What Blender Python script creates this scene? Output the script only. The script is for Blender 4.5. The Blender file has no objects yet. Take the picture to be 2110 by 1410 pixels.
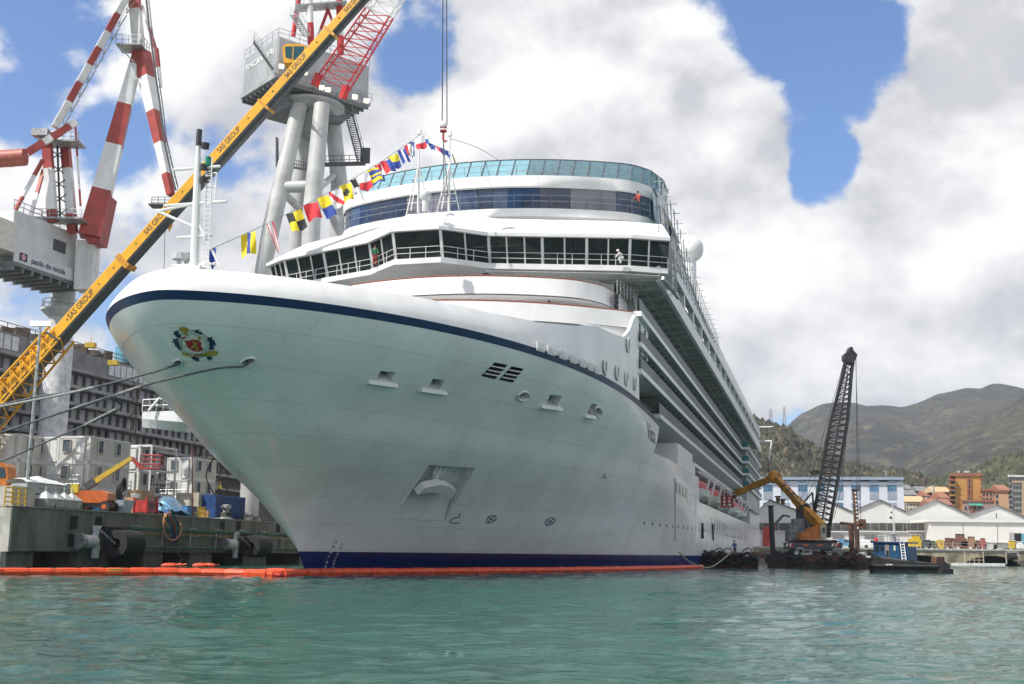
import bpy, bmesh, math, random
import numpy as np
from mathutils import Vector, Matrix
from mathutils.bvhtree import BVHTree
random.seed(7); RNG = np.random.default_rng(7)
R = math.radians
scn = bpy.context.scene
COL = scn.collection
# ------------------------------------------------------------------ camera
FPX, CXP, CYP, CAMH = 2430.0, 1055.0, 705.0, 1.3          # photo is 2110 x 1410 pixels
TH = math.atan((1141.5 - 705) / FPX); PH = R(0.60)
cam = bpy.data.objects.new('camera', bpy.data.cameras.new('camera'))
COL.objects.link(cam); scn.camera = cam
CM = Matrix.Rotation(math.pi / 2 + TH, 3, 'X') @ Matrix.Rotation(PH, 3, 'Z')
cam.matrix_world = Matrix.Translation((0, 0, CAMH)) @ CM.to_4x4()
cam.data.sensor_width = 36.0; cam.data.lens = 36.0 * FPX / 2110.0
cam.data.clip_start = 0.1; cam.data.clip_end = 12000
CAMP = Vector((0, 0, CAMH))
def ray(u, v): return CM @ Vector(((u - CXP) / FPX, (CYP - v) / FPX, -1.0))
def PY(u, v, Y):                                           # pixel -> point at depth Y
    d = ray(u, v); return CAMP + d * (Y / d.y)
def PZ(u, v, z):                                           # pixel -> point at height z
    d = ray(u, v); return CAMP + d * ((z - CAMH) / d.z)
# ------------------------------------------------------------------ sky, sun, exposure
SUN_EL, SUN_AZ = R(49), math.atan2(-0.84, -0.55)           # direction TO the sun: left and behind the camera
sun_dir = Vector((math.cos(SUN_EL) * math.sin(SUN_AZ), math.cos(SUN_EL) * math.cos(SUN_AZ), math.sin(SUN_EL)))
scn.view_settings.view_transform = 'Standard'; scn.view_settings.look = 'None'
scn.view_settings.exposure = 0.5; scn.view_settings.gamma = 1.0
sun = bpy.data.objects.new('sun', bpy.data.lights.new('sun', 'SUN')); COL.objects.link(sun)
sun.data.energy = 4.2; sun.data.angle = R(0.6); sun.data.color = (1, .955, .88)
sun.rotation_euler = (-sun_dir).to_track_quat('-Z', 'Y').to_euler(); sun.location = sun_dir * 200
w = bpy.data.worlds.new('World'); scn.world = w; w.use_nodes = True
nt = w.node_tree; nt.nodes.clear()
def N(t, **k):
    n = nt.nodes.new(t)
    for a, b in k.items(): setattr(n, a, b)
    return n
def LK(a, b): nt.links.new(a, b)
def MATH(op, a, b=None, c=None, clamp=False):
    n = N('ShaderNodeMath', operation=op, use_clamp=clamp)
    for i, x in enumerate((a, b, c)):
        if x is None: continue
        if isinstance(x, (int, float)): n.inputs[i].default_value = x
        else: LK(x, n.inputs[i])
    return n.outputs[0]
sky = N('ShaderNodeTexSky', sky_type='NISHITA', sun_disc=False, sun_elevation=SUN_EL, sun_rotation=SUN_AZ, altitude=10, air_density=1.0, dust_density=.6, ozone_density=2.2)
tc = N('ShaderNodeTexCoord'); sep = N('ShaderNodeSeparateXYZ'); LK(tc.outputs['Generated'], sep.inputs[0])
cmb = N('ShaderNodeCombineXYZ'); LK(sep.outputs[0], cmb.inputs[0]); LK(sep.outputs[1], cmb.inputs[1]); LK(MATH('MULTIPLY', sep.outputs[2], 1.35), cmb.inputs[2])
def NOISE(vec, scale, detail, rough, off=(0, 0, 0)):
    m = N('ShaderNodeMapping'); m.inputs['Location'].default_value = off; LK(vec, m.inputs['Vector'])
    n = N('ShaderNodeTexNoise'); n.inputs['Scale'].default_value = scale; n.inputs['Detail'].default_value = detail; n.inputs['Roughness'].default_value = rough
    LK(m.outputs[0], n.inputs['Vector']); return n.outputs['Fac']
n1 = NOISE(cmb.outputs[0], 4.6, 13, .56, (1.3, .4, 0))
n2 = NOISE(cmb.outputs[0], 4.6, 13, .56, (1.3 - .030, .4 - .015, .05))   # the same clouds a little towards the sun: light and dark sides
n4 = NOISE(cmb.outputs[0], 15.0, 9, .6, (2.3, 7.4, 0))
n3 = NOISE(cmb.outputs[0], 2.0, 3, .5, (4.3, 2.4, 0))
def blob(u, v, rad, amt):                                  # cloud thickness around one direction
    d = ray(u, v).normalized()
    dp = N('ShaderNodeVectorMath', operation='DOT_PRODUCT'); LK(tc.outputs['Generated'], dp.inputs[0]); dp.inputs[1].default_value = d
    x = MATH('DIVIDE', MATH('SUBTRACT', dp.outputs['Value'], math.cos(rad)), 1 - math.cos(rad))
    return MATH('MULTIPLY', MATH('MAXIMUM', x, 0.0), amt)
dens = MATH('ADD', MATH('ADD', MATH('MULTIPLY', n1, 1.2), MATH('MULTIPLY', n4, .28)), MATH('MULTIPLY', n3, .25))
for b in [(1520, 0, .11, -.30), (1680, 110, .09, -.26), (1790, 90, .07, -.2), (1700, 270, .05, -.22), (1725, 400, .05, -.32), (1690, 340, .04, -.26), (880, 170, .07, -.15), (150, 190, .10, -.2), (330, 330, .07, -.2), (520, 330, .06, -.16), (860, 60, .06, -.14), 
          (1640, 835, .04, -.16), (60, 230, .08, .10), (1180, 170, .15, .24), (1500, 240, .08, .18), (1960, 420, .14, .26), (1500, 560, .16, .2), (2080, 60, .08, .2), (420, 40, .12, .12), (650, 420, .14, .10), (300, 520, .12, .06), (1900, 650, .14, .16)]:
    dens = MATH('ADD', dens, blob(*b))
cl = N('ShaderNodeMapRange', interpolation_type='SMOOTHSTEP'); cl.inputs['From Min'].default_value = .735; cl.inputs['From Max'].default_value = .85; LK(dens, cl.inputs['Value'])
lit = N('ShaderNodeMapRange'); lit.inputs['From Min'].default_value = -.11; lit.inputs['From Max'].default_value = .08; LK(MATH('SUBTRACT', n1, n2), lit.inputs['Value'])
thick = N('ShaderNodeMapRange'); thick.inputs['From Min'].default_value = .78; thick.inputs['From Max'].default_value = 1.2; LK(dens, thick.inputs['Value'])
ramp = N('ShaderNodeMix', data_type='RGBA'); LK(MATH('ADD', MATH('MULTIPLY', lit.outputs[0], .78), MATH('MULTIPLY', thick.outputs[0], .22), clamp=True), ramp.inputs[0])
ramp.inputs[6].default_value = (.40, .405, .44, 1); ramp.inputs[7].default_value = (.82, .815, .80, 1)
sk = N('ShaderNodeMix', data_type='RGBA', blend_type='MULTIPLY'); sk.inputs[0].default_value = 1; LK(sky.outputs[0], sk.inputs[6]); sk.inputs[7].default_value = (.072, .095, .125, 1)
mx = N('ShaderNodeMix', data_type='RGBA'); LK(cl.outputs[0], mx.inputs[0]); LK(sk.outputs[2], mx.inputs[6]); LK(ramp.outputs[2], mx.inputs[7])
bg = N('ShaderNodeBackground'); LK(mx.outputs[2], bg.inputs[0]); bg.inputs[1].default_value = 1.0
out = N('ShaderNodeOutputWorld'); LK(bg.outputs[0], out.inputs[0])
scn.cycles.max_bounces = 6; scn.cycles.diffuse_bounces = 3; scn.cycles.glossy_bounces = 3; scn.cycles.transmission_bounces = 5; scn.cycles.transparent_max_bounces = 8
scn.cycles.use_denoising = True; scn.cycles.caustics_reflective = True; scn.cycles.caustics_refractive = False
scn.cycles.sample_clamp_indirect = 3; scn.cycles.blur_glossy = 1.0

# ------------------------------------------------------------------ materials
MATS = {}
def mat(name, col, rough=.5, metal=0., var=.12, scale=3., bump=0., bscale=None, spec=.5, alpha=None, emit=None, dirt=None, streak=0.):
    if name in MATS: return MATS[name]
    m = bpy.data.materials.new(name); m.use_nodes = True; t = m.node_tree; b = t.nodes['Principled BSDF']
    b.inputs['Roughness'].default_value = rough; b.inputs['Metallic'].default_value = metal; b.inputs['Specular IOR Level'].default_value = spec
    c = t.nodes.new('ShaderNodeTexCoord'); n = t.nodes.new('ShaderNodeTexNoise'); n.inputs['Scale'].default_value = scale; n.inputs['Detail'].default_value = 6; n.inputs['Roughness'].default_value = .62
    mp = t.nodes.new('ShaderNodeMapping'); t.links.new(c.outputs['Object'], mp.inputs[0]); t.links.new(mp.outputs[0], n.inputs['Vector'])
    if streak: mp.inputs['Scale'].default_value = (1, 1, streak)
    mx = t.nodes.new('ShaderNodeMix'); mx.data_type = 'RGBA'
    d = dirt or tuple(x * (1 - 2.2 * var) for x in col); l = tuple(min(1, x * (1 + var)) for x in col)
    mx.inputs[6].default_value = (*d, 1); mx.inputs[7].default_value = (*l, 1)
    r = t.nodes.new('ShaderNodeMapRange'); r.inputs['From Min'].default_value = .33; r.inputs['From Max'].default_value = .62
    t.links.new(n.outputs['Fac'], r.inputs['Value']); t.links.new(r.outputs[0], mx.inputs[0]); t.links.new(mx.outputs[2], b.inputs['Base Color'])
    if bump:
        n2 = t.nodes.new('ShaderNodeTexNoise'); n2.inputs['Scale'].default_value = bscale or scale * 4; n2.inputs['Detail'].default_value = 4; t.links.new(c.outputs['Object'], n2.inputs['Vector'])
        bp = t.nodes.new('ShaderNodeBump'); bp.inputs['Strength'].default_value = bump; bp.inputs['Distance'].default_value = .05; t.links.new(n2.outputs['Fac'], bp.inputs['Height']); t.links.new(bp.outputs[0], b.inputs['Normal'])
    if alpha is not None: b.inputs['Alpha'].default_value = alpha
    if emit: b.inputs['Emission Color'].default_value = (*emit[:3], 1); b.inputs['Emission Strength'].default_value = emit[3]
    MATS[name] = m; return m
def glassmat(name, tint, alpha, rough=.03):
    if name in MATS: return MATS[name]
    m = mat(name, tint, rough, var=.05, scale=.8); t = m.node_tree; b = t.nodes['Principled BSDF']; o = t.nodes['Material Output']
    tr = t.nodes.new('ShaderNodeBsdfTransparent'); tr.inputs[0].default_value = (*[min(1, .35 + .9 * x) for x in tint], 1)
    f = t.nodes.new('ShaderNodeFresnel'); f.inputs[0].default_value = 1.5
    a = t.nodes.new('ShaderNodeMath'); a.operation = 'MAXIMUM'; t.links.new(f.outputs[0], a.inputs[0]); a.inputs[1].default_value = alpha
    s = t.nodes.new('ShaderNodeMixShader'); t.links.new(a.outputs[0], s.inputs[0]); t.links.new(tr.outputs[0], s.inputs[1]); t.links.new(b.outputs[0], s.inputs[2]); t.links.new(s.outputs[0], o.inputs[0])
    return m
WHITE = mat('white_paint', (.72, .72, .71), .35, var=.05, scale=.5, streak=.4)
WHITE2 = mat('weathered_white', (.70, .70, .68), .5, var=.12, scale=.9, streak=.3)
NAVY = mat('navy_paint', (.012, .035, .115), .3, var=.1, scale=1)
BLUE = mat('boot_blue', (.002, .022, .135), .35, var=.08, scale=1)
REDBOT = mat('antifouling_red', (.16, .025, .02), .6)
GREYP = mat('grey_paint', (.33, .345, .345), .45, var=.12, scale=.7)
LGREY = mat('light_grey_paint', (.52, .54, .54), .45, var=.1, scale=.5)
DKGREY = mat('dark_grey_paint', (.07, .075, .08), .5)
BLACK = mat('black_rubber', (.018, .018, .02), .7, var=.3, bump=.4)
STEEL = mat('galvanised_steel', (.38, .39, .39), .45, .5, var=.2)
DARK = mat('dark_void', (.012, .012, .014), .8)
RED = mat('red_paint', (.42, .035, .03), .42, var=.2, scale=1.2)
DRED = mat('faded_red_paint', (.36, .05, .038), .5, var=.12, scale=.6)
YEL = mat('crane_yellow', (.72, .36, .012), .35, var=.08, scale=.5)
ORG = mat('machine_orange', (.55, .17, .02), .42, var=.15, scale=1.5)
ORG2 = mat('lift_orange', (.55, .13, .03), .4, var=.12)
RUST = mat('rusty_steel', (.10, .045, .03), .8, var=.5, scale=1.3, bump=.4, dirt=(.025, .02, .02))
BLKST = mat('black_steel', (.025, .025, .027), .55, var=.3)
TEAL = glassmat('teal_glass', (.42, .58, .63), .22)
DGLASS = mat('dark_window_glass', (.015, .025, .04), .04, var=.3, scale=.3, spec=.8)
BGLASS = mat('bridge_glass', (.02, .028, .026), .03, var=.4, scale=.3, spec=.8)
BALG = mat('balcony_glass', (.10, .125, .14), .45, var=.15, scale=.2, spec=.25)
CONC = mat('quay_concrete', (.17, .165, .14), .85, var=.22, scale=.7, bump=.3, bscale=8, streak=.25)
CONCL = mat('pale_concrete', (.42, .40, .36), .85, var=.15, scale=.8, bump=.2)
CREAM = mat('cabin_cream', (.50, .49, .45), .55, var=.06, scale=.7)
TRIM = mat('cabin_trim', (.60, .61, .60), .5, var=.06)
BLUEC = mat('container_blue', (.012, .06, .22), .5, var=.2, scale=1)
PRIM = mat('primer_grey', (.20, .20, .205), .6, var=.15, scale=.6)
PANEL = mat('cabin_panel_grey', (.42, .43, .46), .5, var=.1, scale=.8)
ROPE = mat('rope_grey', (.09, .10, .105), .8, var=.25, scale=6)
ROPEL = mat('rope_pale', (.27, .28, .27), .8, var=.2, scale=6)
OILB = mat('boom_orange', (.72, .075, .018), .5, var=.12, scale=2)
OILR = mat('boom_red', (.42, .02, .018), .55, var=.15, scale=2)
SKIN = mat('skin', (.45, .25, .17), .6); CLDK = mat('dark_clothes', (.03, .035, .05), .8); CLWH = mat('white_clothes', (.72, .72, .7), .8); CLHV = mat('hi_vis_yellow', (.65, .7, .03), .7); CLBL = mat('blue_clothes', (.03, .12, .28), .8); CLRD = mat('red_clothes', (.4, .05, .04), .8); CLGR = mat('green_clothes', (.03, .2, .1), .8)
FY = mat('flag_yellow', (.78, .6, .02), .8, var=.06); FB = mat('flag_blue', (.03, .07, .33), .8, var=.06); FR = mat('flag_red', (.6, .03, .04), .8, var=.06); FW = mat('flag_white', (.8, .8, .8), .8, var=.04); FK = mat('flag_black', (.02, .02, .022), .8, var=.06)

# ------------------------------------------------------------------ mesh builder
class MB:
    def __init__(s): s.v = []; s.f = []; s.m = []
    def add(s, vs, fs, mi=0):
        o = len(s.v); s.v += [tuple(x) for x in vs]; s.f += [tuple(i + o for i in f) for f in fs]; s.m += [mi] * len(fs); return s
    def hexa(s, a, mi=0): return s.add(a, [(0, 3, 2, 1), (4, 5, 6, 7), (0, 1, 5, 4), (1, 2, 6, 5), (2, 3, 7, 6), (3, 0, 4, 7)], mi)
    def box(s, c, d, rz=0, mi=0):
        ca, sa = math.cos(rz), math.sin(rz); h = [x / 2 for x in d]
        return s.hexa([(c[0] + x * ca - y * sa, c[1] + x * sa + y * ca, c[2] + z) for z in (-h[2], h[2]) for x, y in ((-h[0], -h[1]), (h[0], -h[1]), (h[0], h[1]), (-h[0], h[1]))], mi)
    def beam(s, p, q, w, h=None, w1=None, h1=None, up=(0, 0, 1), mi=0):
        p, q = Vector(p), Vector(q); h = h or w; w1 = w1 or w; h1 = h1 or h; d = (q - p).normalized(); x = d.cross(Vector(up))
        if x.length < 1e-4: x = d.cross(Vector((0, 1, 0)))
        x.normalize(); y = x.cross(d)
        r = []
        for c, a, b in ((p, w, h), (q, w1, h1)): r += [c - x * a / 2 - y * b / 2, c + x * a / 2 - y * b / 2, c + x * a / 2 + y * b / 2, c - x * a / 2 + y * b / 2]
        return s.hexa(r, mi)
    def tube(s, pts, r, n=8, cap=True, mi=0, closed=False):
        pts = [Vector(p) for p in pts]; k = len(pts); rr = r if isinstance(r, (list, tuple)) else [r] * k; vs = []; prev = None
        for i, p in enumerate(pts):
            a = pts[i - 1] if (i > 0 or closed) else p; b = pts[(i + 1) % k] if (i < k - 1 or closed) else p
            d = (b - a).normalized()
            if prev is None: x = d.orthogonal().normalized()
            else:
                x = prev - d * prev.dot(d)
                x = x.normalized() if x.length > 1e-5 else d.orthogonal().normalized()
            prev = x; y = d.cross(x)
            for j in range(n):
                t = 2 * math.pi * j / n; vs.append(p + x * math.cos(t) * rr[i] + y * math.sin(t) * rr[i])
        fs = []
        for i in range(k if closed else k - 1):
            i2 = (i + 1) % k
            for j in range(n): fs.append((i * n + j, i * n + (j + 1) % n, i2 * n + (j + 1) % n, i2 * n + j))
        if cap and not closed: fs += [tuple(range(n))[::-1], tuple((k - 1) * n + j for j in range(n))]
        return s.add(vs, fs, mi)
    def ext(s, poly, d, mi=0):                              # closed prism: polygon of 3D points moved along d
        d = Vector(d); p = [Vector(x) for x in poly]; n = len(p); nn = Vector((0, 0, 0))
        for i in range(n): nn += p[i].cross(p[(i + 1) % n])
        if nn.dot(d) > 0: p = p[::-1]
        return s.add(p + [x + d for x in p], [tuple(range(n)), tuple(range(2 * n - 1, n - 1, -1))] + [(i, i + n, (i + 1) % n + n, (i + 1) % n) for i in range(n)], mi)
    def poly(s, pts, mi=0): return s.add(pts, [tuple(range(len(pts)))], mi)
    def sph(s, c, r, nu=12, nv=8, sc=(1, 1, 1), mi=0):
        vs = [(c[0], c[1], c[2] - r * sc[2])]; fs = []
        for j in range(1, nv):
            a = -math.pi / 2 + math.pi * j / nv
            for i in range(nu): b = 2 * math.pi * i / nu; vs.append((c[0] + r * sc[0] * math.cos(a) * math.cos(b), c[1] + r * sc[1] * math.cos(a) * math.sin(b), c[2] + r * sc[2] * math.sin(a)))
        vs.append((c[0], c[1], c[2] + r * sc[2])); L = len(vs) - 1
        for i in range(nu):
            fs.append((0, 1 + (i + 1) % nu, 1 + i)); fs.append((L, L - nu + i, L - nu + (i + 1) % nu))
            for j in range(nv - 2): a = 1 + j * nu; fs.append((a + i, a + (i + 1) % nu, a + nu + (i + 1) % nu, a + nu + i))
        return s.add(vs, fs, mi)
    def grid(s, P, mi=0, flip=False, wrap=False):           # P[row][col]
        nr, nc = len(P), len(P[0]); vs = [x for r in P for x in r]; fs = []
        for i in range(nr - 1):
            for j in range(nc if wrap else nc - 1):
                q = (i * nc + j, i * nc + (j + 1) % nc, (i + 1) * nc + (j + 1) % nc, (i + 1) * nc + j); fs.append(q[::-1] if flip else q)
        return s.add(vs, fs, mi)
    def lathe(s, prof, c=(0, 0, 0), n=20, mi=0): return s.grid([[(c[0] + r * math.cos(2 * math.pi * j / n), c[1] + r * math.sin(2 * math.pi * j / n), c[2] + z) for j in range(n)] for r, z in prof], mi, wrap=True)
    def rail(s, pts, h=1.0, r=.03, step=1.6, bars=2, mi=0):
        pts = [Vector(p) for p in pts]
        for b in range(bars): zz = Vector((0, 0, h * (b + 1) / bars)); s.tube([p + zz for p in pts], r, 5, mi=mi)
        for a, b in zip(pts, pts[1:]):
            k = max(1, round((b - a).length / step))
            for i in range(k + 1): p = a.lerp(b, i / k); s.tube([p, p + Vector((0, 0, h))], r, 5, mi=mi)
        return s
    def build(s, name, mats, parent=None, smooth=False, W=True, loc=None, rz=0, **tg):
        me = bpy.data.meshes.new(name); V = s.v
        if parent is not None and W and parent.name in MINV: M = MINV[parent.name]; V = [tuple(M @ Vector(x)) for x in V]
        elif loc is not None and W: M = (Matrix.Translation(loc) @ Matrix.Rotation(rz, 4, 'Z')).inverted(); V = [tuple(M @ Vector(x)) for x in V]
        me.from_pydata(V, [], s.f)
        for m in (mats if isinstance(mats, (list, tuple)) else [mats]): me.materials.append(m)
        me.polygons.foreach_set('material_index', s.m); me.update()
        if smooth: smooth_by_angle(me, smooth if smooth is not True else 35)
        o = bpy.data.objects.new(name, me); COL.objects.link(o)
        if parent is not None:
            o.parent = parent
            if parent.name in MINV: MINV[o.name] = MINV[parent.name]
        elif loc is not None: o.location = loc; o.rotation_euler = (0, 0, rz)
        for k, x in tg.items(): o[k] = x
        return o
def smooth_by_angle(me, deg):
    bm = bmesh.new(); bm.from_mesh(me); c = R(deg)
    for f in bm.faces: f.smooth = True
    for e in bm.edges:
        if len(e.link_faces) == 2 and e.calc_face_angle(0) > c: e.smooth = False
    bm.to_mesh(me); bm.free()
MINV = {}
def thing(name, label, cat, loc=(0, 0, 0), rz=0, group=None):
    o = bpy.data.objects.new(name, None); COL.objects.link(o); o.location = loc; o.rotation_euler = (0, 0, rz); o.empty_display_size = .5
    o['label'] = label; o['category'] = cat
    if group: o['group'] = group
    MINV[o.name] = (Matrix.Translation(loc) @ Matrix.Rotation(rz, 4, 'Z')).inverted(); return o
def copy_tree(o, loc, rz=None, label=None, parent=None):
    c = o.copy(); COL.objects.link(c); c.parent = parent
    if parent is None:
        c.location = loc
        if rz is not None: c.rotation_euler = (0, 0, rz)
        if label: c['label'] = label
    for ch in o.children: copy_tree(ch, None, parent=c)
    return c
def text(mb, s, o, x, y, bold=.0, mi=0, off=0.0, sx=1.0):   # flat lettering: o lower-left corner, x vector along the whole line, y vector of a capital
    cu = bpy.data.curves.new('t', 'FONT'); cu.body = s; cu.offset = bold; cu.resolution_u = 3
    ob = bpy.data.objects.new('t', cu); COL.objects.link(ob); dg = bpy.context.evaluated_depsgraph_get(); me = bpy.data.meshes.new_from_object(ob.evaluated_get(dg))
    P = np.array([v.co[:] for v in me.vertices]); F = [tuple(p.vertices) for p in me.polygons]; bpy.data.objects.remove(ob); bpy.data.curves.remove(cu); bpy.data.meshes.remove(me)
    x0, x1 = P[:, 0].min(), P[:, 0].max(); o, x, y = Vector(o), Vector(x), Vector(y); n = x.cross(y).normalized() * off
    return mb.add([o + x * ((p[0] - x0) / (x1 - x0)) + y * (p[1] / .7) + n for p in P], F, mi)
# ------------------------------------------------------------------ the ship's own frame: s aft from the stem at the waterline, t to port, z up
_d = ray(1697, 1148); AX = Vector((_d.x, _d.y, 0)).normalized(); PT = Vector((AX.y, -AX.x, 0)); S0 = PZ(618, 1185, 0); S0.z = 0
SRZ = math.atan2(AX.y, AX.x)
def SH(s, t, z): return S0 + AX * s + PT * t + Vector((0, 0, z))
def toship(P): r = Vector(P) - S0; return r.dot(AX), r.dot(PT), P[2]
def HT(u, v, t):                                           # pixel -> point on the fore-and-aft plane t
    d = ray(u, v); k = (t + S0.dot(PT) - CAMP.dot(PT)) / d.dot(PT); return CAMP + d * k
def HS(u, v, s):
    d = ray(u, v); k = (s + S0.dot(AX) - CAMP.dot(AX)) / d.dot(AX); return CAMP + d * k
def shbox(mb, s0, s1, t0, t1, z0, z1, mi=0):
    return mb.hexa([SH(s, t, z) for z in (z0, z1) for s, t in ((s0, t1), (s1, t1), (s1, t0), (s0, t0))], mi)
# ------------------------------------------------------------------ water
def water():
    ys = np.concatenate([[-60, -20, 0, 3], np.geomspace(5, 60, 330), np.geomspace(60.5, 260, 130), np.geomspace(280, 2950, 12)])
    an = np.concatenate([[-1.35, -1.1, -.85, -.7], np.linspace(-.6, .6, 470), [.7, .85, 1.1, 1.35]])
    Yg, Ag = np.meshgrid(ys, an, indexing='ij'); X = np.tan(Ag) * (Yg + 75) * .62 ; Y = Yg
    near = (Yg > 2) & (Yg < 270)
    X = np.where(near, np.tan(Ag) * np.maximum(Yg, 5) * 1.0, np.tan(Ag) * (np.abs(Yg) + 10))
    X = np.clip(X, -2600, 2600)
    Z = np.zeros_like(X); r = np.random.default_rng(3)
    for lam, amp in ((3.2, .026), (2.1, .022), (1.35, .018), (.85, .013), (.5, .008), (.3, .005)):
        for k in range(5):
            th = r.normal(1.75, .55); ph = r.uniform(0, 6.28); l = lam * r.uniform(.8, 1.25)
            fade = np.clip(1.2 - Yg * FPX ** -1 * 60 / l * .12, 0, 1)
            Z += amp * .36 * fade * np.sin((X * math.cos(th) + Y * math.sin(th)) * 6.283 / l + ph + .8 * np.sin(X * .31 + ph) + .8 * np.sin(Y * .23 + 2 * ph))
    Z *= near
    nr, nc = X.shape; V = np.stack([X, Y, Z], -1).reshape(-1, 3); i = np.arange((nr - 1) * nc).reshape(nr - 1, nc)[:, :-1].ravel()
    F = np.stack([i, i + 1, i + nc + 1, i + nc], 1)
    me = bpy.data.meshes.new('water'); me.vertices.add(len(V)); me.vertices.foreach_set('co', V.ravel()); me.loops.add(F.size); me.loops.foreach_set('vertex_index', F.ravel())
    me.polygons.add(len(F)); me.polygons.foreach_set('loop_start', np.arange(0, F.size, 4)); me.update(calc_edges=True); me.validate()
    me.polygons.foreach_set('use_smooth', np.ones(len(F), bool))
    m = bpy.data.materials.new('harbour_water'); m.use_nodes = True; t = m.node_tree; b = t.nodes['Principled BSDF']
    c = t.nodes.new('ShaderNodeTexCoord'); mp = t.nodes.new('ShaderNodeMapping'); mp.inputs['Scale'].default_value = (.5, 1.35, 1); t.links.new(c.outputs['Object'], mp.inputs[0])
    hs = []
    for sc, am in ((.8, 1.0), (2.6, .55), (7., .22)):
        n = t.nodes.new('ShaderNodeTexNoise'); n.inputs['Scale'].default_value = sc; n.inputs['Detail'].default_value = 5; n.inputs['Distortion'].default_value = .6; t.links.new(mp.outputs[0], n.inputs['Vector'])
        k = t.nodes.new('ShaderNodeMath'); k.operation = 'MULTIPLY'; t.links.new(n.outputs['Fac'], k.inputs[0]); k.inputs[1].default_value = am; hs.append(k.outputs[0])
    s1 = t.nodes.new('ShaderNodeMath'); t.links.new(hs[0], s1.inputs[0]); t.links.new(hs[1], s1.inputs[1]); s2 = t.nodes.new('ShaderNodeMath'); t.links.new(s1.outputs[0], s2.inputs[0]); t.links.new(hs[2], s2.inputs[1])
    wp = t.nodes.new('ShaderNodeTexNoise'); wp.inputs['Scale'].default_value = .07; wp.inputs['Detail'].default_value = 3; t.links.new(mp.outputs[0], wp.inputs['Vector']); wr = t.nodes.new('ShaderNodeMapRange'); wr.inputs['From Min'].default_value = .38; wr.inputs['From Max'].default_value = .62; wr.inputs['To Min'].default_value = .25; wr.inputs['To Max'].default_value = .85; t.links.new(wp.outputs['Fac'], wr.inputs['Value'])
    bp = t.nodes.new('ShaderNodeBump'); t.links.new(wr.outputs[0], bp.inputs['Strength']); bp.inputs['Distance'].default_value = .11; t.links.new(s2.outputs[0], bp.inputs['Height']); t.links.new(bp.outputs[0], b.inputs['Normal'])
    nn = t.nodes.new('ShaderNodeTexNoise'); nn.inputs['Scale'].default_value = .045; nn.inputs['Detail'].default_value = 4; t.links.new(c.outputs['Object'], nn.inputs['Vector'])
    mx = t.nodes.new('ShaderNodeMix'); mx.data_type = 'RGBA'; mx.inputs[6].default_value = (.008, .064, .047, 1); mx.inputs[7].default_value = (.014, .088, .066, 1)
    r2 = t.nodes.new('ShaderNodeMapRange'); r2.inputs['From Min'].default_value = .35; r2.inputs['From Max'].default_value = .65; t.links.new(nn.outputs['Fac'], r2.inputs['Value']); t.links.new(r2.outputs[0], mx.inputs[0]); t.links.new(mx.outputs[2], b.inputs['Base Color'])
    b.inputs['Roughness'].default_value = .06; b.inputs['IOR'].default_value = 1.33; me.materials.append(m)
    o = bpy.data.objects.new('water', me); COL.objects.link(o); o['kind'] = 'structure'; o['label'] = 'rippled turquoise green harbour water'
water()
# ------------------------------------------------------------------ the near quay on the left
ZQ, TQ = 4.2, -25.5
def quay():
    m = MB(); shbox(m, 8.2, 330, -200, TQ, 1.1, ZQ); shbox(m, 8.4, 330, -200, TQ - 6, -2, 1.1)
    q = m.build('quay', CONC, kind='structure', label='grey concrete shipyard quay standing on piers')
    c = MB(); shbox(c, 8.1, 330, TQ - .6, TQ + .08, ZQ, ZQ + .06); c.build('coping', CONCL, q)
    c = MB(); shbox(c, 8.0, 8.2, -60, TQ + .05, 1.1, ZQ - .1); shbox(c, 7.6, 8.2, -60, TQ - .2, -1, 1.1); c.build('end_wall', CONCL, q)  # sunlit end face: its brightness is put into a paler concrete colour
    s = 8.3
    for i, (a, b) in enumerate([(8.3, 11.2), (16.5, 20.5), (25.5, 28.5), (33, 37), (43, 48), (56, 61), (70, 76), (86, 92), (104, 110)]):
        c = MB(); shbox(c, a, b, TQ - 6.1, TQ - .25, -2, 1.1); c.build('pier', CONC, q)
    c = MB(); shbox(c, 8.25, 330, TQ, TQ + .12, 1.15, 1.45); c.build('ledge', CONC, q)
    for u, v in [(152, 1077), (203, 1078), (147, 1115), (458, 1085), (491, 1085), (573, 1087)]:
        p = HT(u, v, TQ); ss, tt, z = toship(p); c = MB(); shbox(c, ss - .45, ss + .45, TQ - .01, TQ + .02, z - .5, z + .5); c.build('wall_recess', DARK, q)
quay()
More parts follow.
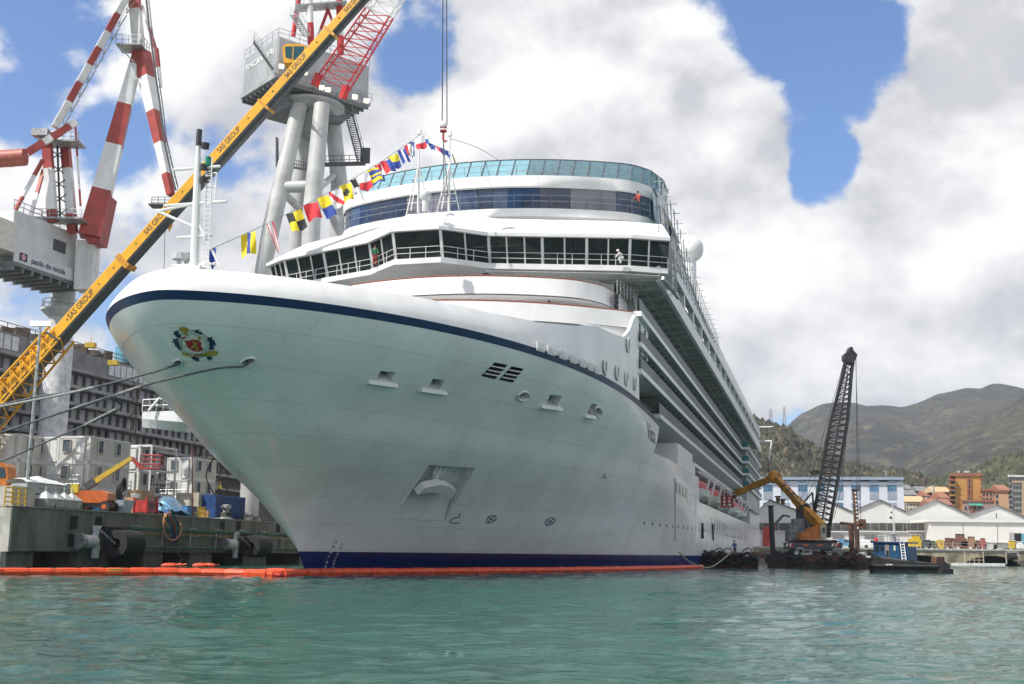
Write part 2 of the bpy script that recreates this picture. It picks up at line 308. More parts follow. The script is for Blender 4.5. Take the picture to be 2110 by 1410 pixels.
# ------------------------------------------------------------------ the far quay on the right, with arches
FQ = 224.0
def farquay():
    x0, x1, zt = 30., 190., 3.1
    m = MB(); m.box(((x0 + x1) / 2 - 200, FQ + 150, zt - .35), (x1 - x0 + 400, 300, .7))
    STON = mat('old_quay_stone', (.30, .26, .19), .9, var=.35, scale=.5, bump=.3, streak=.4)
    q = m.build('far_quay', mat('quay_paving', (.33, .31, .28), .9, var=.15), kind='structure', label='old stone quay with low arches across the basin')
    # arch wall: polygon strips between openings
    wall = MB(); xs = x0; ar = [(60.5, 70.), (71.6, 82.), (84.8, 95.5), (99., 109.), (113, 123), (127, 137)]
    prev = x0 - 200
    for a, b in ar:
        wall.box(((prev + a) / 2, FQ + 1, .85), (a - prev, 2, 3.1)); n = 12; pts = []
        for i in range(n + 1):
            x = a + (b - a) * i / n; pts.append((x, .1 + 1.75 * math.sqrt(max(0, 1 - (2 * i / n - 1) ** 2)) ** 1.3))
        for (xa, za), (xb, zb) in zip(pts, pts[1:]): wall.ext([(xa, FQ, za), (xb, FQ, zb), (xb, FQ, 2.4), (xa, FQ, 2.4)], (0, 2, 0))
        prev = b
    wall.box(((prev + x1) / 2, FQ + 1, .85), (x1 - prev, 2, 3.1)); wall.build('arch_wall', STON, q)
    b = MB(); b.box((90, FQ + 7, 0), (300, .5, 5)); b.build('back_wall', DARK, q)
    c = MB(); c.box((0, FQ + .9, zt - .15), (400, 2.3, .35)); c.build('coping', CONCL, q)
    f = MB(); f.rail([(60, FQ + .6, zt), (110, FQ + .6, zt)], 1.0, .03, 2.0); f.build('railing', STEEL, q)
farquay()
# ------------------------------------------------------------------ hills
def vnoise(x, y, seed=0):
    xi, yi = np.floor(x).astype(int), np.floor(y).astype(int); fx, fy = x - xi, y - yi; fx = fx * fx * (3 - 2 * fx); fy = fy * fy * (3 - 2 * fy)
    def h(a, b): return np.modf(np.abs(np.sin(a * 127.1 + b * 311.7 + seed * 17.3) * 43758.5453))[0]
    return (h(xi, yi) * (1 - fx) + h(xi + 1, yi) * fx) * (1 - fy) + (h(xi, yi + 1) * (1 - fx) + h(xi + 1, yi + 1) * fx) * fy
def fbm(x, y, o=5, seed=0): return sum(vnoise(x * 2 ** k, y * 2 ** k, seed + k) * .5 ** k for k in range(o)) - .97
def hillmat(name, c1, c2, c3, sc):
    m = bpy.data.materials.new(name); m.use_nodes = True; t = m.node_tree; b = t.nodes['Principled BSDF']; b.inputs['Roughness'].default_value = .95; b.inputs['Specular IOR Level'].default_value = .1
    c = t.nodes.new('ShaderNodeTexCoord'); last = None
    for k, (s, det, lo, hi) in enumerate(((sc, 8, .42, .6), (sc * 6, 6, .5, .68))):
        n = t.nodes.new('ShaderNodeTexNoise'); n.inputs['Scale'].default_value = s; n.inputs['Detail'].default_value = det; n.inputs['Roughness'].default_value = .7; t.links.new(c.outputs['Object'], n.inputs['Vector'])
        r = t.nodes.new('ShaderNodeMapRange'); r.inputs['From Min'].default_value = lo; r.inputs['From Max'].default_value = hi; t.links.new(n.outputs['Fac'], r.inputs['Value'])
        mx = t.nodes.new('ShaderNodeMix'); mx.data_type = 'RGBA'; t.links.new(r.outputs[0], mx.inputs[0])
        if last is None: mx.inputs[6].default_value = (*c1, 1)
        else: t.links.new(last, mx.inputs[6])
        mx.inputs[7].default_value = (*(c2, c3)[k], 1); last = mx.outputs[2]
    fn = t.nodes.new('ShaderNodeTexNoise'); fn.inputs['Scale'].default_value = sc * 22; fn.inputs['Detail'].default_value = 8; fn.inputs['Roughness'].default_value = .75; t.links.new(c.outputs['Object'], fn.inputs['Vector'])
    fr = t.nodes.new('ShaderNodeMapRange'); fr.inputs['From Min'].default_value = .38; fr.inputs['From Max'].default_value = .62; fr.inputs['To Min'].default_value = .45; fr.inputs['To Max'].default_value = 1.25; t.links.new(fn.outputs['Fac'], fr.inputs['Value'])
    fm_ = t.nodes.new('ShaderNodeVectorMath'); fm_.operation = 'SCALE'; t.links.new(last, fm_.inputs[0]); t.links.new(fr.outputs[0], fm_.inputs['Scale']); last = fm_.outputs[0]
    t.links.new(last, b.inputs['Base Color']); n = t.nodes.new('ShaderNodeTexNoise'); n.inputs['Scale'].default_value = sc * 14; n.inputs['Detail'].default_value = 6; t.links.new(c.outputs['Object'], n.inputs['Vector'])
    bp = t.nodes.new('ShaderNodeBump'); bp.inputs['Strength'].default_value = .9; bp.inputs['Distance'].default_value = 4; t.links.new(n.outputs['Fac'], bp.inputs['Height']); t.links.new(bp.outputs[0], b.inputs['Normal']); return m
def hill(name, label, ridge, Y0, Y1, m, rough, seed, n=(220, 70), zb=0):
    # ridge: photo pixels of the skyline, met at depth Y1; the slope falls towards the viewer down to Y0
    us = np.array([r[0] for r in ridge], float); vs = np.array([r[1] for r in ridge], float)
    U = np.linspace(us[0], us[-1], n[0]); Vv = np.interp(U, us, vs); P = [PY(u, v, Y1) for u, v in zip(U, Vv)]
    mb = MB(); G = []
    for j in range(n[1] + 12):
        f = j / n[1]; row = []
        for p in P:
            Y = Y0 + (Y1 - Y0) * f; x = p.x * (.55 + .45 * Y / Y1) if f <= 1 else p.x * Y / Y1
            e = f if f <= 1 else 2 - f
            row.append((x, Y, zb + (p.z - zb) * (.18 * e + .82 * max(0, e) ** 1.5)))
        G.append(row)
    A = np.array(G); f = np.linspace(0, 1 + 12 / n[1], n[1] + 12)[:, None]
    S = (Y1 - Y0); A[..., 2] += rough * fbm(A[..., 0] / S * 7, A[..., 1] / S * 5, 6, seed) * np.clip(np.minimum(f * 3, 1), 0, 1) * (.35 + .65 * np.clip(np.abs(1 - f) * 3, 0, 1)) - rough * .2 * np.abs(fbm(A[..., 0] / S * 12, A[..., 1] / S * 4, 4, seed + 9)) * np.clip(4 * f * (1 - f), 0, 1)
    mb.grid([[tuple(x) for x in r] for r in A]); return mb.build(name, m, smooth=180, kind='structure', label=label)
hill('far_mountain', 'dark wooded mountain ridge with two rounded summits on the right', [(1480, 1000), (1560, 930), (1620, 882), (1650, 858), (1700, 836), (1740, 832), (1800, 836), (1856, 843), (1890, 835), (1930, 815), (1990, 803), (2020, 806), (2048, 798), (2080, 801), (2140, 815), (2260, 850), (2500, 900)], 900, 2300, hillmat('mountain_woods', (.031, .031, .028), (.058, .054, .040), (.12, .115, .06), .006), 60, 3, zb=8)
hill('valley_ridge', 'nearer grey green spur of the mountain behind the apartment houses', [(1700, 1040), (1800, 985), (1850, 955), (1900, 925), (1980, 880), (2040, 850), (2110, 812), (2200, 770), (2400, 700)], 560, 1500, hillmat('spur_woods', (.034, .035, .029), (.060, .058, .040), (.13, .12, .07), .008), 40, 8, zb=8)
hill('town_hill', 'low scrubby hillside rising behind the orange apartment block', [(1840, 1050), (1900, 1000), (1960, 985), (2020, 972), (2080, 945), (2140, 915), (2300, 880)], 345, 620, hillmat('scrub_slope', (.055, .055, .038), (.10, .10, .06), (.20, .18, .14), .02), 16, 4, zb=4)
hill('wooded_hill', 'brown wooded hill with bare rocks behind the ship stern', [(1300, 850), (1480, 850), (1560, 868), (1590, 876), (1620, 890), (1650, 912), (1680, 930), (1730, 958), (1790, 975), (1850, 985), (1930, 1010), (2000, 1040)], 380, 640, hillmat('hill_scrub', (.034, .036, .022), (.075, .065, .035), (.22, .19, .15), .018), 20, 5, zb=4)
# shrubs and small trees over the near hillsides (nobody could count them)
def scrub(name, label, ctr, n, Y0, Y1, u0, u1, hills, m, r0, r1):
    dg = bpy.context.evaluated_depsgraph_get(); mb = MB(); k = 0; tries = 0
    ob = bpy.data.objects[hills]; bvh = BVHTree.FromObject(ob, dg)
    while k < n and tries < n * 4:
        tries += 1; Y = random.uniform(Y0, Y1); u = random.uniform(u0, u1); x = ray(u, 1000).x / ray(u, 1000).y * Y
        h = bvh.ray_cast(Vector((x, Y, 900)), Vector((0, 0, -1)))
        if h[0] is None: continue
        p = h[0]; rr = random.uniform(r0, r1); k += 1
        q = 5; top = (p.x, p.y, p.z + rr * random.uniform(1.2, 2.0)); ring = [(p.x + rr * random.uniform(.6, 1.1) * math.cos(6.283 * i / q + k), p.y + rr * random.uniform(.6, 1.1) * math.sin(6.283 * i / q + k), p.z + rr * random.uniform(.2, .8)) for i in range(q)]
        bot = [(a, b, p.z - rr * .3) for a, b, c in ring]
        mb.add(ring + [top] + bot, [(i, (i + 1) % q, q) for i in range(q)] + [(q + 1 + i, q + 1 + (i + 1) % q, (i + 1) % q, i) for i in range(q)])
    mb.build(name, m, kind='stuff', label=label)
FOL = [mat('scrub_dark', (.048, .050, .030), .95, var=.35, scale=.08), mat('scrub_brown', (.115, .092, .062), .95, var=.35, scale=.08), mat('scrub_green', (.065, .072, .036), .95, var=.3, scale=.08)]
scrub('hill_trees', 'dark trees scattered over the hill behind the stern', None, 3800, 400, 655, 1500, 1900, 'wooded_hill', FOL[0], 1.0, 2.4)
scrub('hill_bushes', 'brown bare bushes on the hill behind the stern', None, 3000, 385, 640, 1500, 1950, 'wooded_hill', FOL[1], .8, 1.9)
scrub('town_trees', 'green trees between the houses on the hillside', None, 2600, 350, 630, 1840, 2200, 'town_hill', FOL[2], .8, 2.2)
# ------------------------------------------------------------------ cruise ship
ZL = [0, 4, 8, 12, 17]
HP = dict(sn=[.9, -3.064, -9.6, -15.6, -18.9], L=[81.3, 77.5, 67.4, 50.9, 30.], p=[2.284, 2.157, 2.104, 2.2, 1.6], q=[.87, 1.296, 1.58, 1.56, 1.42])
def pchip(x, xs, ys):
    x = min(max(x, xs[0] - 2), xs[-1]); n = len(xs); h = [xs[i + 1] - xs[i] for i in range(n - 1)]; d = [(ys[i + 1] - ys[i]) / h[i] for i in range(n - 1)]
    m = [d[0]] + [0 if d[i - 1] * d[i] <= 0 else 2 * d[i - 1] * d[i] / (d[i - 1] + d[i]) for i in range(1, n - 1)] + [d[-1]]
    i = 0
    while i < n - 2 and x > xs[i + 1]: i += 1
    t = (x - xs[i]) / h[i]; return (2 * t ** 3 - 3 * t * t + 1) * ys[i] + (t ** 3 - 2 * t * t + t) * h[i] * m[i] + (-2 * t ** 3 + 3 * t * t) * ys[i + 1] + (t ** 3 - t * t) * h[i] * m[i + 1]
_hc = {}
def hpar(z):
    k = round(z, 4)
    if k not in _hc: _hc[k] = [pchip(z, ZL, HP[a]) for a in ('sn', 'L', 'p', 'q')]
    return _hc[k]
def half(s, z):                                             # half breadth of the hull
    sn, L, p, q = hpar(z); X = min(1, max(0, (s - sn) / L)); return 16 * (1 - (1 - X) ** p) ** (1 / q)
def zst(s):                                                 # sheer line: top of the navy stripe
    x = (min(s, 40) + 18) / 60; return 12.863 + 2.176 * x - 3.164 * x * x - .412 * x ** 3
NB = 96                                                     # columns from the nose to s=34
def hullcol(z, j):
    sn = hpar(z)[0]
    if j <= NB: return sn + (34 - sn) * (j / NB) ** 2.2
    if j <= NB + 10: return 34 + 32 * (j - NB) / 10
    return 66 + 134 * (j - NB - 10) / 20
def hp(s, t, z, side): return SH(s, t * side, z)
def hullpt(f, j, side, zlo, zhi):                           # f 0..1 between zlo and zhi(s)
    z = 6.
    for _ in range(4):
        s = hullcol(min(z, 16.9), j); z = zlo + f * (zhi(s) - zlo)
    return hp(s, half(s, min(z, 16.9)), z, side)
ship = thing('cruise_ship', 'large white cruise ship with navy sheer stripe moored bow towards the viewer', 'cruise ship', S0, SRZ)
NC = NB + 30
def zrow(i): return [-.8, .12, 1.3][i] if i < 3 else None
def hull_rows(lo, hi, n, jmax, side):
    return [[hullpt(k / n, j, side, lo, hi if callable(hi) else (lambda s, h=hi: h)) for j in range(jmax + 1)] for k in range(n + 1)]
def both(fn, name, m, parent=ship, smooth=40):
    mb = MB()
    for sd in (1, -1): fn(mb, sd)
    return mb.build(name, m, parent, smooth=smooth)
# plating material: white paint with faint weld seams
def hullmat():
    m = mat('hull_white', (.84, .84, .835), .2, var=.045, scale=.22); t = m.node_tree; b = t.nodes['Principled BSDF']
    c = t.nodes.new('ShaderNodeTexCoord'); sp = t.nodes.new('ShaderNodeSeparateXYZ'); cb = t.nodes.new('ShaderNodeCombineXYZ'); t.links.new(c.outputs['Object'], sp.inputs[0]); t.links.new(sp.outputs[0], cb.inputs[0]); t.links.new(sp.outputs[2], cb.inputs[1])
    br = t.nodes.new('ShaderNodeTexBrick'); br.inputs['Scale'].default_value = 1; br.inputs['Brick Width'].default_value = 7.5; br.inputs['Row Height'].default_value = 1.45; br.inputs['Mortar Size'].default_value = .018; br.inputs['Mortar Smooth'].default_value = .6
    t.links.new(cb.outputs[0], br.inputs['Vector'])
    n = t.nodes.new('ShaderNodeTexNoise'); n.inputs['Scale'].default_value = .5; n.inputs['Detail'].default_value = 3; t.links.new(c.outputs['Object'], n.inputs['Vector'])
    a = t.nodes.new('ShaderNodeMath'); a.operation = 'MULTIPLY_ADD'; t.links.new(n.outputs['Fac'], a.inputs[0]); a.inputs[1].default_value = .9; t.links.new(br.outputs['Fac'], a.inputs[2])
    bp = t.nodes.new('ShaderNodeBump'); bp.inputs['Strength'].default_value = .6; bp.inputs['Distance'].default_value = .05; t.links.new(a.outputs[0], bp.inputs['Height']); t.links.new(bp.outputs[0], b.inputs['Normal'])
    old = b.inputs['Base Color'].links[0].from_socket; lm = t.nodes.new('ShaderNodeMix'); lm.data_type = 'RGBA'; lm.blend_type = 'MULTIPLY'; t.links.new(old, lm.inputs[6]); lm.inputs[7].default_value = (.80, .81, .80, 1)
    f2 = t.nodes.new('ShaderNodeMath'); f2.operation = 'MULTIPLY'; t.links.new(br.outputs['Fac'], f2.inputs[0]); f2.inputs[1].default_value = .8
    st = t.nodes.new('ShaderNodeTexNoise'); st.inputs['Scale'].default_value = 1.0; st.inputs['Detail'].default_value = 5; sm = t.nodes.new('ShaderNodeMapping'); sm.inputs['Scale'].default_value = (1.6, 1.6, .09); t.links.new(c.outputs['Object'], sm.inputs[0]); t.links.new(sm.outputs[0], st.inputs['Vector'])
    sr = t.nodes.new('ShaderNodeMapRange'); sr.inputs['From Min'].default_value = .52; sr.inputs['From Max'].default_value = .8; sr.inputs['To Max'].default_value = .45; t.links.new(st.outputs['Fac'], sr.inputs['Value'])
    mxx = t.nodes.new('ShaderNodeMath'); mxx.operation = 'MAXIMUM'; t.links.new(f2.outputs[0], mxx.inputs[0]); t.links.new(sr.outputs[0], mxx.inputs[1]); t.links.new(mxx.outputs[0], lm.inputs[0]); t.links.new(lm.outputs[2], b.inputs['Base Color']); return m
HULLM = hullmat()
def mk(lo, hi, n, jm):
    def fn(mb, sd): mb.grid(hull_rows(lo, hi, n, jm, sd), flip=(sd < 0))
    return fn
both(mk(-.8, .2, 1, NC), 'bottom_paint', REDBOT)
both(mk(.2, 1.32, 2, NC), 'boot_topping', BLUE)
SW = .40                                                    # stripe width
hm = MB()
for sd in (1, -1):
    G = hull_rows(1.32, 7.0, 22, NC, sd); hm.grid(G, flip=(sd < 0))
    G = hull_rows(7.0, 9.6, 10, NB + 10, sd); hm.grid(G, flip=(sd < 0))
    G = hull_rows(9.6, lambda s: zst(s) - SW, 12, NB, sd); hm.grid(G, flip=(sd < 0))
# weld the three panels and cut the openings of the bow
bm = bmesh.new(); vs = [bm.verts.new(v) for v in hm.v]
for f in hm.f:
    if len(set(hm.v[i] for i in f)) >= 3:
        try: bm.faces.new([vs[i] for i in f])
        except ValueError: pass
bmesh.ops.remove_doubles(bm, verts=bm.verts, dist=.002); bm.normal_update()
_lo = MB(); _lo.grid(hull_rows(-.8, 1.34, 3, NC, 1)); _lo.grid(hull_rows(-.8, 1.34, 3, NC, -1)); _lo.grid([[hullpt(1., j, 1, 0, lambda s, k=k: zst(s) - SW + SW * k) for j in range(NB + 1)] for k in range(2)])
HBVH = BVHTree.FromPolygons([Vector(v) for v in hm.v] + [Vector(v) for v in _lo.v], hm.f + [tuple(i + len(hm.v) for i in f) for f in _lo.f])
def onhull(u, v, off=0.):
    h = HBVH.ray_cast(CAMP, ray(u, v).normalized())
    if h[0] is None: return None
    n = h[1] if h[1].dot(ray(u, v)) < 0 else -h[1]
    return h[0] + n * off
HNORM = lambda u, v: (lambda h: h[1] if h[1].dot(ray(u, v)) < 0 else -h[1])(HBVH.ray_cast(CAMP, ray(u, v).normalized()))
def cut(poly):                                              # opening with the outline poly (photo pixels, convex)
    c = [onhull(*p) for p in poly]; ctr = sum(c, Vector()) / len(c); rad = max((x - ctr).length for x in c) + .8; n = HNORM(sum(p[0] for p in poly) / len(poly), sum(p[1] for p in poly) / len(poly)); N_ = len(c); pl = []
    for i in range(N_):
        a, b = c[i], c[(i + 1) % N_]; pn = (b - a).cross(n).normalized()
        if pn.dot(ctr - a) > 0: pn = -pn
        pl.append((a, pn))
    for a, pn in pl:
        fs = [f for f in bm.faces if (f.calc_center_median() - ctr).length < rad + .6]
        bmesh.ops.bisect_plane(bm, geom=list({x for f in fs for x in (*f.verts, *f.edges)}) + fs, plane_co=a, plane_no=pn, dist=.0005)
    dead = [f for f in bm.faces if (f.calc_center_median() - ctr).length < rad and all((f.calc_center_median() - a).dot(pn) < .001 for a, pn in pl)]
    bmesh.ops.delete(bm, geom=dead, context='FACES'); return c, n
def ell(u, v, a, b, rot=0, k=12): return [(u + a * math.cos(t) * math.cos(rot) - b * math.sin(t) * math.sin(rot), v + a * math.cos(t) * math.sin(rot) + b * math.sin(t) * math.cos(rot)) for t in [2 * math.pi * i / k for i in range(k)]]
def recess(name, poly, depth, m, mback=None, back=None, parent=None):
    c, n = cut(poly); k = len(c); b = back or [x - n * depth for x in c]; mb = MB()
    mb.add(c + b, [(i, (i + 1) % k, (i + 1) % k + k, i + k) for i in range(k)], 0); mb.add(b, [tuple(range(k))], 1)
    return mb, c, b, n, [m, mback or m]
REC = []
HIN = mat('recess_white', (.8, .8, .79), .4, var=.1)
POCK = [(884, 958), (980, 964), (917, 1075), (808, 1069)]
REC.append(('anchor_pocket',) + recess('anchor_pocket', POCK, .7, HIN))
for u, v, w_, h_ in ((795, 776, 17, 11), (900, 792, 14, 11), (1141, 826, 13, 12), (1220, 844, 7, 12)):
    REC.append(('fairlead',) + recess('fairlead', [(u - w_ + 6, v - h_), (u + w_ + 4, v - h_ + 2), (u + w_ - 6, v + h_), (u - w_ - 4, v + h_ - 2)], .7, HIN, DKGREY))
for a in ([(1019, 747), (1046, 752), (1020, 782), (990, 775)], [(1054, 755), (1079, 760), (1056, 789), (1027, 783)]): REC.append(('mooring_window',) + recess('mooring_window', a, 1.0, DKGREY, mat('mooring_deck', (.20, .17, .10), .8, var=.5, scale=1.2)))
for u, v, a, b in ((1078, 816, 11, 8), (1232, 848, 6, 9), (511, 745, 14, 6.5)): REC.append(('hawse_opening',) + recess('hawse_opening', ell(u, v, a, b, -.3), .8, HIN, DKGREY))
hme = bpy.data.meshes.new('hull'); bmesh.ops.recalc_face_normals(bm, faces=bm.faces); bm.transform(MINV[ship.name]); bm.to_mesh(hme); bm.free(); hme.materials.append(HULLM); smooth_by_angle(hme, 40)
hull = bpy.data.objects.new('hull', hme); COL.objects.link(hull); hull.parent = ship; MINV['hull'] = MINV[ship.name]
for nm, mb, c, b, n, ms in REC: mb.build(nm, ms, hull)
# ledges below the fairleads, bars in the mooring windows, rims of the round openings
for u, v, l in ((786, 789, 29), (890, 805, 26), (1133, 839, 21), (1213, 858, 10)):
    mb = MB(); mb.beam(onhull(u - l, v - l * .12, .08), onhull(u + l, v + l * .17, .08), .3, .22); mb.build('ledge', WHITE, hull)
for (p, q) in [((1012, 754), (1042, 760)), ((1005, 762), (1035, 768)), ((998, 769), (1028, 775)), ((1048, 762), (1076, 767)), ((1041, 770), (1069, 775)), ((1034, 777), (1062, 782))]:
    mb = MB(); mb.tube([onhull(*p, .03), onhull(*q, .03)], .04, 6); mb.build('window_bar', WHITE, hull)
for u, v, a, b in ((1078, 816, 12, 9), (1232, 848, 7, 10), (511, 745, 16, 8), (367, 746, 10, 6)):
    mb = MB(); e = [onhull(*p, .05) for p in ell(u, v, a, b, -.3, 16)]; mb.tube([x for x in e if x], .06, 6, closed=True); mb.build('rim', WHITE, hull, smooth=True)
mb = MB(); e = [onhull(*p, .02) for p in ell(367, 746, 9, 5, .3, 12)]; mb.poly(e); mb.build('hawse_opening', DKGREY, hull)
# anchor
an = MB(); cpk = REC[0][2]; nn = REC[0][4]
def pk(a, b, d): return (cpk[0].lerp(cpk[1], a)).lerp(cpk[3].lerp(cpk[2], a), b) - nn * d
an.tube([pk(.42, .02, .6), pk(.38, .36, .25)], .2, 8); an.tube([pk(.33, .05, .5), pk(.30, .22, .3)], .1, 6); an.tube([pk(.52, .05, .5), pk(.46, .22, .3)], .1, 6)
pts = [pk(.05, .46, .1), pk(.10, .33, .1), pk(.34, .26, .1), pk(.55, .28, .1), pk(.76, .36, .1), pk(.74, .5, .1), pk(.62, .44, .1), pk(.40, .40, .1), pk(.18, .42, .1)]
an.ext(pts, nn * .5); an.build('anchor', WHITE, hull)
# ramp in the lower half of the pocket
mb = MB(); mb.add([pk(.02, .5, .65), pk(.98, .5, .65), pk(.99, .99, .04), pk(.01, .99, .04)], [(0, 1, 2, 3)]); mb.build('pocket_ramp', WHITE, hull)
# painted marks
NAVYM = mat('mark_navy', (.01, .025, .10), .4)
def line(pts, wpx, m, name, parent=hull, off=.012, closed=False):
    mb = MB(); pts = [Vector((*p, 0)) for p in pts]; k = len(pts); L = []; Rr = []
    for i, p in enumerate(pts):
        a = pts[i - 1] if (i or closed) else p; b = pts[(i + 1) % k] if (i < k - 1 or closed) else p; d = (b - a).normalized(); x = Vector((-d.y, d.x, 0)) * wpx / 2
        L.append(onhull(*(p + x)[:2], off)); Rr.append(onhull(*(p - x)[:2], off))
    for i in range(k if closed else k - 1): j = (i + 1) % k; mb.poly([L[i], Rr[i], Rr[j], L[j]])
    return mb.build(name, m, parent)
line([(948, 1057), (946, 1066), (938, 1067), (930, 1070), (927, 1075), (930, 1078), (946, 1078)], 1.8, NAVYM, 'bulb_mark')
for u, v in ((1012, 1070), (1133, 1075)):
    line(ell(u, v, 11, 6.5, -.5, 20), 1.7, NAVYM, 'thruster_mark', closed=True); line([(u - 6, v - 4), (u + 6, v + 4)], 1.7, NAVYM, 'thruster_mark', off=.016); line([(u + 7, v - 6), (u - 7, v + 6)], 1.7, NAVYM, 'thruster_mark', off=.02)
def htext(s, quad, m, name, off=.014, bold=0, surf=None):   # quad: lower-left, lower-right, upper-right, upper-left in photo pixels
    mb = MB(); tm = MB(); text(tm, s, (0, 0, 0), (1, 0, 0), (0, 1, 0), bold); surf = surf or onhull
    q = [Vector((*p, 0)) for p in quad]
    for x, y, _ in tm.v:
        p = q[0].lerp(q[1], x).lerp(q[3].lerp(q[2], x), y); mb.v.append(tuple(surf(p.x, p.y, off)))
    mb.f = tm.f; mb.m = [0] * len(tm.f); return mb.build(name, m, hull)
DM = mat('draft_white', (.75, .75, .78), .5)
for tx, u, v in (('10', 691, 1117), ('9', 686, 1127), ('8', 681, 1138), ('7', 676, 1148), ('6', 673, 1158), ('5', 670, 1168)): htext(tx, [(u - 2.6, v + 3), (u + 2.6, v + 3), (u + 4, v - 3), (u - 1.2, v - 3)], NAVYM if v < 1135 else DM, 'draft_mark')
for tx, u, v in (('M', 704, 1122), ('8', 701, 1129), ('6', 697, 1136), ('4', 694, 1142), ('2', 691, 1149), ('M', 688, 1156), ('8', 687, 1162), ('6', 685, 1169)): htext(tx, [(u - 2, v + 2.2), (u + 2, v + 2.2), (u + 3, v - 2.2), (u - 1, v - 2.2)], NAVYM if v < 1133 else DM, 'draft_mark')
# ship's name near the break of the hull
def onside(u, v, off=0.): return HT(u, v, 16.0 + off)
htext('Vista', [(1333, 903), (1350, 916), (1350, 882), (1333, 868)], NAVYM, 'name_lettering', .03, surf=lambda u, v, o: onhull(u, v, o) or onside(u, v, o))
# crest on the bow
def decal(pts, m, off, name='crest_paint'):
    mb = MB(); q = [onhull(*p, off) for p in pts]; c = onhull(sum(p[0] for p in pts) / len(pts), sum(p[1] for p in pts) / len(pts), off); k = len(q)
    mb.add(q + [c], [(i, (i + 1) % k, k) for i in range(k)]); return mb.build(name, m, hull)
GOLD = mat('crest_gold', (.42, .30, .05), .5); CRED = mat('crest_red', (.42, .02, .025), .5); CGRN = mat('crest_green', (.50, .55, .50), .5); CW = mat('crest_white', (.75, .75, .72), .5)
def rot(pts, a, c): return [(c[0] + (x - c[0]) * math.cos(a) - (y - c[1]) * math.sin(a), c[1] + (x - c[0]) * math.sin(a) + (y - c[1]) * math.cos(a)) for x, y in pts]
def leaf(u, v, r, k=9, seed=0):
    g = random.Random(seed); r *= 1.12; return [(u + r * (1 + .28 * ((i % 2) * 2 - 1) * g.uniform(.6, 1)) * math.cos(6.283 * i / k), v + r * .9 * (1 + .28 * ((i % 2) * 2 - 1)) * math.sin(6.283 * i / k)) for i in range(k)]
for i, (u, v, r) in enumerate([(364, 687, 6), (369, 693, 4.5), (406, 685, 6), (413, 687, 4), (362, 703, 6), (367, 711, 6), (372, 717, 5), (433, 700, 6), (438, 708, 6.5), (436, 716, 5.5), (401, 737, 5.5), (407, 741, 4), (432, 737, 5.5), (429, 733, 4)]): decal(leaf(u, v, r, 11, i), NAVYM, .012)
line(ell(400, 709, 34, 27, .35, 28), 1.3, NAVYM, 'crest_paint', off=.016, closed=True)
decal(ell(400, 709, 31, 24, .35, 24), CGRN, .02); decal(ell(400, 710, 24, 19, .35, 20), CW, .026)
decal([(379, 700), (388, 702), (397, 699), (408, 700), (416, 706), (414, 712), (420, 721), (412, 724), (404, 724), (396, 722), (388, 717), (384, 709)], CRED, .032)
decal([(396, 702), (400, 703), (405, 711), (410, 721), (406, 722), (401, 714)], GOLD, .038); decal([(406, 704), (408, 707), (400, 715), (392, 719), (391, 717), (399, 711)], GOLD, .042)
decal(ell(379, 679, 10, 6, .15, 14), GOLD, .03); decal([(376, 682), (386, 683), (387, 691), (382, 691)], GOLD, .034)
decal([(373, 692), (382, 689), (385, 694), (377, 699)], CW, .03); decal([(374, 695), (383, 692), (384, 695), (376, 699)], CRED, .036); decal(leaf(411, 697, 4, 9, 4), GOLD, .03)
decal([(375, 725), (383, 728), (392, 727), (418, 729), (436, 726), (440, 721), (449, 723), (448, 730), (440, 733), (420, 733), (400, 733), (386, 733), (378, 731)], GOLD, .046)
htext('VISTA', [(398, 732), (426, 733), (426, 728), (398, 727)], FK, 'crest_lettering', .056)
# sheer stripe, bulwark and the shoulder plating
both(lambda mb, sd: mb.grid([[hullpt(1., j, sd, 0, lambda s, k=k: zst(s) - SW + SW * k / 2) for j in range(NB + 1)] for k in range(3)], flip=(sd < 0)), 'sheer_stripe', NAVY)
BT = [(-20, 1.15, .75), (-10, 1.25, .8), (0, 1.5, .75), (5, 1.85, .55), (9, 2.4, .35), (13, 3.2, .15), (17, 3.4, .05), (19.5, 3.8, .03), (21.2, 4.7, .02), (22.4, 5.8, .01), (23.2, 6.3, .0), (34, 6.4, 0)]
def bul(s): return [float(np.interp(s, [b[0] for b in BT], [b[k] for b in BT])) for k in (1, 2)]
def bulgrid(mb, sd):
    rows = []
    js = [j for j in range(NB + 1) if hullcol(13., j) <= 24.2]
    for k in range(7):
        row = []
        for j in js:
            s, t, z = toship(hullpt(1., j, sd, 0, zst)); h, i = bul(s); f = k / 6; ta = abs(t); ii = i * f ** 1.5
            a_, b_ = toship(hullpt(1., j + 1, sd, 0, zst)), toship(hullpt(1., max(0, j - 1), sd, 0, zst)); tx, ty = a_[0] - b_[0], abs(a_[1]) - abs(b_[1])
            if j == 0: tx, ty = 0., 1.
            l_ = math.hypot(tx, ty) or 1; nx, ny = ty / l_, -tx / l_          # inboard normal of the deck edge
            row.append(SH(s + nx * ii, sd * max(0, ta + ny * ii), z + h * f))
        rows.append(row)
    mb.grid(rows, flip=(sd < 0))
    inn = [SH(*(lambda a: (a[0] + .25, a[1] - sd * .3 * min(1, abs(a[1]) / 2), a[2]))(toship(p))) for p in rows[-1]]
    mb.grid([rows[-1], inn, [p - Vector((0, 0, 1.1)) for p in inn]], flip=(sd < 0))
bulw = both(bulgrid, 'bulwark', WHITE)
fd = MB(); L_ = [SH(s, half(s, 13.) - .3, 12.95) for s in np.linspace(-15.5, 33, 40)]; Rr_ = [SH(s, -half(s, 13.) + .3, 12.95) for s in np.linspace(-15.5, 33, 40)]
fd.grid([L_, Rr_]); fd.build('foredeck', GREYP, ship)
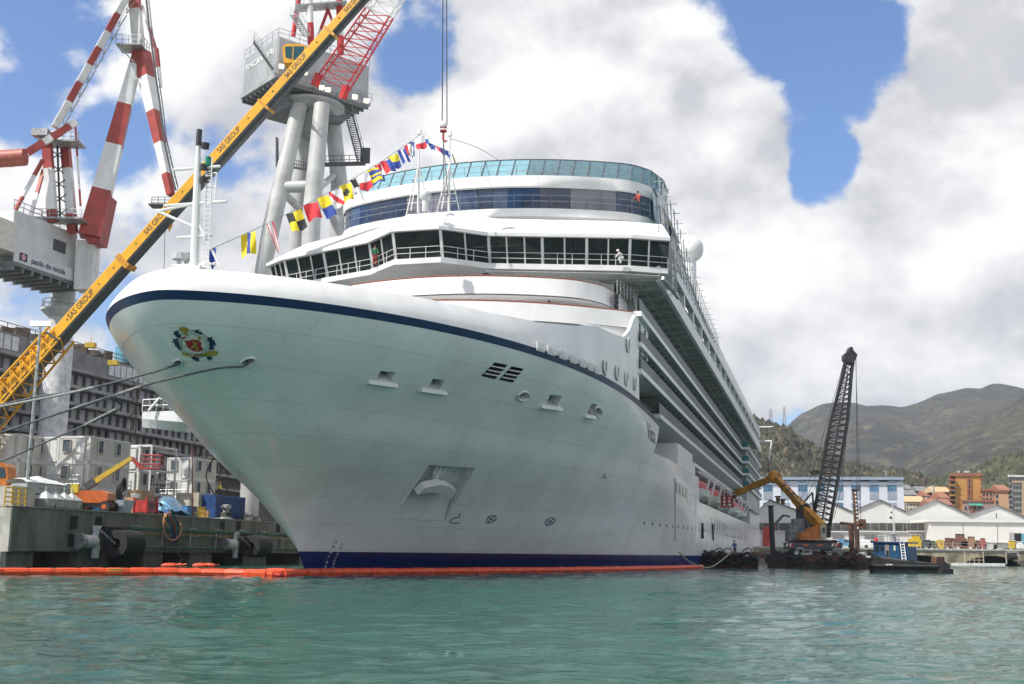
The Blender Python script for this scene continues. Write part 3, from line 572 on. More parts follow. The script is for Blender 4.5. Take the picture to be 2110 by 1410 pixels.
# row of freeing-port grilles hanging over the stripe
for i, (u, v) in enumerate([(1104, 715), (1127, 720), (1152, 729), (1174, 736), (1195, 742), (1212, 748), (1226, 753)]):
    s_, t_, z_ = toship(onhull(u - 1, v + 16) or onside(u, v)); a = (half(s_ + .5, 12.8) - half(s_ - .5, 12.8)); tt = half(s_, zst(s_)) + .14; mb = MB()
    for k in range(6): mb.box(SH(s_, tt, zst(s_) - .12 + .09 * k), (.9 - .06 * abs(k - 2.5), .05, .05), SRZ - math.atan(a))
    for q in (-.4, 0, .4): mb.box(SH(s_ + q, tt + a * q, zst(s_) + .1), (.05, .05, .55), SRZ - math.atan(a))
    mb.build('freeing_port_grille', WHITE, ship)
# oval windows in the shoulder
for u, v, b in ((1274, 757, 10.5), (1288, 768, 11), (1300, 780, 10.5), (1312, 790, 10), (1302, 711, 9)):
    p = HT(u, v, 15.9); s_, t_, z_ = toship(p); tt = min(16, half(s_, zst(s_))) + .02; mb = MB(); mr = MB(); ring = [SH(s_ + .42 * math.cos(a), tt + .05, z_ + .5 * math.sin(a)) for a in [6.283 * i / 14 for i in range(14)]]
    mb.ext(ring, -PT * .1); wn = mb.build('oval_window', DGLASS, ship); mr.tube(ring, .07, 6, closed=True); mr.build('rim', WHITE, wn)
# ---------------- after hull side, lifeboat recess, balcony decks
AFT = 196
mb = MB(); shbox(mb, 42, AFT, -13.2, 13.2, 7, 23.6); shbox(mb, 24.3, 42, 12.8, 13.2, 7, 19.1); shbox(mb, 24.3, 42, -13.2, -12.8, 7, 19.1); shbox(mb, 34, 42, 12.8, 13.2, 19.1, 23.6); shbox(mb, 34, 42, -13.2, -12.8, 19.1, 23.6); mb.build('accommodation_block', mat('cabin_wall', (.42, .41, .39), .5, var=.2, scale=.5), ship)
mb = MB(); shbox(mb, 66, 199, -15.9, 15.9, 6.4, 6.95); mb.build('boat_deck', GREYP, ship)
mb = MB(); shbox(mb, 47, 60, 13, 15.98, 9.4, 11.6); shbox(mb, 60, 62.5, 13, 15.98, 9.4, 10.6); shbox(mb, 36, 66, 12, 15.2, 9.0, 9.58); mb.build('side_house', WHITE, ship); mb = MB(); shbox(mb, 45, 60, -15.98, -13, 9.4, 11.6); mb.build('side_house', WHITE, ship)
mb = MB(); shbox(mb, 158, 199, 13, 15.98, 6.9, 9.9); shbox(mb, 158, 199, -15.98, -13, 6.9, 9.9); shbox(mb, 196, 199.5, -15.9, 15.9, 0, 9.5); mb.build('stern_plating', WHITE, ship)
DK = [(12.55, 24, 13.0), (14.75, 24, 14.9), (16.75, 24, 16.8), (19.1, 24, 19.3)]
PART = mat('balcony_divider', (.10, .10, .10), .6)  # dividers are white; the balcony shade is put into this dark colour
for i, zd in enumerate((12.5, 14.7, 16.75, 19.1)):
    s0 = 34.5 if i == 0 else 24.1
    mb = MB(); shbox(mb, s0, 140, -16.05, 16.05, zd, zd + .38); shbox(mb, 140, 183, -17.1, 17.1, zd, zd + .38); d = mb.build('balcony_deck', WHITE, ship)
    for sd in (1, -1):
        mb = MB(); t_ = sd * 15.97
        for a, b in ((s0, 139.8),):
            shbox(mb, a, b, min(t_, t_ - sd * .05), max(t_, t_ - sd * .05), zd + .38, zd + 1.2)
        t_ = sd * 17.02; shbox(mb, 140.05, 183, min(t_, t_ - sd * .05), max(t_, t_ - sd * .05), zd + .38, zd + 1.2); mb.build('glass_balustrade', BALG, d)
        mb = MB(); shbox(mb, 140, 140.06, min(sd * 16.05, sd * 17.05), max(sd * 16.05, sd * 17.05), zd + .38, zd + 1.25); mb.build('corner_glass', mat('corner_teal_glass', (.04, .17, .19), .08), d)
    mb = MB(); mb.tube([SH(s0, 15.95, zd + 1.24), SH(139.8, 15.95, zd + 1.24)], .04, 5); mb.build('handrail', STEEL, d)
    mb = MB(); s = s0 + 1.2
    while s < 139 and i < 3:
        shbox(mb, s, s + .06, 13.2, 15.8, zd + .38, zd + 2.0); mb.tube([SH(s + .9, 15.8, zd + .38), SH(s + .9, 15.8, zd + 1.5)], .03, 4); s += 2.7
    if mb.v: mb.build('balcony_dividers', PART, d, kind='stuff')
mb = MB(); shbox(mb, 62, 160, 13, 15.9, 10.6, 11.0); shbox(mb, 62, 160, -15.9, -13, 10.6, 11.0); mb.build('boat_deck_soffit', WHITE, ship)
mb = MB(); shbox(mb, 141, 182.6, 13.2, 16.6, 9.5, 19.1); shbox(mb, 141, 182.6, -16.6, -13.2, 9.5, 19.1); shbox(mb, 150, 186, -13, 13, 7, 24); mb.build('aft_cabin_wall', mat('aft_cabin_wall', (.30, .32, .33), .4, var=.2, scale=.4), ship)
# overhanging upper deck
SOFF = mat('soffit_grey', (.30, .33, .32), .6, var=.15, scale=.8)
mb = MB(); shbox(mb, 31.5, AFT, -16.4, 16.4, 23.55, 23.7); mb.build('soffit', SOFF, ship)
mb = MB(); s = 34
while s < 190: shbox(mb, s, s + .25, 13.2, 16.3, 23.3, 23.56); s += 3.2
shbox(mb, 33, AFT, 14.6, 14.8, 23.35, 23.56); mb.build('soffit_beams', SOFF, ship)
s = 36
while s < 138: mb = MB(); mb.tube([SH(s, 13.8, 19.4), SH(s, 13.8, 23.5)], .14, 8); mb.build('pillar', WHITE, ship); s += 8.1
mb = MB()
for sd in (1, -1):
    a, b = sorted((sd * 16.2, sd * 16.55)); shbox(mb, 31.5, AFT, a, b, 23.45, 24.75)
    a, b = sorted((sd * 15.9, sd * 16.5)); shbox(mb, 31.5, AFT, a, b, 26.45, 27.35)
mb.build('fascia', LGREY if 0 else mat('fascia_white', (.66, .67, .67), .4, var=.06, scale=.3), ship)
s = 33.
while s < 192:
    for a_ in (15.9, -16.45): mb = MB(); shbox(mb, s, s + .9, a_, a_ + .55, 24.75, 26.45); mb.build('side_pillar', MATS['fascia_white'], ship)
    s += 8.6
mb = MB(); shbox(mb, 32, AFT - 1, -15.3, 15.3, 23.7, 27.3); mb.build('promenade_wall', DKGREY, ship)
mb = MB(); mb.rail([SH(31.6, 16.45, 27.35), SH(110, 16.45, 27.35), SH(194, 16.45, 27.35)], .9, .03, 2.4); mb.build('side_railing', STEEL, ship)
# upper side screen stepping down aft
UP = [(38, 33.6), (47, 33.9), (56, 33.0), (66, 31.8), (85, 30.6), (119, 29.4), (150, 28.6), (194, 28.0)]
UPM = mat('upper_screen', (.55, .58, .61), .3, var=.12, scale=.35)
for (sa, za), (sb, zb) in zip(UP, UP[1:]):
    mb = MB(); n = max(1, round((sb - sa) / 2.6))
    for k in range(n):
        a, b = sa + (sb - sa) * k / n, sa + (sb - sa) * (k + 1) / n - .09; z1, z2 = za + (zb - za) * k / n, za + (zb - za) * (k + 1) / n
        pc = MB(); pc.ext([SH(a, 15.6, 27.35), SH(b, 15.6, 27.35), SH(b, 15.1, z2), SH(a, 15.1, z1)], -PT * .06); pc.build('screen_panel', UPM if k % 3 else TEAL, ship)
mb = MB()
for (sa, za), (sb, zb) in zip(UP, UP[1:]): mb.tube([SH(sa, 15.15, za + .03), SH(sb, 15.15, zb + .03)], .06, 5); mb.tube([SH(sa, 15.8, za - 1.6), SH(sb, 15.8, zb - 1.6)], .04, 5)
s = 38.
while s < 100: zt = float(np.interp(s, [u[0] for u in UP], [u[1] for u in UP])); mb.tube([SH(s, 16.1, 27.4), SH(s, 15.7, zt + 1.0)], .05, 5); mb.tube([SH(s, 15.2, zt + .5), SH(s, 16.3, zt + .5)], .04, 4); mb.tube([SH(s, 16.1, 29.4), SH(s + 2.7, 15.8, zt + .6)], .035, 4); s += 2.7
mb.build('scaffold', STEEL, ship)
mb = MB(); shbox(mb, 40, 190, -15, 15, 27.2, 28.0); shbox(mb, 44, 120, -13, 13, 28, 30.5); mb.build('upper_block', WHITE, ship)
mb = MB(); mb.sph(HT(1421, 514, 11.5), 2.0, 20, 14); mb.tube([HT(1421, 514, 11.5) - Vector((0, 0, 1.5)), Vector((*HT(1421, 514, 11.5)[:2], 30.4))], .9, 12); mb.build('radome', WHITE, ship, smooth=True)
mb = MB(); p = SH(193, 16.3, 25.5); mb.beam(p, p + PT * 2.6, .3); mb.beam(p + PT * 2.6, p + PT * 2.0 + Vector((0, 0, -4)), .25); mb.beam(p + Vector((0, 0, 3)), p + PT * 3 + Vector((0, 0, 3)), .2); mb.build('stern_davit', WHITE, ship)
# after hull side windows, ropes and slots
for a, b, n, zc in ((1465, 1492, 6, 5.0), (1493, 1537, 15, 4.7)):
    sa, sb = toship(HT(a, 1060, 16))[0], toship(HT(b, 1080, 16))[0]
    for k in range(n):
        s = sa + (sb - sa) * k / max(1, n - 1); mb = MB(); shbox(mb, s, s + .9, 15.98, 16.03, zc - .75, zc + .75); mb.build('hull_window', mat('pale_window', (.38, .48, .58), .1), ship)
for u, v in ((1394, 1005), (1401, 1008), (1408, 1012), (1414, 1016)):
    decal([(u - 1.7, v - 12), (u + 1.7, v - 10), (u + 1.7, v + 12), (u - 1.7, v + 10)], mat('hull_window_grey', (.3, .34, .37), .2), .03, 'hull_window')
for u, v0, v1 in ((1447, 1078, 1110), (1468, 1080, 1114)):
    p, q = HT(u, v0, 16.04), HT(u + 1, v1, 16.04); mb = MB(); mb.tube([p, q], .14, 6); mb.build('door_slot', DARK, ship)
for i in range(34):
    s = 40 + i * 2.6; mb = MB(); z = 4.1; t0 = half(s, z) + .02; ring = [SH(s + .16 * math.cos(a), t0, z + .2 * math.sin(a)) for a in [6.283 * k / 8 for k in range(8)]]; mb.ext(ring, -PT * .06); mb.build('porthole', DGLASS, ship)
mb = MB(); mb.tube([onhull(1390, 985, .05), onhull(1391, 1115, .05)], .06, 5); mb.build('hull_pipe', WHITE, ship); mb = MB(); mb.tube([onhull(1434, 1000, .05) or HT(1434, 1000, 16.05), HT(1434, 1120, 16.05)], .06, 5); mb.build('hull_pipe', WHITE, ship)
# ---------------- front tiers
def plan(fs, ts): return [(fs(t), t) for t in ts]
def band(name, pts, z0, z1, m, thick=.25, lean=0., par=None):   # curved bulwark: pts (s,t) front line
    mb = MB(); zf = z0 if callable(z0) else (lambda t: z0); o = [SH(s, t, zf(t)) for s, t in pts]; u = [SH(s + lean, t, z1) for s, t in pts]; ui = [SH(s + lean + thick, t * .985, z1) for s, t in pts]; oi = [SH(s + thick, t * .985, zf(t)) for s, t in pts]
    mb.grid([o, u, ui, oi, o]); return mb.build(name, m, par or ship, smooth=30)
def deckplate(name, pts, z, sback, m, th=.12, par=None):
    mb = MB(); a = [SH(s + .02, t, z) for s, t in pts]; b = [SH(sback, t, z) for s, t in pts]; dz = Vector((0, 0, th))
    mb.grid([[p + dz for p in a], [p + dz for p in b]]); mb.grid([a, b], flip=True); return mb.build(name, m, par or ship)
T1 = np.linspace(-15.7, 15.7, 41); f1 = lambda t: 16.5 + .030 * t * t
P1 = plan(f1, T1); P1 = [(P1[0][0] + 6, -15.7)] + P1 + [(P1[-1][0] + 6, 15.7)]
band('terrace_bulwark', P1, lambda t: 18.0 - 1.5 * max(0, (abs(t) - 11.5) / 4.2) ** 2, 19.35, WHITE, .3, .25); deckplate('terrace_deck', P1, 17.95, 34, GREYP); deckplate('terrace_soffit', P1, 18.05, 34, WHITE, .05)
def tierplan(f, tmax, rc, n=34):
    ts = np.linspace(-tmax, tmax, n); out = []
    for t in ts:
        e = max(0, abs(t) - (tmax - rc)) / rc; out.append((f(t) + rc * 1.3 * (1 - math.sqrt(max(0, 1 - e * e))), t))
    return [(out[0][0] + 4, -tmax)] + out + [(out[-1][0] + 4, tmax)]
f2 = lambda t: 21.4 + .028 * t * t
P2 = tierplan(f2, 13.3, 3.2); band('terrace_bulwark', P2, 20.9, 22.3, WHITE, .3, .25); deckplate('terrace_deck', P2, 20.85, 36, GREYP); deckplate('terrace_soffit', P2, 20.8, 36, WHITE, .04)
mb = MB()                                                   # walls behind the terraces
for f, z0, z1, tm, off in ((f1, 12.9, 18., 15.2, 3.2), (f1, 18.0, 20.9, 12.8, 8.2), (f2, 20.9, 24.1, 12.6, 6.4)):
    a = [(f(t) + off, t) for t in np.linspace(-tm, tm, 30)]; mb.grid([[SH(s, t, z0) for s, t in a], [SH(s, t, z1) for s, t in a]])
mb.build('front_wall', WHITE, ship, smooth=30)
for u, v, w_, h_, s, m in ((886, 567, 6, 4, 26, DGLASS), (780, 575, 12, 4, 26, DGLASS), (1003, 560, 9, 5, 26.5, DGLASS), (960, 612, 9, 5, 24.0, mat('door_brown', (.12, .05, .03), .5)), (982, 613, 9, 5, 24.0, DGLASS), (845, 612, 7, 6, 23, DGLASS)):
    p = HS(u, v, s)
    for _ in range(4): wf = (lambda t: 16.5 + .03 * t * t + 8.2) if v > 590 else (lambda t: 21.4 + .028 * t * t + 6.4); p = HS(u, v, wf(toship(p)[1]) - .12)
    s_, t_, z_ = toship(p); k = 1 / 25.; mb = MB(); shbox(mb, s_ - .1, s_ + .7, t_ - w_ * k, t_ + w_ * k, z_ - h_ * k * 1.2, z_ + h_ * k * 1.2); mb.build('front_window', m, ship)
RRED = mat('rail_teak', (.22, .07, .04), .5)
for P, z in ((P1, 19.37), (P2, 22.32)): mb = MB(); mb.tube([SH(s + .35, t * .99, z + .06) for s, t in P], .07, 6); mb.build('cap_rail', RRED, ship)
# louvre strip at the end of tier two
for k in range(3): mb = MB(); p = HT(1272, 610 + 11 * k, 13.4); s_, t_, z_ = toship(p); shbox(mb, s_ - .5, s_ + .5, 13.2, 13.42, z_ - .16, z_ + .16); mb.build('vent_slot', DARK, ship)
# ---------------- navigating bridge
BW = [(32.2, -18.9), (30.4, -16.6), (28.4, -12.), (26.4, -7.0), (23.6, -3.9), (23.6, .1), (26.4, 3.3), (27.6, 7.5), (28.6, 11.), (29.6, 14.4), (31.2, 17.3)]
bz0, bz1 = 24.55, 26.65; WB = [(s + .75, t * .985) for s, t in BW]           # window foot stands back
def br(s, t, z): return SH(s, t, z)
mb = MB(); fl = [SH(s - .5, t * 1.01, 24.5) for s, t in WB]; fl2 = [SH(s - .5, t * 1.01, 24.05) for s, t in WB]; mb.grid([fl2, fl]); mb.grid([fl, [SH(38, t, 24.5) for s, t in WB]]); mb.grid([fl2, [SH(s + 5, t * .9, 23.75) for s, t in WB], [SH(38, t, 23.7) for s, t in WB]], flip=True); mb.build('bridge_deck', WHITE, ship)
mb = MB(); mb.ext([SH(s - 1.0, t * .98 if abs(t) < 18 else t * .97, 23.72) for s, t in WB[6:]] + [SH(36, 17, 23.72), SH(36, 3, 23.72)], (0, 0, .05)); mb.build('wing_soffit', mat('wing_soffit', (.5, .51, .51), .4), ship)
roof = MB(); e0 = [SH(s - .35, t * 1.012, bz1) for s, t in BW]; e1 = [SH(s - .35, t * 1.012, bz1 + .28) for s, t in BW]; e2 = [SH(s + 2.9, t * .95, bz1 + 2.35) for s, t in BW]; e3 = [SH(38, t * .93, bz1 + 2.5) for s, t in BW]
roof.grid([[SH(s + 1, t, bz1) for s, t in BW], e0, e1, e2, e3]); roof.build('bridge_roof', WHITE, ship)
mb = MB(); mb.grid([[SH(s + 1.0, t, z) for s, t in BW] for z in (24.5, 24.62)]); mb.build('bridge_sill', WHITE, ship)
npn = [3, 3, 3, 2, 1, 2, 3, 2, 2, 2]
br_in = MB(); br_in.grid([[SH(s + 4.5, t * .9, 24.5) for s, t in BW], [SH(s + 4.5, t * .9, 26.6) for s, t in BW]]); br_in.build('bridge_bulkhead', mat('bridge_interior', (.42, .43, .39), .7, var=.5, scale=.7), ship)
BRG = glassmat('bridge_pane', (.07, .095, .09), .3)
for i, n in enumerate(npn):
    a0, b0, a1, b1 = WB[i], WB[i + 1], BW[i], BW[i + 1]
    for k in range(n):
        g = .055 / max(.6, n); f0, f1_ = k / n + g, (k + 1) / n - g
        L2 = lambda p, q, f: (p[0] + (q[0] - p[0]) * f, p[1] + (q[1] - p[1]) * f)
        q = [SH(*L2(a0, b0, f0), bz0 + .08), SH(*L2(a0, b0, f1_), bz0 + .08), SH(*L2(a1, b1, f1_), bz1 - .03), SH(*L2(a1, b1, f0), bz1 - .03)]
        mb = MB(); mb.ext(q, AX * .04); mb.build('bridge_window', BRG, ship)
        mb = MB(); x0, x1 = SH(*L2(a0, b0, k / n), bz0), SH(*L2(a1, b1, k / n), bz1); wd = .22 if k == 0 else .11; mb.beam(x0 - AX * .03, x1 - AX * .03, wd, .14, up=tuple(AX)); mb.build('mullion', WHITE, ship)
        if (i + k) % 2 == 0: mb = MB(); c = (q[2] + q[3]) / 2; mb.tube([c - AX * .12, c.lerp((q[0] + q[1]) / 2, .45) - AX * .14], .025, 4); mb.build('wiper', BLKST, ship)
for s_i in (0, -1): mb = MB(); a, b = WB[s_i], BW[s_i]; mb.beam(SH(*a, bz0), SH(*b, bz1), .2, .16, up=tuple(AX)); mb.ext([SH(a[0], a[1], bz0), SH(a[0] + 4, a[1], bz0), SH(b[0] + 4, b[1], bz1), SH(b[0], b[1], bz1)], PT * .05); mb.build('wing_end_window', BRG, ship)
mb = MB(); mb.rail([SH(s - .35, t * 1.008, 24.5) for s, t in WB], .95, .028, 1.35); mb.build('bridge_railing', WHITE, ship)
mb = MB(); c = [SH(33.5, 17.6, z) for z in (22.8, 23.3, 23.9, 24.5)]
for k, p in enumerate(c): mb.rail([p - AX * 2, p + AX * .6], .4, .04, .6)
mb.beam(SH(31, 16.8, 23.6), SH(34.4, 17.7, 22.6), .25); mb.rail([SH(29, 13.4, 22.0), SH(33, 14.4, 22.0)], 1.1, .05, .7, 3); mb.build('wing_gear', STEEL, ship)
# ---------------- observation lounge and glass wind screen
fL = lambda t: 33.5 + .020 * (t + .8) ** 2
PL = tierplan(fL, 15.4, 3.0, 40); PL = [(s + 0, t) for s, t in PL]
mb = MB(); mb.grid([[SH(s + 2, t * .96, 28.4) for s, t in PL], [SH(s + 2, t * .96, 30.6) for s, t in PL]]); mb.build('lounge_base_wall', WHITE, ship, smooth=30)
mb = MB(); mb.grid([[SH(s - .15, t, 30.55), SH(s - .15, t, 30.55)][0:1][0] for s, t in PL] and [[SH(s + 2.5, t * .95, 30.5) for s, t in PL], [SH(s - .2, t, 30.45) for s, t in PL], [SH(s - .2, t, 31.15) for s, t in PL], [SH(s + .6, t, 31.2) for s, t in PL]]); mb.build('lounge_sill', WHITE, ship, smooth=30)
mb = MB(); mb.grid([[SH(s - .1, t, 33.05) for s, t in PL], [SH(s - .25, t, 33.15) for s, t in PL], [SH(s - .25, t, 34.15) for s, t in PL], [SH(s + 1.2, t * .98, 34.2) for s, t in PL], [SH(60, t * .98, 34.2) for s, t in PL]]); mb.build('lounge_roof', WHITE, ship, smooth=30)
def along(P, n):
    d = [0]
    for a, b in zip(P, P[1:]): d.append(d[-1] + math.hypot(a[0] - b[0], a[1] - b[1]))
    return [(float(np.interp(d[-1] * k / n, d, [p[0] for p in P])), float(np.interp(d[-1] * k / n, d, [p[1] for p in P]))) for k in range(n + 1)]
LG = [mat('lounge_glass_a', (.012, .03, .075), .05, spec=.8, var=.2, scale=.3), mat('lounge_glass_b', (.04, .07, .14), .05, spec=.8, var=.2, scale=.3), mat('lounge_glass_blind', (.19, .19, .23), .12, spec=.8, var=.15, scale=.3)]
Q = along(PL, 34)
for k, (a, b) in enumerate(zip(Q, Q[1:])):
    g = lambda f, z: SH(a[0] + (b[0] - a[0]) * f, a[1] + (b[1] - a[1]) * f, z); mb = MB(); mb.ext([g(.012, 31.15), g(.988, 31.15), g(.988, 33.08), g(.012, 33.08)], AX * .06); mb.build('lounge_window', LG[(0, 0, 1, 2, 0, 1, 1, 2, 0, 0, 2)[(k * 7) % 11]], ship)
mb = MB(); mb.grid([[SH(s + .12, t * .995, z) for s, t in PL] for z in (31.15, 33.08)]); mb.build('lounge_mullions', BLKST, ship)
PG = [(s + .9, t * .985) for s, t in PL]; Q = along(PG, 34)
for k, (a, b) in enumerate(zip(Q, Q[1:])):
    g = lambda f, z: SH(a[0] + (b[0] - a[0]) * f + (z - 34.2) * .72, a[1] + (b[1] - a[1]) * f, z); mb = MB(); mb.ext([g(.01, 34.3), g(.99, 34.3), g(.99, 36.5), g(.01, 36.5)], AX * .03); pn = mb.build('wind_screen_panel', TEAL, ship)
    mb = MB(); mb.beam(g(0, 34.2) - AX * .03, g(0, 36.55) - AX * .03, .07, .08, up=tuple(AX)); mb.build('screen_post', DKGREY, pn)
mb = MB(); mb.tube([SH(s + 1.68, t, 36.55) for s, t in PG], .05, 5); mb.build('screen_top_rail', DKGREY, ship)
for P, z, h in ((PL, 31.2, 1.05), (PG, 34.2, 1.1)):
    mb = MB(); mb.rail([SH(s - .5, t * 1.01, z) for s, t in P[1:-1]][::2], h, .025, 2.4); mb.build('maintenance_railing', STEEL, ship)
mb = MB()
for k in range(9): p = SH(44 + (k % 3), -8 + 2.6 * k, 34.2); mb.box(p + Vector((0, 0, .5)), (1.6, 1.5, 1.0), SRZ)
mb.build('deck_lounger_stacks', mat('deck_blue', (.05, .13, .25), .6), ship)
# ---------------- masts
def tripod(u, v0, v1, s, nm):
    b, t = HS(u, v0, s), HS(u + 2, v1, s); mb = MB(); mb.tube([b, t], [.12, .06], 8)
    for dt, ds in ((-1.3, .6), (-.4, -.7), (.75, .6)): mb.tube([b + PT * dt + AX * ds, b.lerp(t, .62)], .05, 7)
    for k in range(6): p = b.lerp(t, .12 + .1 * k); mb.tube([p - PT * (.9 - .12 * k), p + PT * (.6 - .08 * k)], .03, 5)
    mb.box(t, (.3, .3, .4), SRZ); return mb.build(nm, WHITE, ship, smooth=True), t
_, MT1 = tripod(862, 438, 272, 27.5, 'signal_mast'); _, MT2 = tripod(925, 435, 276, 28.0, 'signal_mast')
mb = MB(); p = HS(876, 436, 27); mb.tube([p, p + Vector((0, 0, 1.0))], .28, 10); mb.sph(p + Vector((0, 0, 1.35)), .5, 12, 8); mb.build('searchlight', LGREY, ship, smooth=True)
fm0, fm1 = HT(400, 562, .0), HT(409, 300, .0)
mb = MB(); mb.tube([fm0, fm0.lerp(fm1, .8), fm1], [.22, .17, .1], 10)
for f, l in ((.06, 1.1), (.28, .9), (.54, 1.6), (.82, 1.2)): p = fm0.lerp(fm1, f); mb.tube([p - PT * l * 1.1, p + PT * l], .07, 6)
p = fm0.lerp(fm1, .54); mb.tube([p, p - PT * 2.1 + Vector((0, 0, -.25))], .07, 6); mb.tube([p + Vector((0, 0, -1.2)), p - PT * 2.1 + Vector((0, 0, -.25))], .07, 6); mb.tube([fm0 + PT * 1.5, fm0.lerp(fm1, .42)], .07, 6)
mb.box(fm0 + Vector((0, 0, -.4)), (1.8, 1.6, 1.0), SRZ); mb.rail([fm0.lerp(fm1, .55) + PT * .5, fm0.lerp(fm1, .55) + PT * 1.0], 1.4, .04, .3)
fmo = mb.build('fore_mast', WHITE, ship, smooth=True)
mb = MB(); l0, l1 = fm0 + PT * .55 - AX * .2, fm0.lerp(fm1, .9) + PT * .45
for d in (0, .3): mb.tube([l0 + PT * d, l1 + PT * d], .03, 4)
for k in range(24): p = l0.lerp(l1, k / 24); mb.tube([p, p + PT * .3], .02, 4)
mb.build('mast_ladder', WHITE, fmo)
for f in (.70, .80, .97): mb = MB(); mb.tube([fm0.lerp(fm1, f) + PT * .35, fm0.lerp(fm1, f + .045) + PT * .38], .2, 10); mb.build('navigation_light', BLKST, fmo)
mb = MB(); mb.tube([fm1, fm1 + Vector((0, 0, .8))], .14, 8); mb.build('top_light', BLKST, fmo)
mb = MB(); p = fm0.lerp(fm1, .83) + PT * .55; mb.tube([p, p + Vector((0, 0, .45))], .16, 8); mb.build('green_light', mat('green_lens', (.01, .2, .12), .2), fmo)
for u in (368, 383): mb = MB(); p = HT(u, 560, -1.2); mb.tube([p, p + Vector((0, 0, .6))], .12, 6); mb.tube([p + Vector((0, 0, .6)), p + Vector((0, 0, .9))], .36, 10); mb.build('mooring_light', LGREY, ship)
# ---------------- lifeboats: things of their own, hung along the side
LBG = 'lifeboats hung along the port side'
def lifeboat(s, label, first=None):
    o = thing('lifeboat', label, 'lifeboat', SH(s, 15.2, 7.1), SRZ, LBG); h = MB(); rows = []
    for k in range(9):
        x = -4.2 + 8.4 * k / 8; wd = 1.5 * (1 - abs(x / 4.4) ** 3); rows.append([Vector((x, y * wd, z + .25 * abs(x / 4.2) ** 2)) for y, z in ((-1, 1.3), (-.95, .6), (-.5, .1), (0, 0), (.5, .1), (.95, .6), (1, 1.3))])
    h.grid(rows); h.build('hull', mat('lifeboat_white', (.66, .67, .62), .4), o, W=False, smooth=True)
    c = MB(); rows = []
    for k in range(9):
        x = -3.9 + 7.8 * k / 8; wd = 1.45 * (1 - abs(x / 4.3) ** 3); rows.append([Vector((x, y * wd, 1.3 + z * (1 - .5 * abs(x / 4) ** 4))) for y, z in ((-1, 0), (-.85, .8), (-.4, 1.15), (.4, 1.15), (.85, .8), (1, 0))])
    c.grid(rows); c.build('canopy', mat('lifeboat_red', (.50, .045, .05), .45), o, W=False, smooth=True)
    for x in (-3.2, 3.2): d = MB(); d.beam((x, .6, 3.6), (x, -1.9, 2.8), .3); d.beam((x, -1.9, 2.8), (x, -1.4, .9), .22); d.build('davit', WHITE, o, W=False)
    return o
for s, lb in ((71, 'red topped white lifeboat nearest the bow, below the lowest balconies'), (87, 'second red topped lifeboat from the bow, beside the yellow work boom'), (103, 'third red topped lifeboat from the bow, behind the orange work basket'), (119, 'fourth red topped lifeboat from the bow, hung along the side'), (135, 'red topped lifeboat nearest the stern, below the corner balconies')): lifeboat(s, lb)
# ------------------------------------------------------------------ helpers for cranes
Z1 = Vector((0, 0, 1))
def bands(p, q, w0, w1, cuts, ms, name, parent, dep=None, start=0, smooth=False, tube=False):
    p, q = Vector(p), Vector(q); f0 = 0.
    for i, f in enumerate(list(cuts) + [1.]):
        mb = MB(); a, b = p.lerp(q, f0), p.lerp(q, f); wa, wb = w0 + (w1 - w0) * f0, w0 + (w1 - w0) * f
        if tube: mb.tube([a, b], [wa / 2, wb / 2], 14, cap=True)
        else: mb.beam(a, b, wa, (dep or 1) * wa, wb, (dep or 1) * wb)
        mb.build(name, ms[(i + start) % len(ms)], parent, smooth=smooth); f0 = f
def lattice(mb, c0, c1, n, r, rd, mi=0):                     # c0, c1: the four chord ends at each end
    for a, b in zip(c0, c1): mb.tube([a, b], r, 6, mi=mi)
    for k in range(n):
        f, g = k / n, (k + 1) / n
        for i in range(4):
            j = (i + 1) % 4; a, b = Vector(c0[i]).lerp(c1[i], f), Vector(c0[j]).lerp(c1[j], g); mb.tube([a, b], rd, 4, mi=mi, cap=False)
            c, d = Vector(c0[i]).lerp(c1[i], f), Vector(c0[j]).lerp(c1[j], f); mb.tube([c, d], rd, 4, mi=mi, cap=False)
    return mb
def stairs(mb, p, q, wdir, n, r=.04, steps=True):
    p, q, wd = Vector(p), Vector(q), Vector(wdir)
    for d in (Vector(), wd): mb.beam(p + d, q + d, .06, .2); mb.tube([p + d + Z1, q + d + Z1], r, 4); [mb.tube([p.lerp(q, k / 5) + d, p.lerp(q, k / 5) + d + Z1], r * .8, 4) for k in range(6)]
    for k in range(n): c = p.lerp(q, (k + .5) / n); mb.beam(c, c + wd, .22, .05)
def lamp(mb, p, m=0): mb.box(p, (.5, .35, .4), .3)
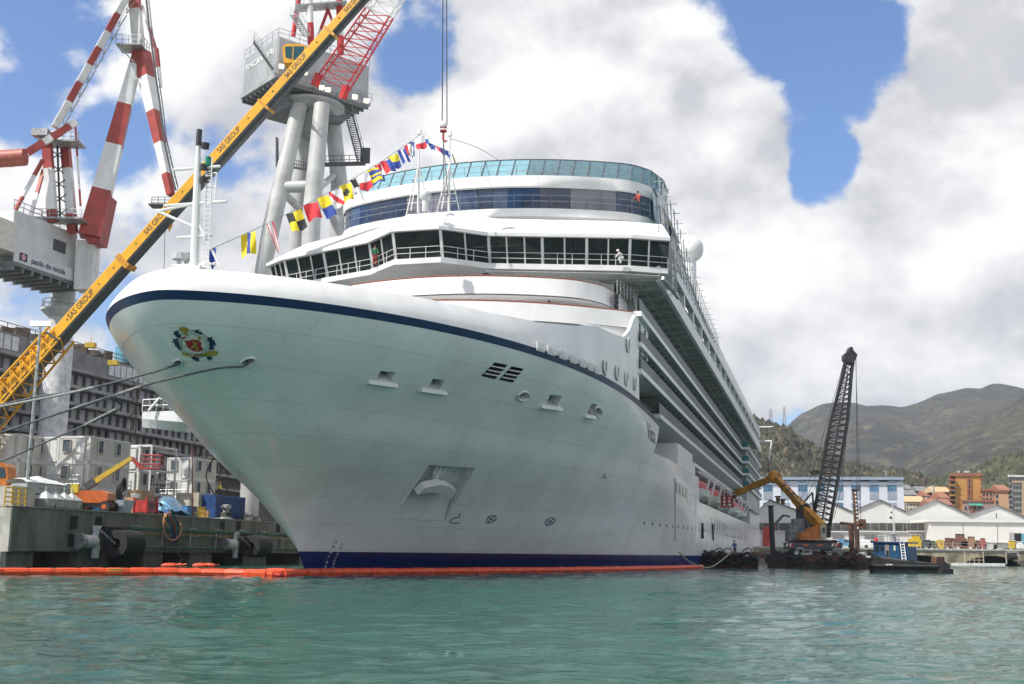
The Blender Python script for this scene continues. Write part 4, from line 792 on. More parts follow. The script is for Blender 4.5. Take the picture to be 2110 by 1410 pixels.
# ------------------------------------------------------------------ yellow telescopic mobile crane in front of everything on the left
yc = thing('mobile_crane', 'yellow telescopic mobile crane boom lettered SAS GROUP rising from lower left', 'crane', (-56, 101, 4.2))
def bpt(u): return PY(u, 832 - 1.118 * u, 100 - 10 * u / 915)
BD = (bpt(915) - bpt(0)).normalized(); BX = BD.cross(Z1).normalized(); BY = BX.cross(BD)
YTXT = mat('crane_lettering', (.05, .03, .02), .5)
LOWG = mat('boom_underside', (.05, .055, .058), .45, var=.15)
SECS = ((-120, 130, 1.5), (130, 258, 1.43), (258, 548, 1.28), (548, 683, 1.16), (683, 915, 1.04))
def secw(u): return [w for a, b, w in SECS if a <= u <= b][0]
def boomsec(u0, u1, w, nm='boom_section'):
    a, b = bpt(u0), bpt(u1); mb = MB(); lo = MB(); h = w
    def ring(c, pts): return [c + BX * x * w + BY * y * h for x, y in pts]
    up = [(-.42, -.2), (.42, -.2), (.42, .42), (.34, .5), (-.34, .5), (-.42, .42)]; mb.grid([ring(a, up), ring(b, up)], wrap=True, flip=True); mb.poly(ring(a, up)); mb.poly(ring(b, up)[::-1])
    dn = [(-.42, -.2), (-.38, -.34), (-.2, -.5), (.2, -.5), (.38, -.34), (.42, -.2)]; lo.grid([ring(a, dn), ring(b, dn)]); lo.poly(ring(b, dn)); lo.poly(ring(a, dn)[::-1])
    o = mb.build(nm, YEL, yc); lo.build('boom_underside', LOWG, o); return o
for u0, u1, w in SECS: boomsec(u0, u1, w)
for u, w in ((258, 1.45), (262, 1.42), (548, 1.28), (683, 1.16)):
    mb = MB(); c = bpt(u); mb.beam(c - BD * .12, c + BD * .12, w * .90, w * 1.04); mb.build('boom_collar', mat('collar_orange', (.55, .25, .015), .4), yc)
for u, L in ((8, 3.4), (182, 3.6), (335, 3.3), (484, 3.1), (620, 2.9), (740, 2.8)):
    w = secw(u); mb = MB(); c = bpt(u) - BD * L / 2 + BX * (.42 * w + .015) + BY * (-.04 * w); text(mb, 'SAS GROUP', c, BD * L * .86, BY * w * .38, .015); mb.build('boom_lettering', YTXT, yc)
for u in (60, 105, 150, 215, 245, 290, 385, 440, 520, 570, 600, 660, 705):
    w = secw(u); mb = MB(); c = bpt(u) + BX * (.42 * w) + BY * .12 * w; mb.tube([c, c + BX * .03], .07, 10); mb.build('boom_bolt_hole', DARK, yc)
mb = MB(); a, b = bpt(-110), bpt(128); k = 1.2
lattice(mb, [a + BX * x * k + BY * y * k for x, y in ((-1, -.9), (1, -.9), (1, .75), (-1, .75))], [b + BX * x * k * .8 + BY * y * k * .7 for x, y in ((-1, -.9), (1, -.9), (1, .95), (-1, .95))], 12, .11, .06); mb.build('boom_stiffening_frame', YEL, yc)
mb = MB(); c = bpt(120); mb.tube([c + BY * 1.2 - BD * 1, c + BY * 1.3 - BD * 8], .16, 8); mb.tube([c + BX * 1.1 + BY * .5, c + BX * 1.1 - BY * .9 + BD * .3], .1, 6); mb.build('hydraulic_strut', LOWG, yc)
TIP = bpt(915); HK = PY(914, 255, 90)
for du in (-2, 8):
    mb = MB(); mb.tube([PY(915 + du * .6, -170, 90), PY(913 + du, 258, 90)], .045, 5); mb.build('hoist_cable', BLKST, yc)
mb = MB(); mb.beam(HK, HK - Z1 * .7, .5, .3); mb.sph(HK - Z1 * .1, .32, 10, 8); hkb = mb.build('hook_block', FW, yc)
mb = MB(); mb.beam(HK - Z1 * .25, HK - Z1 * .42, .52, .32); mb.beam(HK - Z1 * .55, HK - Z1 * .7, .52, .32); mb.build('hook_stripe', RED, hkb)
mb = MB(); mb.tube([HK - Z1 * .7, HK - Z1 * 1.3, HK - Z1 * 1.55 + Vector((.18, 0, 0)), HK - Z1 * 1.4 + Vector((.3, 0, 0))], .09, 6); mb.build('hook', RED, hkb)
for du in (-3, 5): mb = MB(); mb.tube([HK - Z1 * 1.4, PY(918 + du, 405, 89)], .035, 5); mb.build('sling', BLKST, yc)
mb = MB(); p = bpt(338) - BY * 1; mb.tube([PY(341, 440, 96.5), PY(338, 556, 96.5)], .025, 4); mb.build('hanging_wire', BLKST, yc)
p = PY(350, 463, 96.5); mb = MB(); mb.sph(p, .3, 10, 8, (.8, .5, 1.3)); mb.tube([p, p - Z1 * .6], .08, 6); mb.tube([p, PY(349, 445, 96.5)], .03, 4); mb.build('auxiliary_hook', YEL, yc, smooth=True)
c = PY(8, 978, 92); mb = MB(); mb.ext([c + Vector((x, -.8, z)) for x, z in ((-1.5, -1.0), (.55, -1.0), (.68, -.3), (.5, .55), (.2, .85), (-1.5, .95))], (0, 1.7, 0)); cb_ = mb.build('crane_cab', ORG, yc)
mb = MB(); mb.ext([c + Vector((x, -.84, z)) for x, z in ((-1.3, -.35), (.45, -.3), (.5, -.05), (.33, .5), (-1.3, .55))], (0, .03, 0)); mb.build('cab_window', DGLASS, cb_)
e_ = bpt(-112); mb = MB(); mb.box(Vector((e_.x - 1.5, e_.y + .3, 5.4)), (11, 3.2, 1.5)); mb.build('carrier', ORG, yc)
mb = MB(); mb.ext([Vector((e_.x + a, e_.y - 1.3, z)) for a, z in ((-4.5, 6.1), (3, 6.1), (2.4, e_.z - .5), (.9, e_.z + .8), (-1.2, e_.z + .2), (-4.5, 8.2))], (0, 2.8, 0)); mb.build('turntable', YEL, yc)
for a in (-5.5, -3.8, -1.5, 1.5, 3.2):
    mb = MB(); mb.tube([Vector((e_.x + a - 1, e_.y - 1.5, 4.75)), Vector((e_.x + a - 1, e_.y - 1.0, 4.75))], .6, 16); mb.build('wheel', BLACK, yc)
# ------------------------------------------------------------------ grey tower crane with red lattice jib
gc = thing('tower_crane', 'grey four-legged shipyard crane with red lattice jib and grey machinery house', 'crane', (-25.5, 141, 4.2))
LEGP = [((612, 240, 138), (537, 565, 135)), ((661, 240, 137), (643, 430, 135.5)), ((630, 262, 146), (616, 430, 148.5)), ((686, 250, 144), (699, 380, 145.5))]
LEGM = mat('crane_leg_grey', (.46, .47, .46), .45, var=.1, scale=.4)
for a, b in LEGP:
    a, b = PY(*a), PY(*b); mb = MB(); mb.tube([a + (a - b).normalized() * 1.5, b, Vector((b.x, b.y, 4.2))], [.98, 1.08, 1.08], 18); mb.build('leg', LEGM, gc, smooth=True)
for a, b, r in (((583, 386, 136.5), (650, 384, 136), .72), ((583, 396, 136.5), (617, 430, 148), .5), ((655, 390, 136), (690, 360, 145), .4)): mb = MB(); mb.tube([PY(*a), PY(*b)], r, 14); mb.build('brace', LEGM, gc, smooth=True)
RC = PY(640, 212, 141); mb = MB(); mb.lathe([(0, -1.6), (3.3, -1.6), (4.3, -.9), (4.3, -.55), (3.2, -.5), (3.1, 2.2), (0, 2.2)], RC, 28); mb.build('slewing_ring', GREYP, gc, smooth=True)
mb = MB(); mb.rail([RC + Vector((4.2 * math.cos(t), 4.2 * math.sin(t), -.55)) for t in np.linspace(0, 6.283, 25)], 1.1, .04, 1.2); mb.build('ring_railing', STEEL, gc)
mb = MB(); mb.lathe([(0, -5.2), (1.4, -4.6), (2.2, -1.5)], RC, 18); mb.build('ring_cone', GREYP, gc, smooth=True)
NT = PY(574, 75, 134); zt = NT.z; LT = PZ(504, 122, zt); RT = PZ(761, 137, zt); zb = PY(577, 152, 134).z; BTp = LT + RT - NT
HCL = mat('corrugated_grey', (.50, .52, .53), .45, var=.06, scale=.3)
house = [NT, RT, BTp, LT]; mb = MB(); mb.ext([Vector((p.x, p.y, zb)) for p in house], (0, 0, zt - zb)); hs = mb.build('machinery_house', HCL, gc)
for a, b, nme in ((LT, NT, 'l'), (NT, RT, 'r')):
    n = int((b - a).length / .32); d = (b - a) / n; nn = d.cross(Z1).normalized(); mb = MB()
    if nn.y > 0: nn = -nn
    for k in range(n): c = a + d * (k + .5) + nn * .03; mb.box(Vector((c.x, c.y, (zt + zb) / 2)), (.13, .08, zt - zb - .1), math.atan2(d.y, d.x))
    mb.build('cladding_ribs', HCL, hs, kind='stuff')
d = (NT - LT); nn = d.cross(Z1).normalized(); nn = nn if nn.y < 0 else -nn
mb = MB(); text(mb, 'FINCANTIERI', LT + d * .10 - Z1 * 1.9 + nn * .12, d * .8, Z1 * .75, .01); mb.build('house_lettering', FW, hs)
mb = MB(); low = [Vector((p.x, p.y, zb)) for p in house]; ctr = sum(low, Vector()) / 4; mb.ext([p + (p - ctr) * .04 - Z1 * .55 for p in low], (0, 0, .5)); mb.build('machinery_deck', GREYP, gc)
mb = MB()
for k in range(9): a, b = low[0].lerp(low[3], k / 8), low[1].lerp(low[2], k / 8); mb.beam(a - Z1 * .8, b - Z1 * .8, .25, .5)
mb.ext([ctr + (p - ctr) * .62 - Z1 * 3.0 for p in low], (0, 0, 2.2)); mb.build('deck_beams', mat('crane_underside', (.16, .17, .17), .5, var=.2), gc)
mb = MB(); mb.rail([p + Z1 * (zt - zb) for p in low[3:] + low[:2]], 1.1, .04, 1.5); mb.rail([low[0] - (low[0] - low[1]) * .1 + (low[0] - ctr) * .05, low[1] + (low[1] - ctr) * .06], 1.0, .04, 1.5); mb.build('house_railing', STEEL, gc)
c = PY(607, 117, 131.5); mb = MB(); mb.ext([c + Vector((x, -1, z)) for x, z in ((-1.3, .7), (-1.05, -1.2), (1.1, -1.2), (1.5, .9), (1.0, 1.15), (-.9, 1.15))], (0, 2.2, 0)); cab = mb.build('operator_cab', YEL, gc)
for pts in ([(-1.0, .8), (-.85, -.55), (-.1, -.75), (-.1, .85)], [(.05, .85), (.05, -.8), (1.0, -.8), (1.3, .85)]): mb = MB(); mb.ext([c + Vector((x, -1.03, z)) for x, z in pts], (0, .02, 0)); mb.build('cab_window', mat('cab_glass', (.03, .09, .09), .05), cab)
mb = MB(); stairs(mb, PY(522, 88, 133), PY(562, 145, 133), (.3, -.9, 0), 16); mb.build('access_ladder', STEEL, gc)
mb = MB(); stairs(mb, PY(710, 232, 137), PY(738, 336, 137), (.9, .3, 0), 22); mb.build('stairway', DKGREY, gc)
mb = MB(); a, b = PY(655, 340, 138), PY(752, 337, 138); mb.beam(a, b, 1.2, .15); mb.rail([a, b], 1.1, .04, 1.0); mb.beam(b, b + Z1 * 2.0, 1.2, .08); mb.build('landing', DKGREY, gc)
mb = MB(); a, b = PY(571, 285, 137), PY(571, 345, 137); mb.beam(a, b, .9, .2); mb.rail([PY(600, 345, 139), PY(632, 350, 146)], 1.0, .04, .8); mb.beam(PY(600, 345, 139), PY(632, 350, 146), 1.0, .12); mb.build('side_platform', DKGREY, gc)
JA = [PY(648, 166, 133), PY(706, 192, 133)]; JB = [PY(792, -40, 127), PY(838, -25, 127)]; dp = Vector((.2, 2.2, .7))
def jib(f0, f1, n, m, nm):
    mb = MB(); c0 = [JA[0].lerp(JB[0], f0), JA[1].lerp(JB[1], f0), JA[1].lerp(JB[1], f0) + dp, JA[0].lerp(JB[0], f0) + dp]; c1 = [JA[0].lerp(JB[0], f1), JA[1].lerp(JB[1], f1), JA[1].lerp(JB[1], f1) + dp, JA[0].lerp(JB[0], f1) + dp]
    lattice(mb, c0, c1, n, .12, .055); return mb.build(nm, m, gc)
REDB = mat('jib_red', (.50, .02, .025), .42, var=.15); jib(.04, .74, 9, REDB, 'jib_section'); jib(.74, 1.1, 4, WHITE2, 'jib_section')
for a in JA: mb = MB(); mb.beam(a - Z1 * .7, a.lerp(JB[0] if a is JA[0] else JB[1], .07), .7, .7); mb.build('jib_foot', REDB, gc)
for a, b, w_, cu in (((641, 92, 136), (637, -10, 136), .85, (.42,)), ((604, 75, 138), (617, -10, 138), .6, (.55, .6)), ((702, 112, 138), (699, -10, 138), .85, (.3, .6)), ((676, 20, 138), (650, 90, 138), .4, (.6,)), ((676, 20, 138), (690, 60, 138), .35, (.5,))): bands(PY(*a), PY(*b), w_, w_, cu, [REDB, WHITE2], 'gantry_column', gc, tube=True, smooth=True)
mb = MB(); a, b = PY(608, 18, 136), PY(712, 10, 138); mb.beam(a, b, 2.0, .2); mb.rail([a, b], 1.1, .04, 1.0); stairs(mb, PY(598, 30, 135), PY(625, 75, 135), (.8, 0, 0), 10); mb.build('gantry_platform', STEEL, gc)
for u, v in ((580, 137), (628, 150), (663, 181), (676, 185), (731, 200), (755, 208)): mb = MB(); p = PY(u, v, 132.5); mb.box(p, (.55, .3, .45), .4); mb.build('floodlight', mat('floodlight_glow', (.8, .75, .6), .4, emit=(1, .85, .55, 1.6)), gc)
# ------------------------------------------------------------------ white and red slewing crane on a column, far left
lc = thing('slewing_crane', 'white and red slewing crane on a white column, sign reads paolo de nicola', 'crane', (-52, 134, 4.2))
CX_ = PY(115, 800, 134).x
mb = MB(); mb.lathe([(1.62, 4.2), (1.55, 24.5), (1.4, 25.2)], (CX_, 134, 0), 24); mb.build('column', mat('spotted_white', (.62, .63, .66), .5, var=.14, scale=1.6), lc, smooth=True)
mb = MB(); mb.lathe([(1.4, 25.1), (1.35, 31), (1.5, 33)], (CX_, 134, 0), 24); mb.lathe([(1.4, 27.6), (2.3, 28.4), (2.3, 28.6), (1.3, 28.65)], (CX_, 134, 0), 24); mb.build('column_head', LGREY, lc, smooth=True)
mb = MB(); mb.rail([Vector((CX_ + 2.2 * math.cos(t), 134 + 2.2 * math.sin(t), 28.6)) for t in np.linspace(0, 6.283, 15)], 1.0, .04, 1.0); mb.build('column_railing', STEEL, lc)
HA, HB = PY(30, 525, 121), PY(160, 574, 131); zb = (HA.z + HB.z) / 2 + .3; HA.z = HB.z = zb; hd = (HB - HA).normalized(); hn = hd.cross(Z1).normalized(); hn = hn if hn.x > 0 else -hn
hh = 4.3; mb = MB(); mb.ext([HA, HB, HB - hn * 5, HA - hn * 5], (0, 0, .5)); mb.ext([HA - hn * .5 + Z1 * .5, HB - hn * .5 + Z1 * .5, HB - hn * 4.6 + Z1 * .5, HA - hn * 4.6 + Z1 * .5], (0, 0, hh)); hs = mb.build('machinery_house', mat('house_grey_white', (.58, .59, .58), .5, var=.08, scale=.4), lc)
mb = MB(); a = HA - hd * 4.5; mb.ext([a, HA, HA - hn * 5, a - hn * 5], (0, 0, 3.2)); mb.build('counterweight', mat('counterweight_cream', (.62, .60, .55), .5, var=.08), lc)
mb = MB(); mb.ext([HA - Z1 * .9 + hn * .03, HB - Z1 * .9 + hn * .03, HB + Z1 * .35 + hn * .03, HA + Z1 * .35 + hn * .03], -hn * .2); sg = mb.build('sign_board', mat('sign_white', (.6, .61, .64), .5, var=.05), lc)
mb = MB(); text(mb, 'paolo de nicola', HA + hd * 2.6 - Z1 * .5 + hn * .06, hd * ((HB - HA).length - 4.9), Z1 * .62, .02); mb.build('sign_lettering', mat('sign_navy', (.02, .02, .08), .5), sg)
mb = MB(); mb.ext([HA + hd * x + Z1 * z + hn * .05 for x, z in ((.7, -.6), (1.9, -.6), (1.9, .25), (.7, .25))], hn * .02); mb.build('sign_logo', mat('sign_navy', (.02, .02, .08), .5), sg)
mb = MB(); mb.tube([HA + hd * 1.3 + Z1 * -.17 + hn * .075, HA + hd * 1.3 + Z1 * -.17 + hn * .09], .34, 16); mb.build('sign_logo_disc', mat('sign_pink', (.6, .3, .3), .5), sg)
mb = MB(); mb.ext([HA + hd * x + Z1 * z - hn * .48 for x, z in ((6.5, 2.0), (8.6, 2.0), (8.6, 3.3), (6.5, 3.3))], hn * .05); mb.build('house_window', DKGREY, hs)
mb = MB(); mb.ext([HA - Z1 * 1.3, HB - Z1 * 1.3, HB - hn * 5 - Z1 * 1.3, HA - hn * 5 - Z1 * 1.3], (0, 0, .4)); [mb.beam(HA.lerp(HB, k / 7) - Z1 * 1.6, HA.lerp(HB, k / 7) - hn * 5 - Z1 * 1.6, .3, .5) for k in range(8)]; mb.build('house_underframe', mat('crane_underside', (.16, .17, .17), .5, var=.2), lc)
mb = MB(); mb.rail([HA + Z1 * (hh + .5) - hn * .6, HB + Z1 * (hh + .5) - hn * .6], 1.1, .05, 1.4); mb.rail([HB + hd * .2, HB + hd * 5 + hn * .5], 1.1, .05, 1.2); mb.beam(HB, HB + hd * 5 + hn * .5, 1.6, .2); mb.build('house_railing', STEEL, lc)
RW = [DRED, mat('crane_white', (.72, .73, .72), .5, var=.06, scale=.5)]
bands(PY(186, 490, 130), PY(286, 106, 131), 3.0, 1.45, (.24, .48, .70, .92), RW, 'jib_post', lc, .8)
bands(PY(291, 108, 131), PY(352, 402, 128.5), 1.7, .75, (.19, .43, .65, .86), RW, 'jib_leg', lc, .9)
bands(PY(287, 108, 131), PY(276, -12, 131), 1.3, 1.3, (.28, .72), [WHITE2, WHITE2, DRED], 'upper_mast', lc, .9)
bands(PY(293, 12, 131), PY(322, 105, 129.5), .25, .3, (.5,), [WHITE2, DRED], 'tie_bar', lc); bands(PY(322, 100, 129.5), PY(330, 180, 129), .4, .4, (.5,), RW, 'tie_bar', lc)
mb = MB(); mb.ext([PY(168, 470, 129.2), PY(212, 400, 129.2), PY(226, 402, 129.2), PY(205, 500, 129.2), PY(180, 500, 129.2)], (0, 2.6, 0)); mb.build('gusset', DRED, lc)
mb = MB(); mb.beam(PY(182, 500, 131), PY(177, 600, 131), 2.2, 2.0); mb.build('jib_pedestal', WHITE2, lc)
mb = MB(); p = PY(272, 100, 130); mb.box(p, (3.0, 2.6, .15)); mb.rail([p + Vector((-1.5, -1.3, 0)), p + Vector((1.5, -1.3, 0)), p + Vector((1.6, 1.3, 0))], 1.1, .04, .8); mb.beam(p + Vector((-1.4, -1, 0)), p + Vector((.6, -.6, -2)), .12); mb.build('apex_platform', STEEL, lc)
mb = MB(); pts = [(297, -5), (304, 60), (311, 110), (318, 165), (327, 225), (334, 290), (345, 340), (358, 392)]
for (a, b) in zip(pts, pts[1:]): mb.beam(PY(a[0] + 4, a[1], 127.6), PY(b[0] + 4, b[1], 127.6), .5, .12)
mb.rail([PY(a + 8, b, 127.4) for a, b in pts], .5, .04, .8); mb.build('climbing_ladder', DKGREY, lc)
bands(PY(265, -12, 130), PY(113, 262, 126), .75, .75, (.16, .3, .42, .55, .68, .82), [WHITE2, DRED], 'luffing_beam', lc)
mb = MB(); a, b = PY(276, 0, 129.5), PY(128, 262, 125.5); n = 9
for k in range(n): p, q = a.lerp(b, k / n), a.lerp(b, (k + .85) / n); mb.beam(p - Z1 * .3, q - Z1 * .2, .7, .08); mb.rail([p, q], .7, .035, 1.2, 1)
mb.build('beam_walkway', mat('walkway_bronze', (.16, .14, .10), .6), lc)
for a, b, w_, cu in (((97, 298, 127), (109, 458, 127), .95, (.32, .85)), ((134, 292, 129), (150, 480, 129), .95, (.3, .8)), ((155, 255, 128), (166, 425, 128.5), .22, (.4, .8))): bands(PY(*a), PY(*b), w_, w_, cu, RW, 'tower_leg', lc)
for a, b in (((88, 330, 126), (28, 440, 123)), ((90, 350, 128), (42, 520, 124))): bands(PY(*a), PY(*b), .35, .35, (.3, .7), RW, 'stay_bar', lc)
mb = MB()
for k in range(5):
    y = 305 + 30 * k; mb.tube([PY(99 + k, y, 127), PY(138 + 2 * k, y + 28, 129)], .07, 5); mb.tube([PY(138 + 2 * k, y, 129), PY(100 + 2 * k, y + 28, 127)], .07, 5)
mb.tube([PY(118, 300, 128), PY(124, 450, 128)], .12, 5); mb.build('tower_bracing', BLKST, lc)
for dy in (0, 2.2): bands(PY(20, 338, 124 + dy), PY(157, 252, 127 + dy), .8, .7, (.25, .5, .62, .9), [WHITE2, DRED], 'rocker_arm', lc)
mb = MB(); p, q = PY(-30, 330, 123.5), PY(52, 324, 123.5); mb.tube([p, q], .95, 18); mb.build('counterweight_drum', mat('drum_red', (.36, .09, .06), .5, var=.15), lc, smooth=True)
mb = MB(); p = PY(128, 297, 127.5); mb.box(p, (4.6, 2.6, .18)); mb.rail([p + Vector((-2.2, -1.2, 0)), p + Vector((2.3, -1.2, 0))], 1.0, .04, .9); mb.build('tower_platform', STEEL, lc); mb = MB(); p = PY(125, 455, 127.5); mb.box(p, (5.5, 2.6, .2)); mb.rail([p + Vector((-2.6, -1.2, 0)), p + Vector((2.7, -1.2, 0))], 1.0, .04, .9); mb.build('tower_platform', STEEL, lc); mb = MB(); mb.box(PY(85, 275, 126.5), (1.8, 1.2, .8)); mb.build('winch_box', STEEL, lc)
mb = MB(); mb.box(PY(330, 425, 128), (2.2, 1.6, .15)); mb.rail([PY(312, 424, 127.2), PY(352, 424, 127.2)], 1.0, .04, .7, 3); mb.build('leg_platform', DKGREY, lc)
# ------------------------------------------------------------------ ship under construction behind the quay
us = thing('ship_under_construction', 'unfinished grey ship with rows of bare cabin decks behind the white column', 'ship', SH(30, -60, 0), SRZ)
TU = -60.; mb = MB(); shbox(mb, 20, 160, TU - 18, TU - 1.6, 4, 24.6); mb.build('hull_block', DKGREY, us)
PAN = None
zs = [10.4, 12.5, 14.6, 16.7, 18.8, 20.9, 23.0]
for zi, z in enumerate(zs):
    mb = MB(); shbox(mb, 20, 160, TU - 18, TU, z, z + .38); mb.build('deck_slab', mat('primer_edge', (.30, .30, .31), .6, var=.15, scale=.5), us)
    s = 36. + .4 * zi
    while s < 104 and zi < 7:
        if PAN is None:
            pm = MB(); pm.box((0, 0, 0), (1.25, .08, 1.5)); PAN = pm.build('cabin_panel', PANEL, us, W=False); pm = MB(); pm.box((0, 0, 0), (.22, .3, 1.72)); COLM = pm.build('column', PRIM, us, W=False); o1, o2 = PAN, COLM
        else: o1 = PAN.copy(); o2 = COLM.copy(); COL.objects.link(o1); COL.objects.link(o2)
        if random.random() < .9: o1.location = MINV[us.name] @ SH(s, TU - 1.2 - .3 * random.random(), z + 1.2)
        else: o1.location = MINV[us.name] @ SH(s, TU - 1.55, z + 1.2)
        o2.location = MINV[us.name] @ SH(s + .85, TU - 1.15, z + 1.24); s += 1.75
for s0, s1 in ((40, 52), (54, 62), (70, 84), (86, 92)):
    s = s0
    while s < s1: mb = MB(); shbox(mb, s, s + 1.15, TU + .02, TU + .08, 23.55, 25.2); mb.build('window_panel', mat('white_panel', (.62, .63, .66), .4), us); s += 1.35
mb = MB(); shbox(mb, 20, 160, TU - 10, TU, 23.38, 25.5); mb.build('upper_band', PRIM, us)
mb = MB(); mb.rail([SH(s, TU - .1, 25.5) for s in range(30, 140, 10)], 1.1, .05, 1.7); mb.build('temporary_railing', mat('rail_rust', (.16, .10, .07), .7), us)
mb = MB()
for k in range(60): s = 34 + random.random() * 70; mb.box(SH(s, TU - random.uniform(.5, 5), 25.5 + random.uniform(.2, .9)), (random.uniform(.4, 2.), random.uniform(.4, 1.2), random.uniform(.4, 1.8)), random.random())
mb.build('deck_clutter', mat('clutter_brown', (.12, .10, .08), .8, var=.5, scale=.4), us, kind='stuff')
mb = MB(); mb.sph(SH(92, TU - 9, 25.5), 9, 24, 10, (1, 1, .42)); mb.build('white_dome', WHITE2, us, smooth=True)
for s, m in ((78, mat('tank_blue', (.10, .30, .40), .5)), (80.5, PANEL), (84, PANEL), (87.5, PANEL), (91, PANEL)): mb = MB(); mb.lathe([(0, 3.2), (1.3, 3.1), (1.3, 0)], SH(s, TU - 3, 25.5), 14); mb.build('tank', m, us, smooth=True)
mb = MB()
for s in (75, 76.2): [mb.tube([SH(s, TU + .6, 6), SH(s, TU + .6, 24)], .06, 4) for _ in (0,)]; 
for z in range(7, 24): mb.tube([SH(75, TU + .6, z), SH(76.2, TU + .6, z)], .05, 4); mb.tube([SH(75, TU + .6, z), SH(76.2, TU + .6, z + 1)], .04, 4)
mb.build('scaffold_tower', mat('scaffold_rust', (.14, .08, .04), .8), us)
p = PY(187, 712, 120); q = PY(234, 748, 122)
for c in (p, q): mb = MB(); mb.box(c, (1.0, .7, .5)); mb.tube([c, c + Z1 * .9], .04, 5); mb.build('yellow_box', mat('box_yellow', (.5, .34, .03), .5), us)
# ------------------------------------------------------------------ things on the near quay
def QP(u, t, z=ZQ):                                          # point on the quay at column u (base row found from the plane), depth chosen by t
    d = HT(u, 1050, t); return Vector((d.x, d.y, z))
# fenders
def fender(u, label):
    s = toship(HT(u, 1120, -24.4))[0]; o = thing('dock_fender', label, 'fender', SH(s, -24.4, 1.9), SRZ, 'rubber fenders on the quay wall')
    mb = MB(); n = 24; prof = [(.42, -1.3), (1.02, -1.3), (1.06, -1.2), (1.06, 1.3), (.42, 1.3), (.42, -1.3)]
    mb.grid([[Vector((x + .1, r * math.cos(6.283 * j / n) - .35, r * math.sin(6.283 * j / n) - .15)) for j in range(n)] for r, x in prof], wrap=True); mb.build('rubber_cylinder', BLACK, o, W=False, smooth=True)
    mb = MB(); mb.box((.3, 1.0, .9), (2.6, .5, .5)); mb.build('rubber_block', BLACK, o, W=False)
    mb = MB(); mb.ext([(-1.75, -.5, z_) if 0 else (-2.2 + a, .55, b) for a, b in ((-.35, -1.25), (.25, -1.25), (.35, -.4), (-.05, .3), (.4, 1.2), (-.35, 1.2))], (0, .25, 0)); mb.build('bracket_plate', mat('bracket_white', (.62, .65, .68), .5, var=.1), o, W=False)
    mb = MB(); mb.tube([(-4.0, .75, 0), (-2.4, .75, 0)], .5, 16); mb.build('roller', mat('roller_pink_white', (.62, .58, .58), .5), o, W=False, smooth=True)
    mb = MB(); mb.tube([(-4.4, .8, 0), (-4.0, .8, 0)], .62, 12); mb.build('roller_cover', STEEL, o, W=False)
    mb = MB()
    for k in range(7): c = Vector((-2.1, .5, .9)).lerp(Vector((-1.25, -.3, -.1)), k / 6); mb.tube([c + Vector((.07 * math.cos(a), -.0 + (.05 * math.sin(a) if k % 2 else 0), .11 * math.sin(a))) for a in [6.283 * i / 8 for i in range(8)]], .03, 5, closed=True)
    mb.build('chain', STEEL, o, W=False, kind='stuff'); return o
fender(248, 'black rubber cylinder fender with white bracket nearest the left edge'); fender(521, 'black rubber cylinder fender close beside the ship stem')
# green pipes along the wall
s0, s1 = toship(HT(262, 1090, -25.3))[0], 70
pr = thing('pipe_run', 'green pipes and grey brackets running along the quay wall', 'pipes', SH(s0, -25.3, 3.0), SRZ)
for z, r, m in ((3.02, .09, mat('pipe_green', (.01, .13, .06), .4)), (2.62, .05, mat('pipe_yellow', (.35, .22, .02), .5)), (1.52, .08, MATS['pipe_green'])): mb = MB(); mb.tube([SH(s0, -25.15, z), SH(s1, -25.15, z)], r, 8); mb.build('pipe', m, pr)
s = s0 + .6
while s < 60:
    mb = MB(); shbox(mb, s, s + .12, -25.5, -25.2, 1.3, 3.1); shbox(mb, s - .1, s + 1.3, -25.5, -25.25, 3.18, 3.26); shbox(mb, s - .1, s + 1.3, -25.5, -25.2, 2.48, 2.54); mb.build('bracket', STEEL, pr); s += 4.6
# hoses hanging over the edge
ho = thing('hose_bundle', 'bundle of coloured hoses with pale loop hanging over the quay edge', 'hoses', SH(31, -25.2, 4.2), SRZ)
def hose(pts, r, m, t=-25.0, nm='hose'): mb = MB(); mb.tube(smooth_path([HT(u, v, t) for u, v in pts]), r, 6); return mb.build(nm, m, ho, smooth=True)
def smooth_path(P, n=6):
    P = [Vector(p) for p in P]; out = []
    for i in range(len(P) - 1):
        a, b, c, d = P[max(0, i - 1)], P[i], P[i + 1], P[min(len(P) - 1, i + 2)]
        for k in range(n): t = k / n; out.append(.5 * ((2 * b) + (c - a) * t + (2 * a - 5 * b + 4 * c - d) * t * t + (3 * b - a - 3 * c + d) * t ** 3))
    return out + [P[-1]]
hose([(352, 1057), (340, 1062), (337, 1085), (345, 1108), (358, 1113), (368, 1105), (374, 1090), (372, 1080)], .07, mat('hose_salmon', (.6, .25, .15), .6), -24.9)
for k, (m, du) in enumerate(((mat('hose_red', (.45, .02, .03), .6), 0), (mat('hose_black', (.02, .02, .02), .6), -6), (FB, -12), (mat('hose_teal', (.02, .2, .18), .6), 5), (mat('hose_black', (.02, .02, .02), .6), 9))): hose([(350 + du * .5, 1050), (352 + du, 1068), (360 + du * .8, 1082), (363 + du * .4, 1110), (362 + du * .3, 1125)], .06, m, -25.1 + .05 * k)
hose([(361, 1120), (366, 1140), (374, 1150), (366, 1168)], .035, ROPEL, -25); hose([(344, 1060), (340, 1075), (352, 1085)], .05, FY, -25.05)
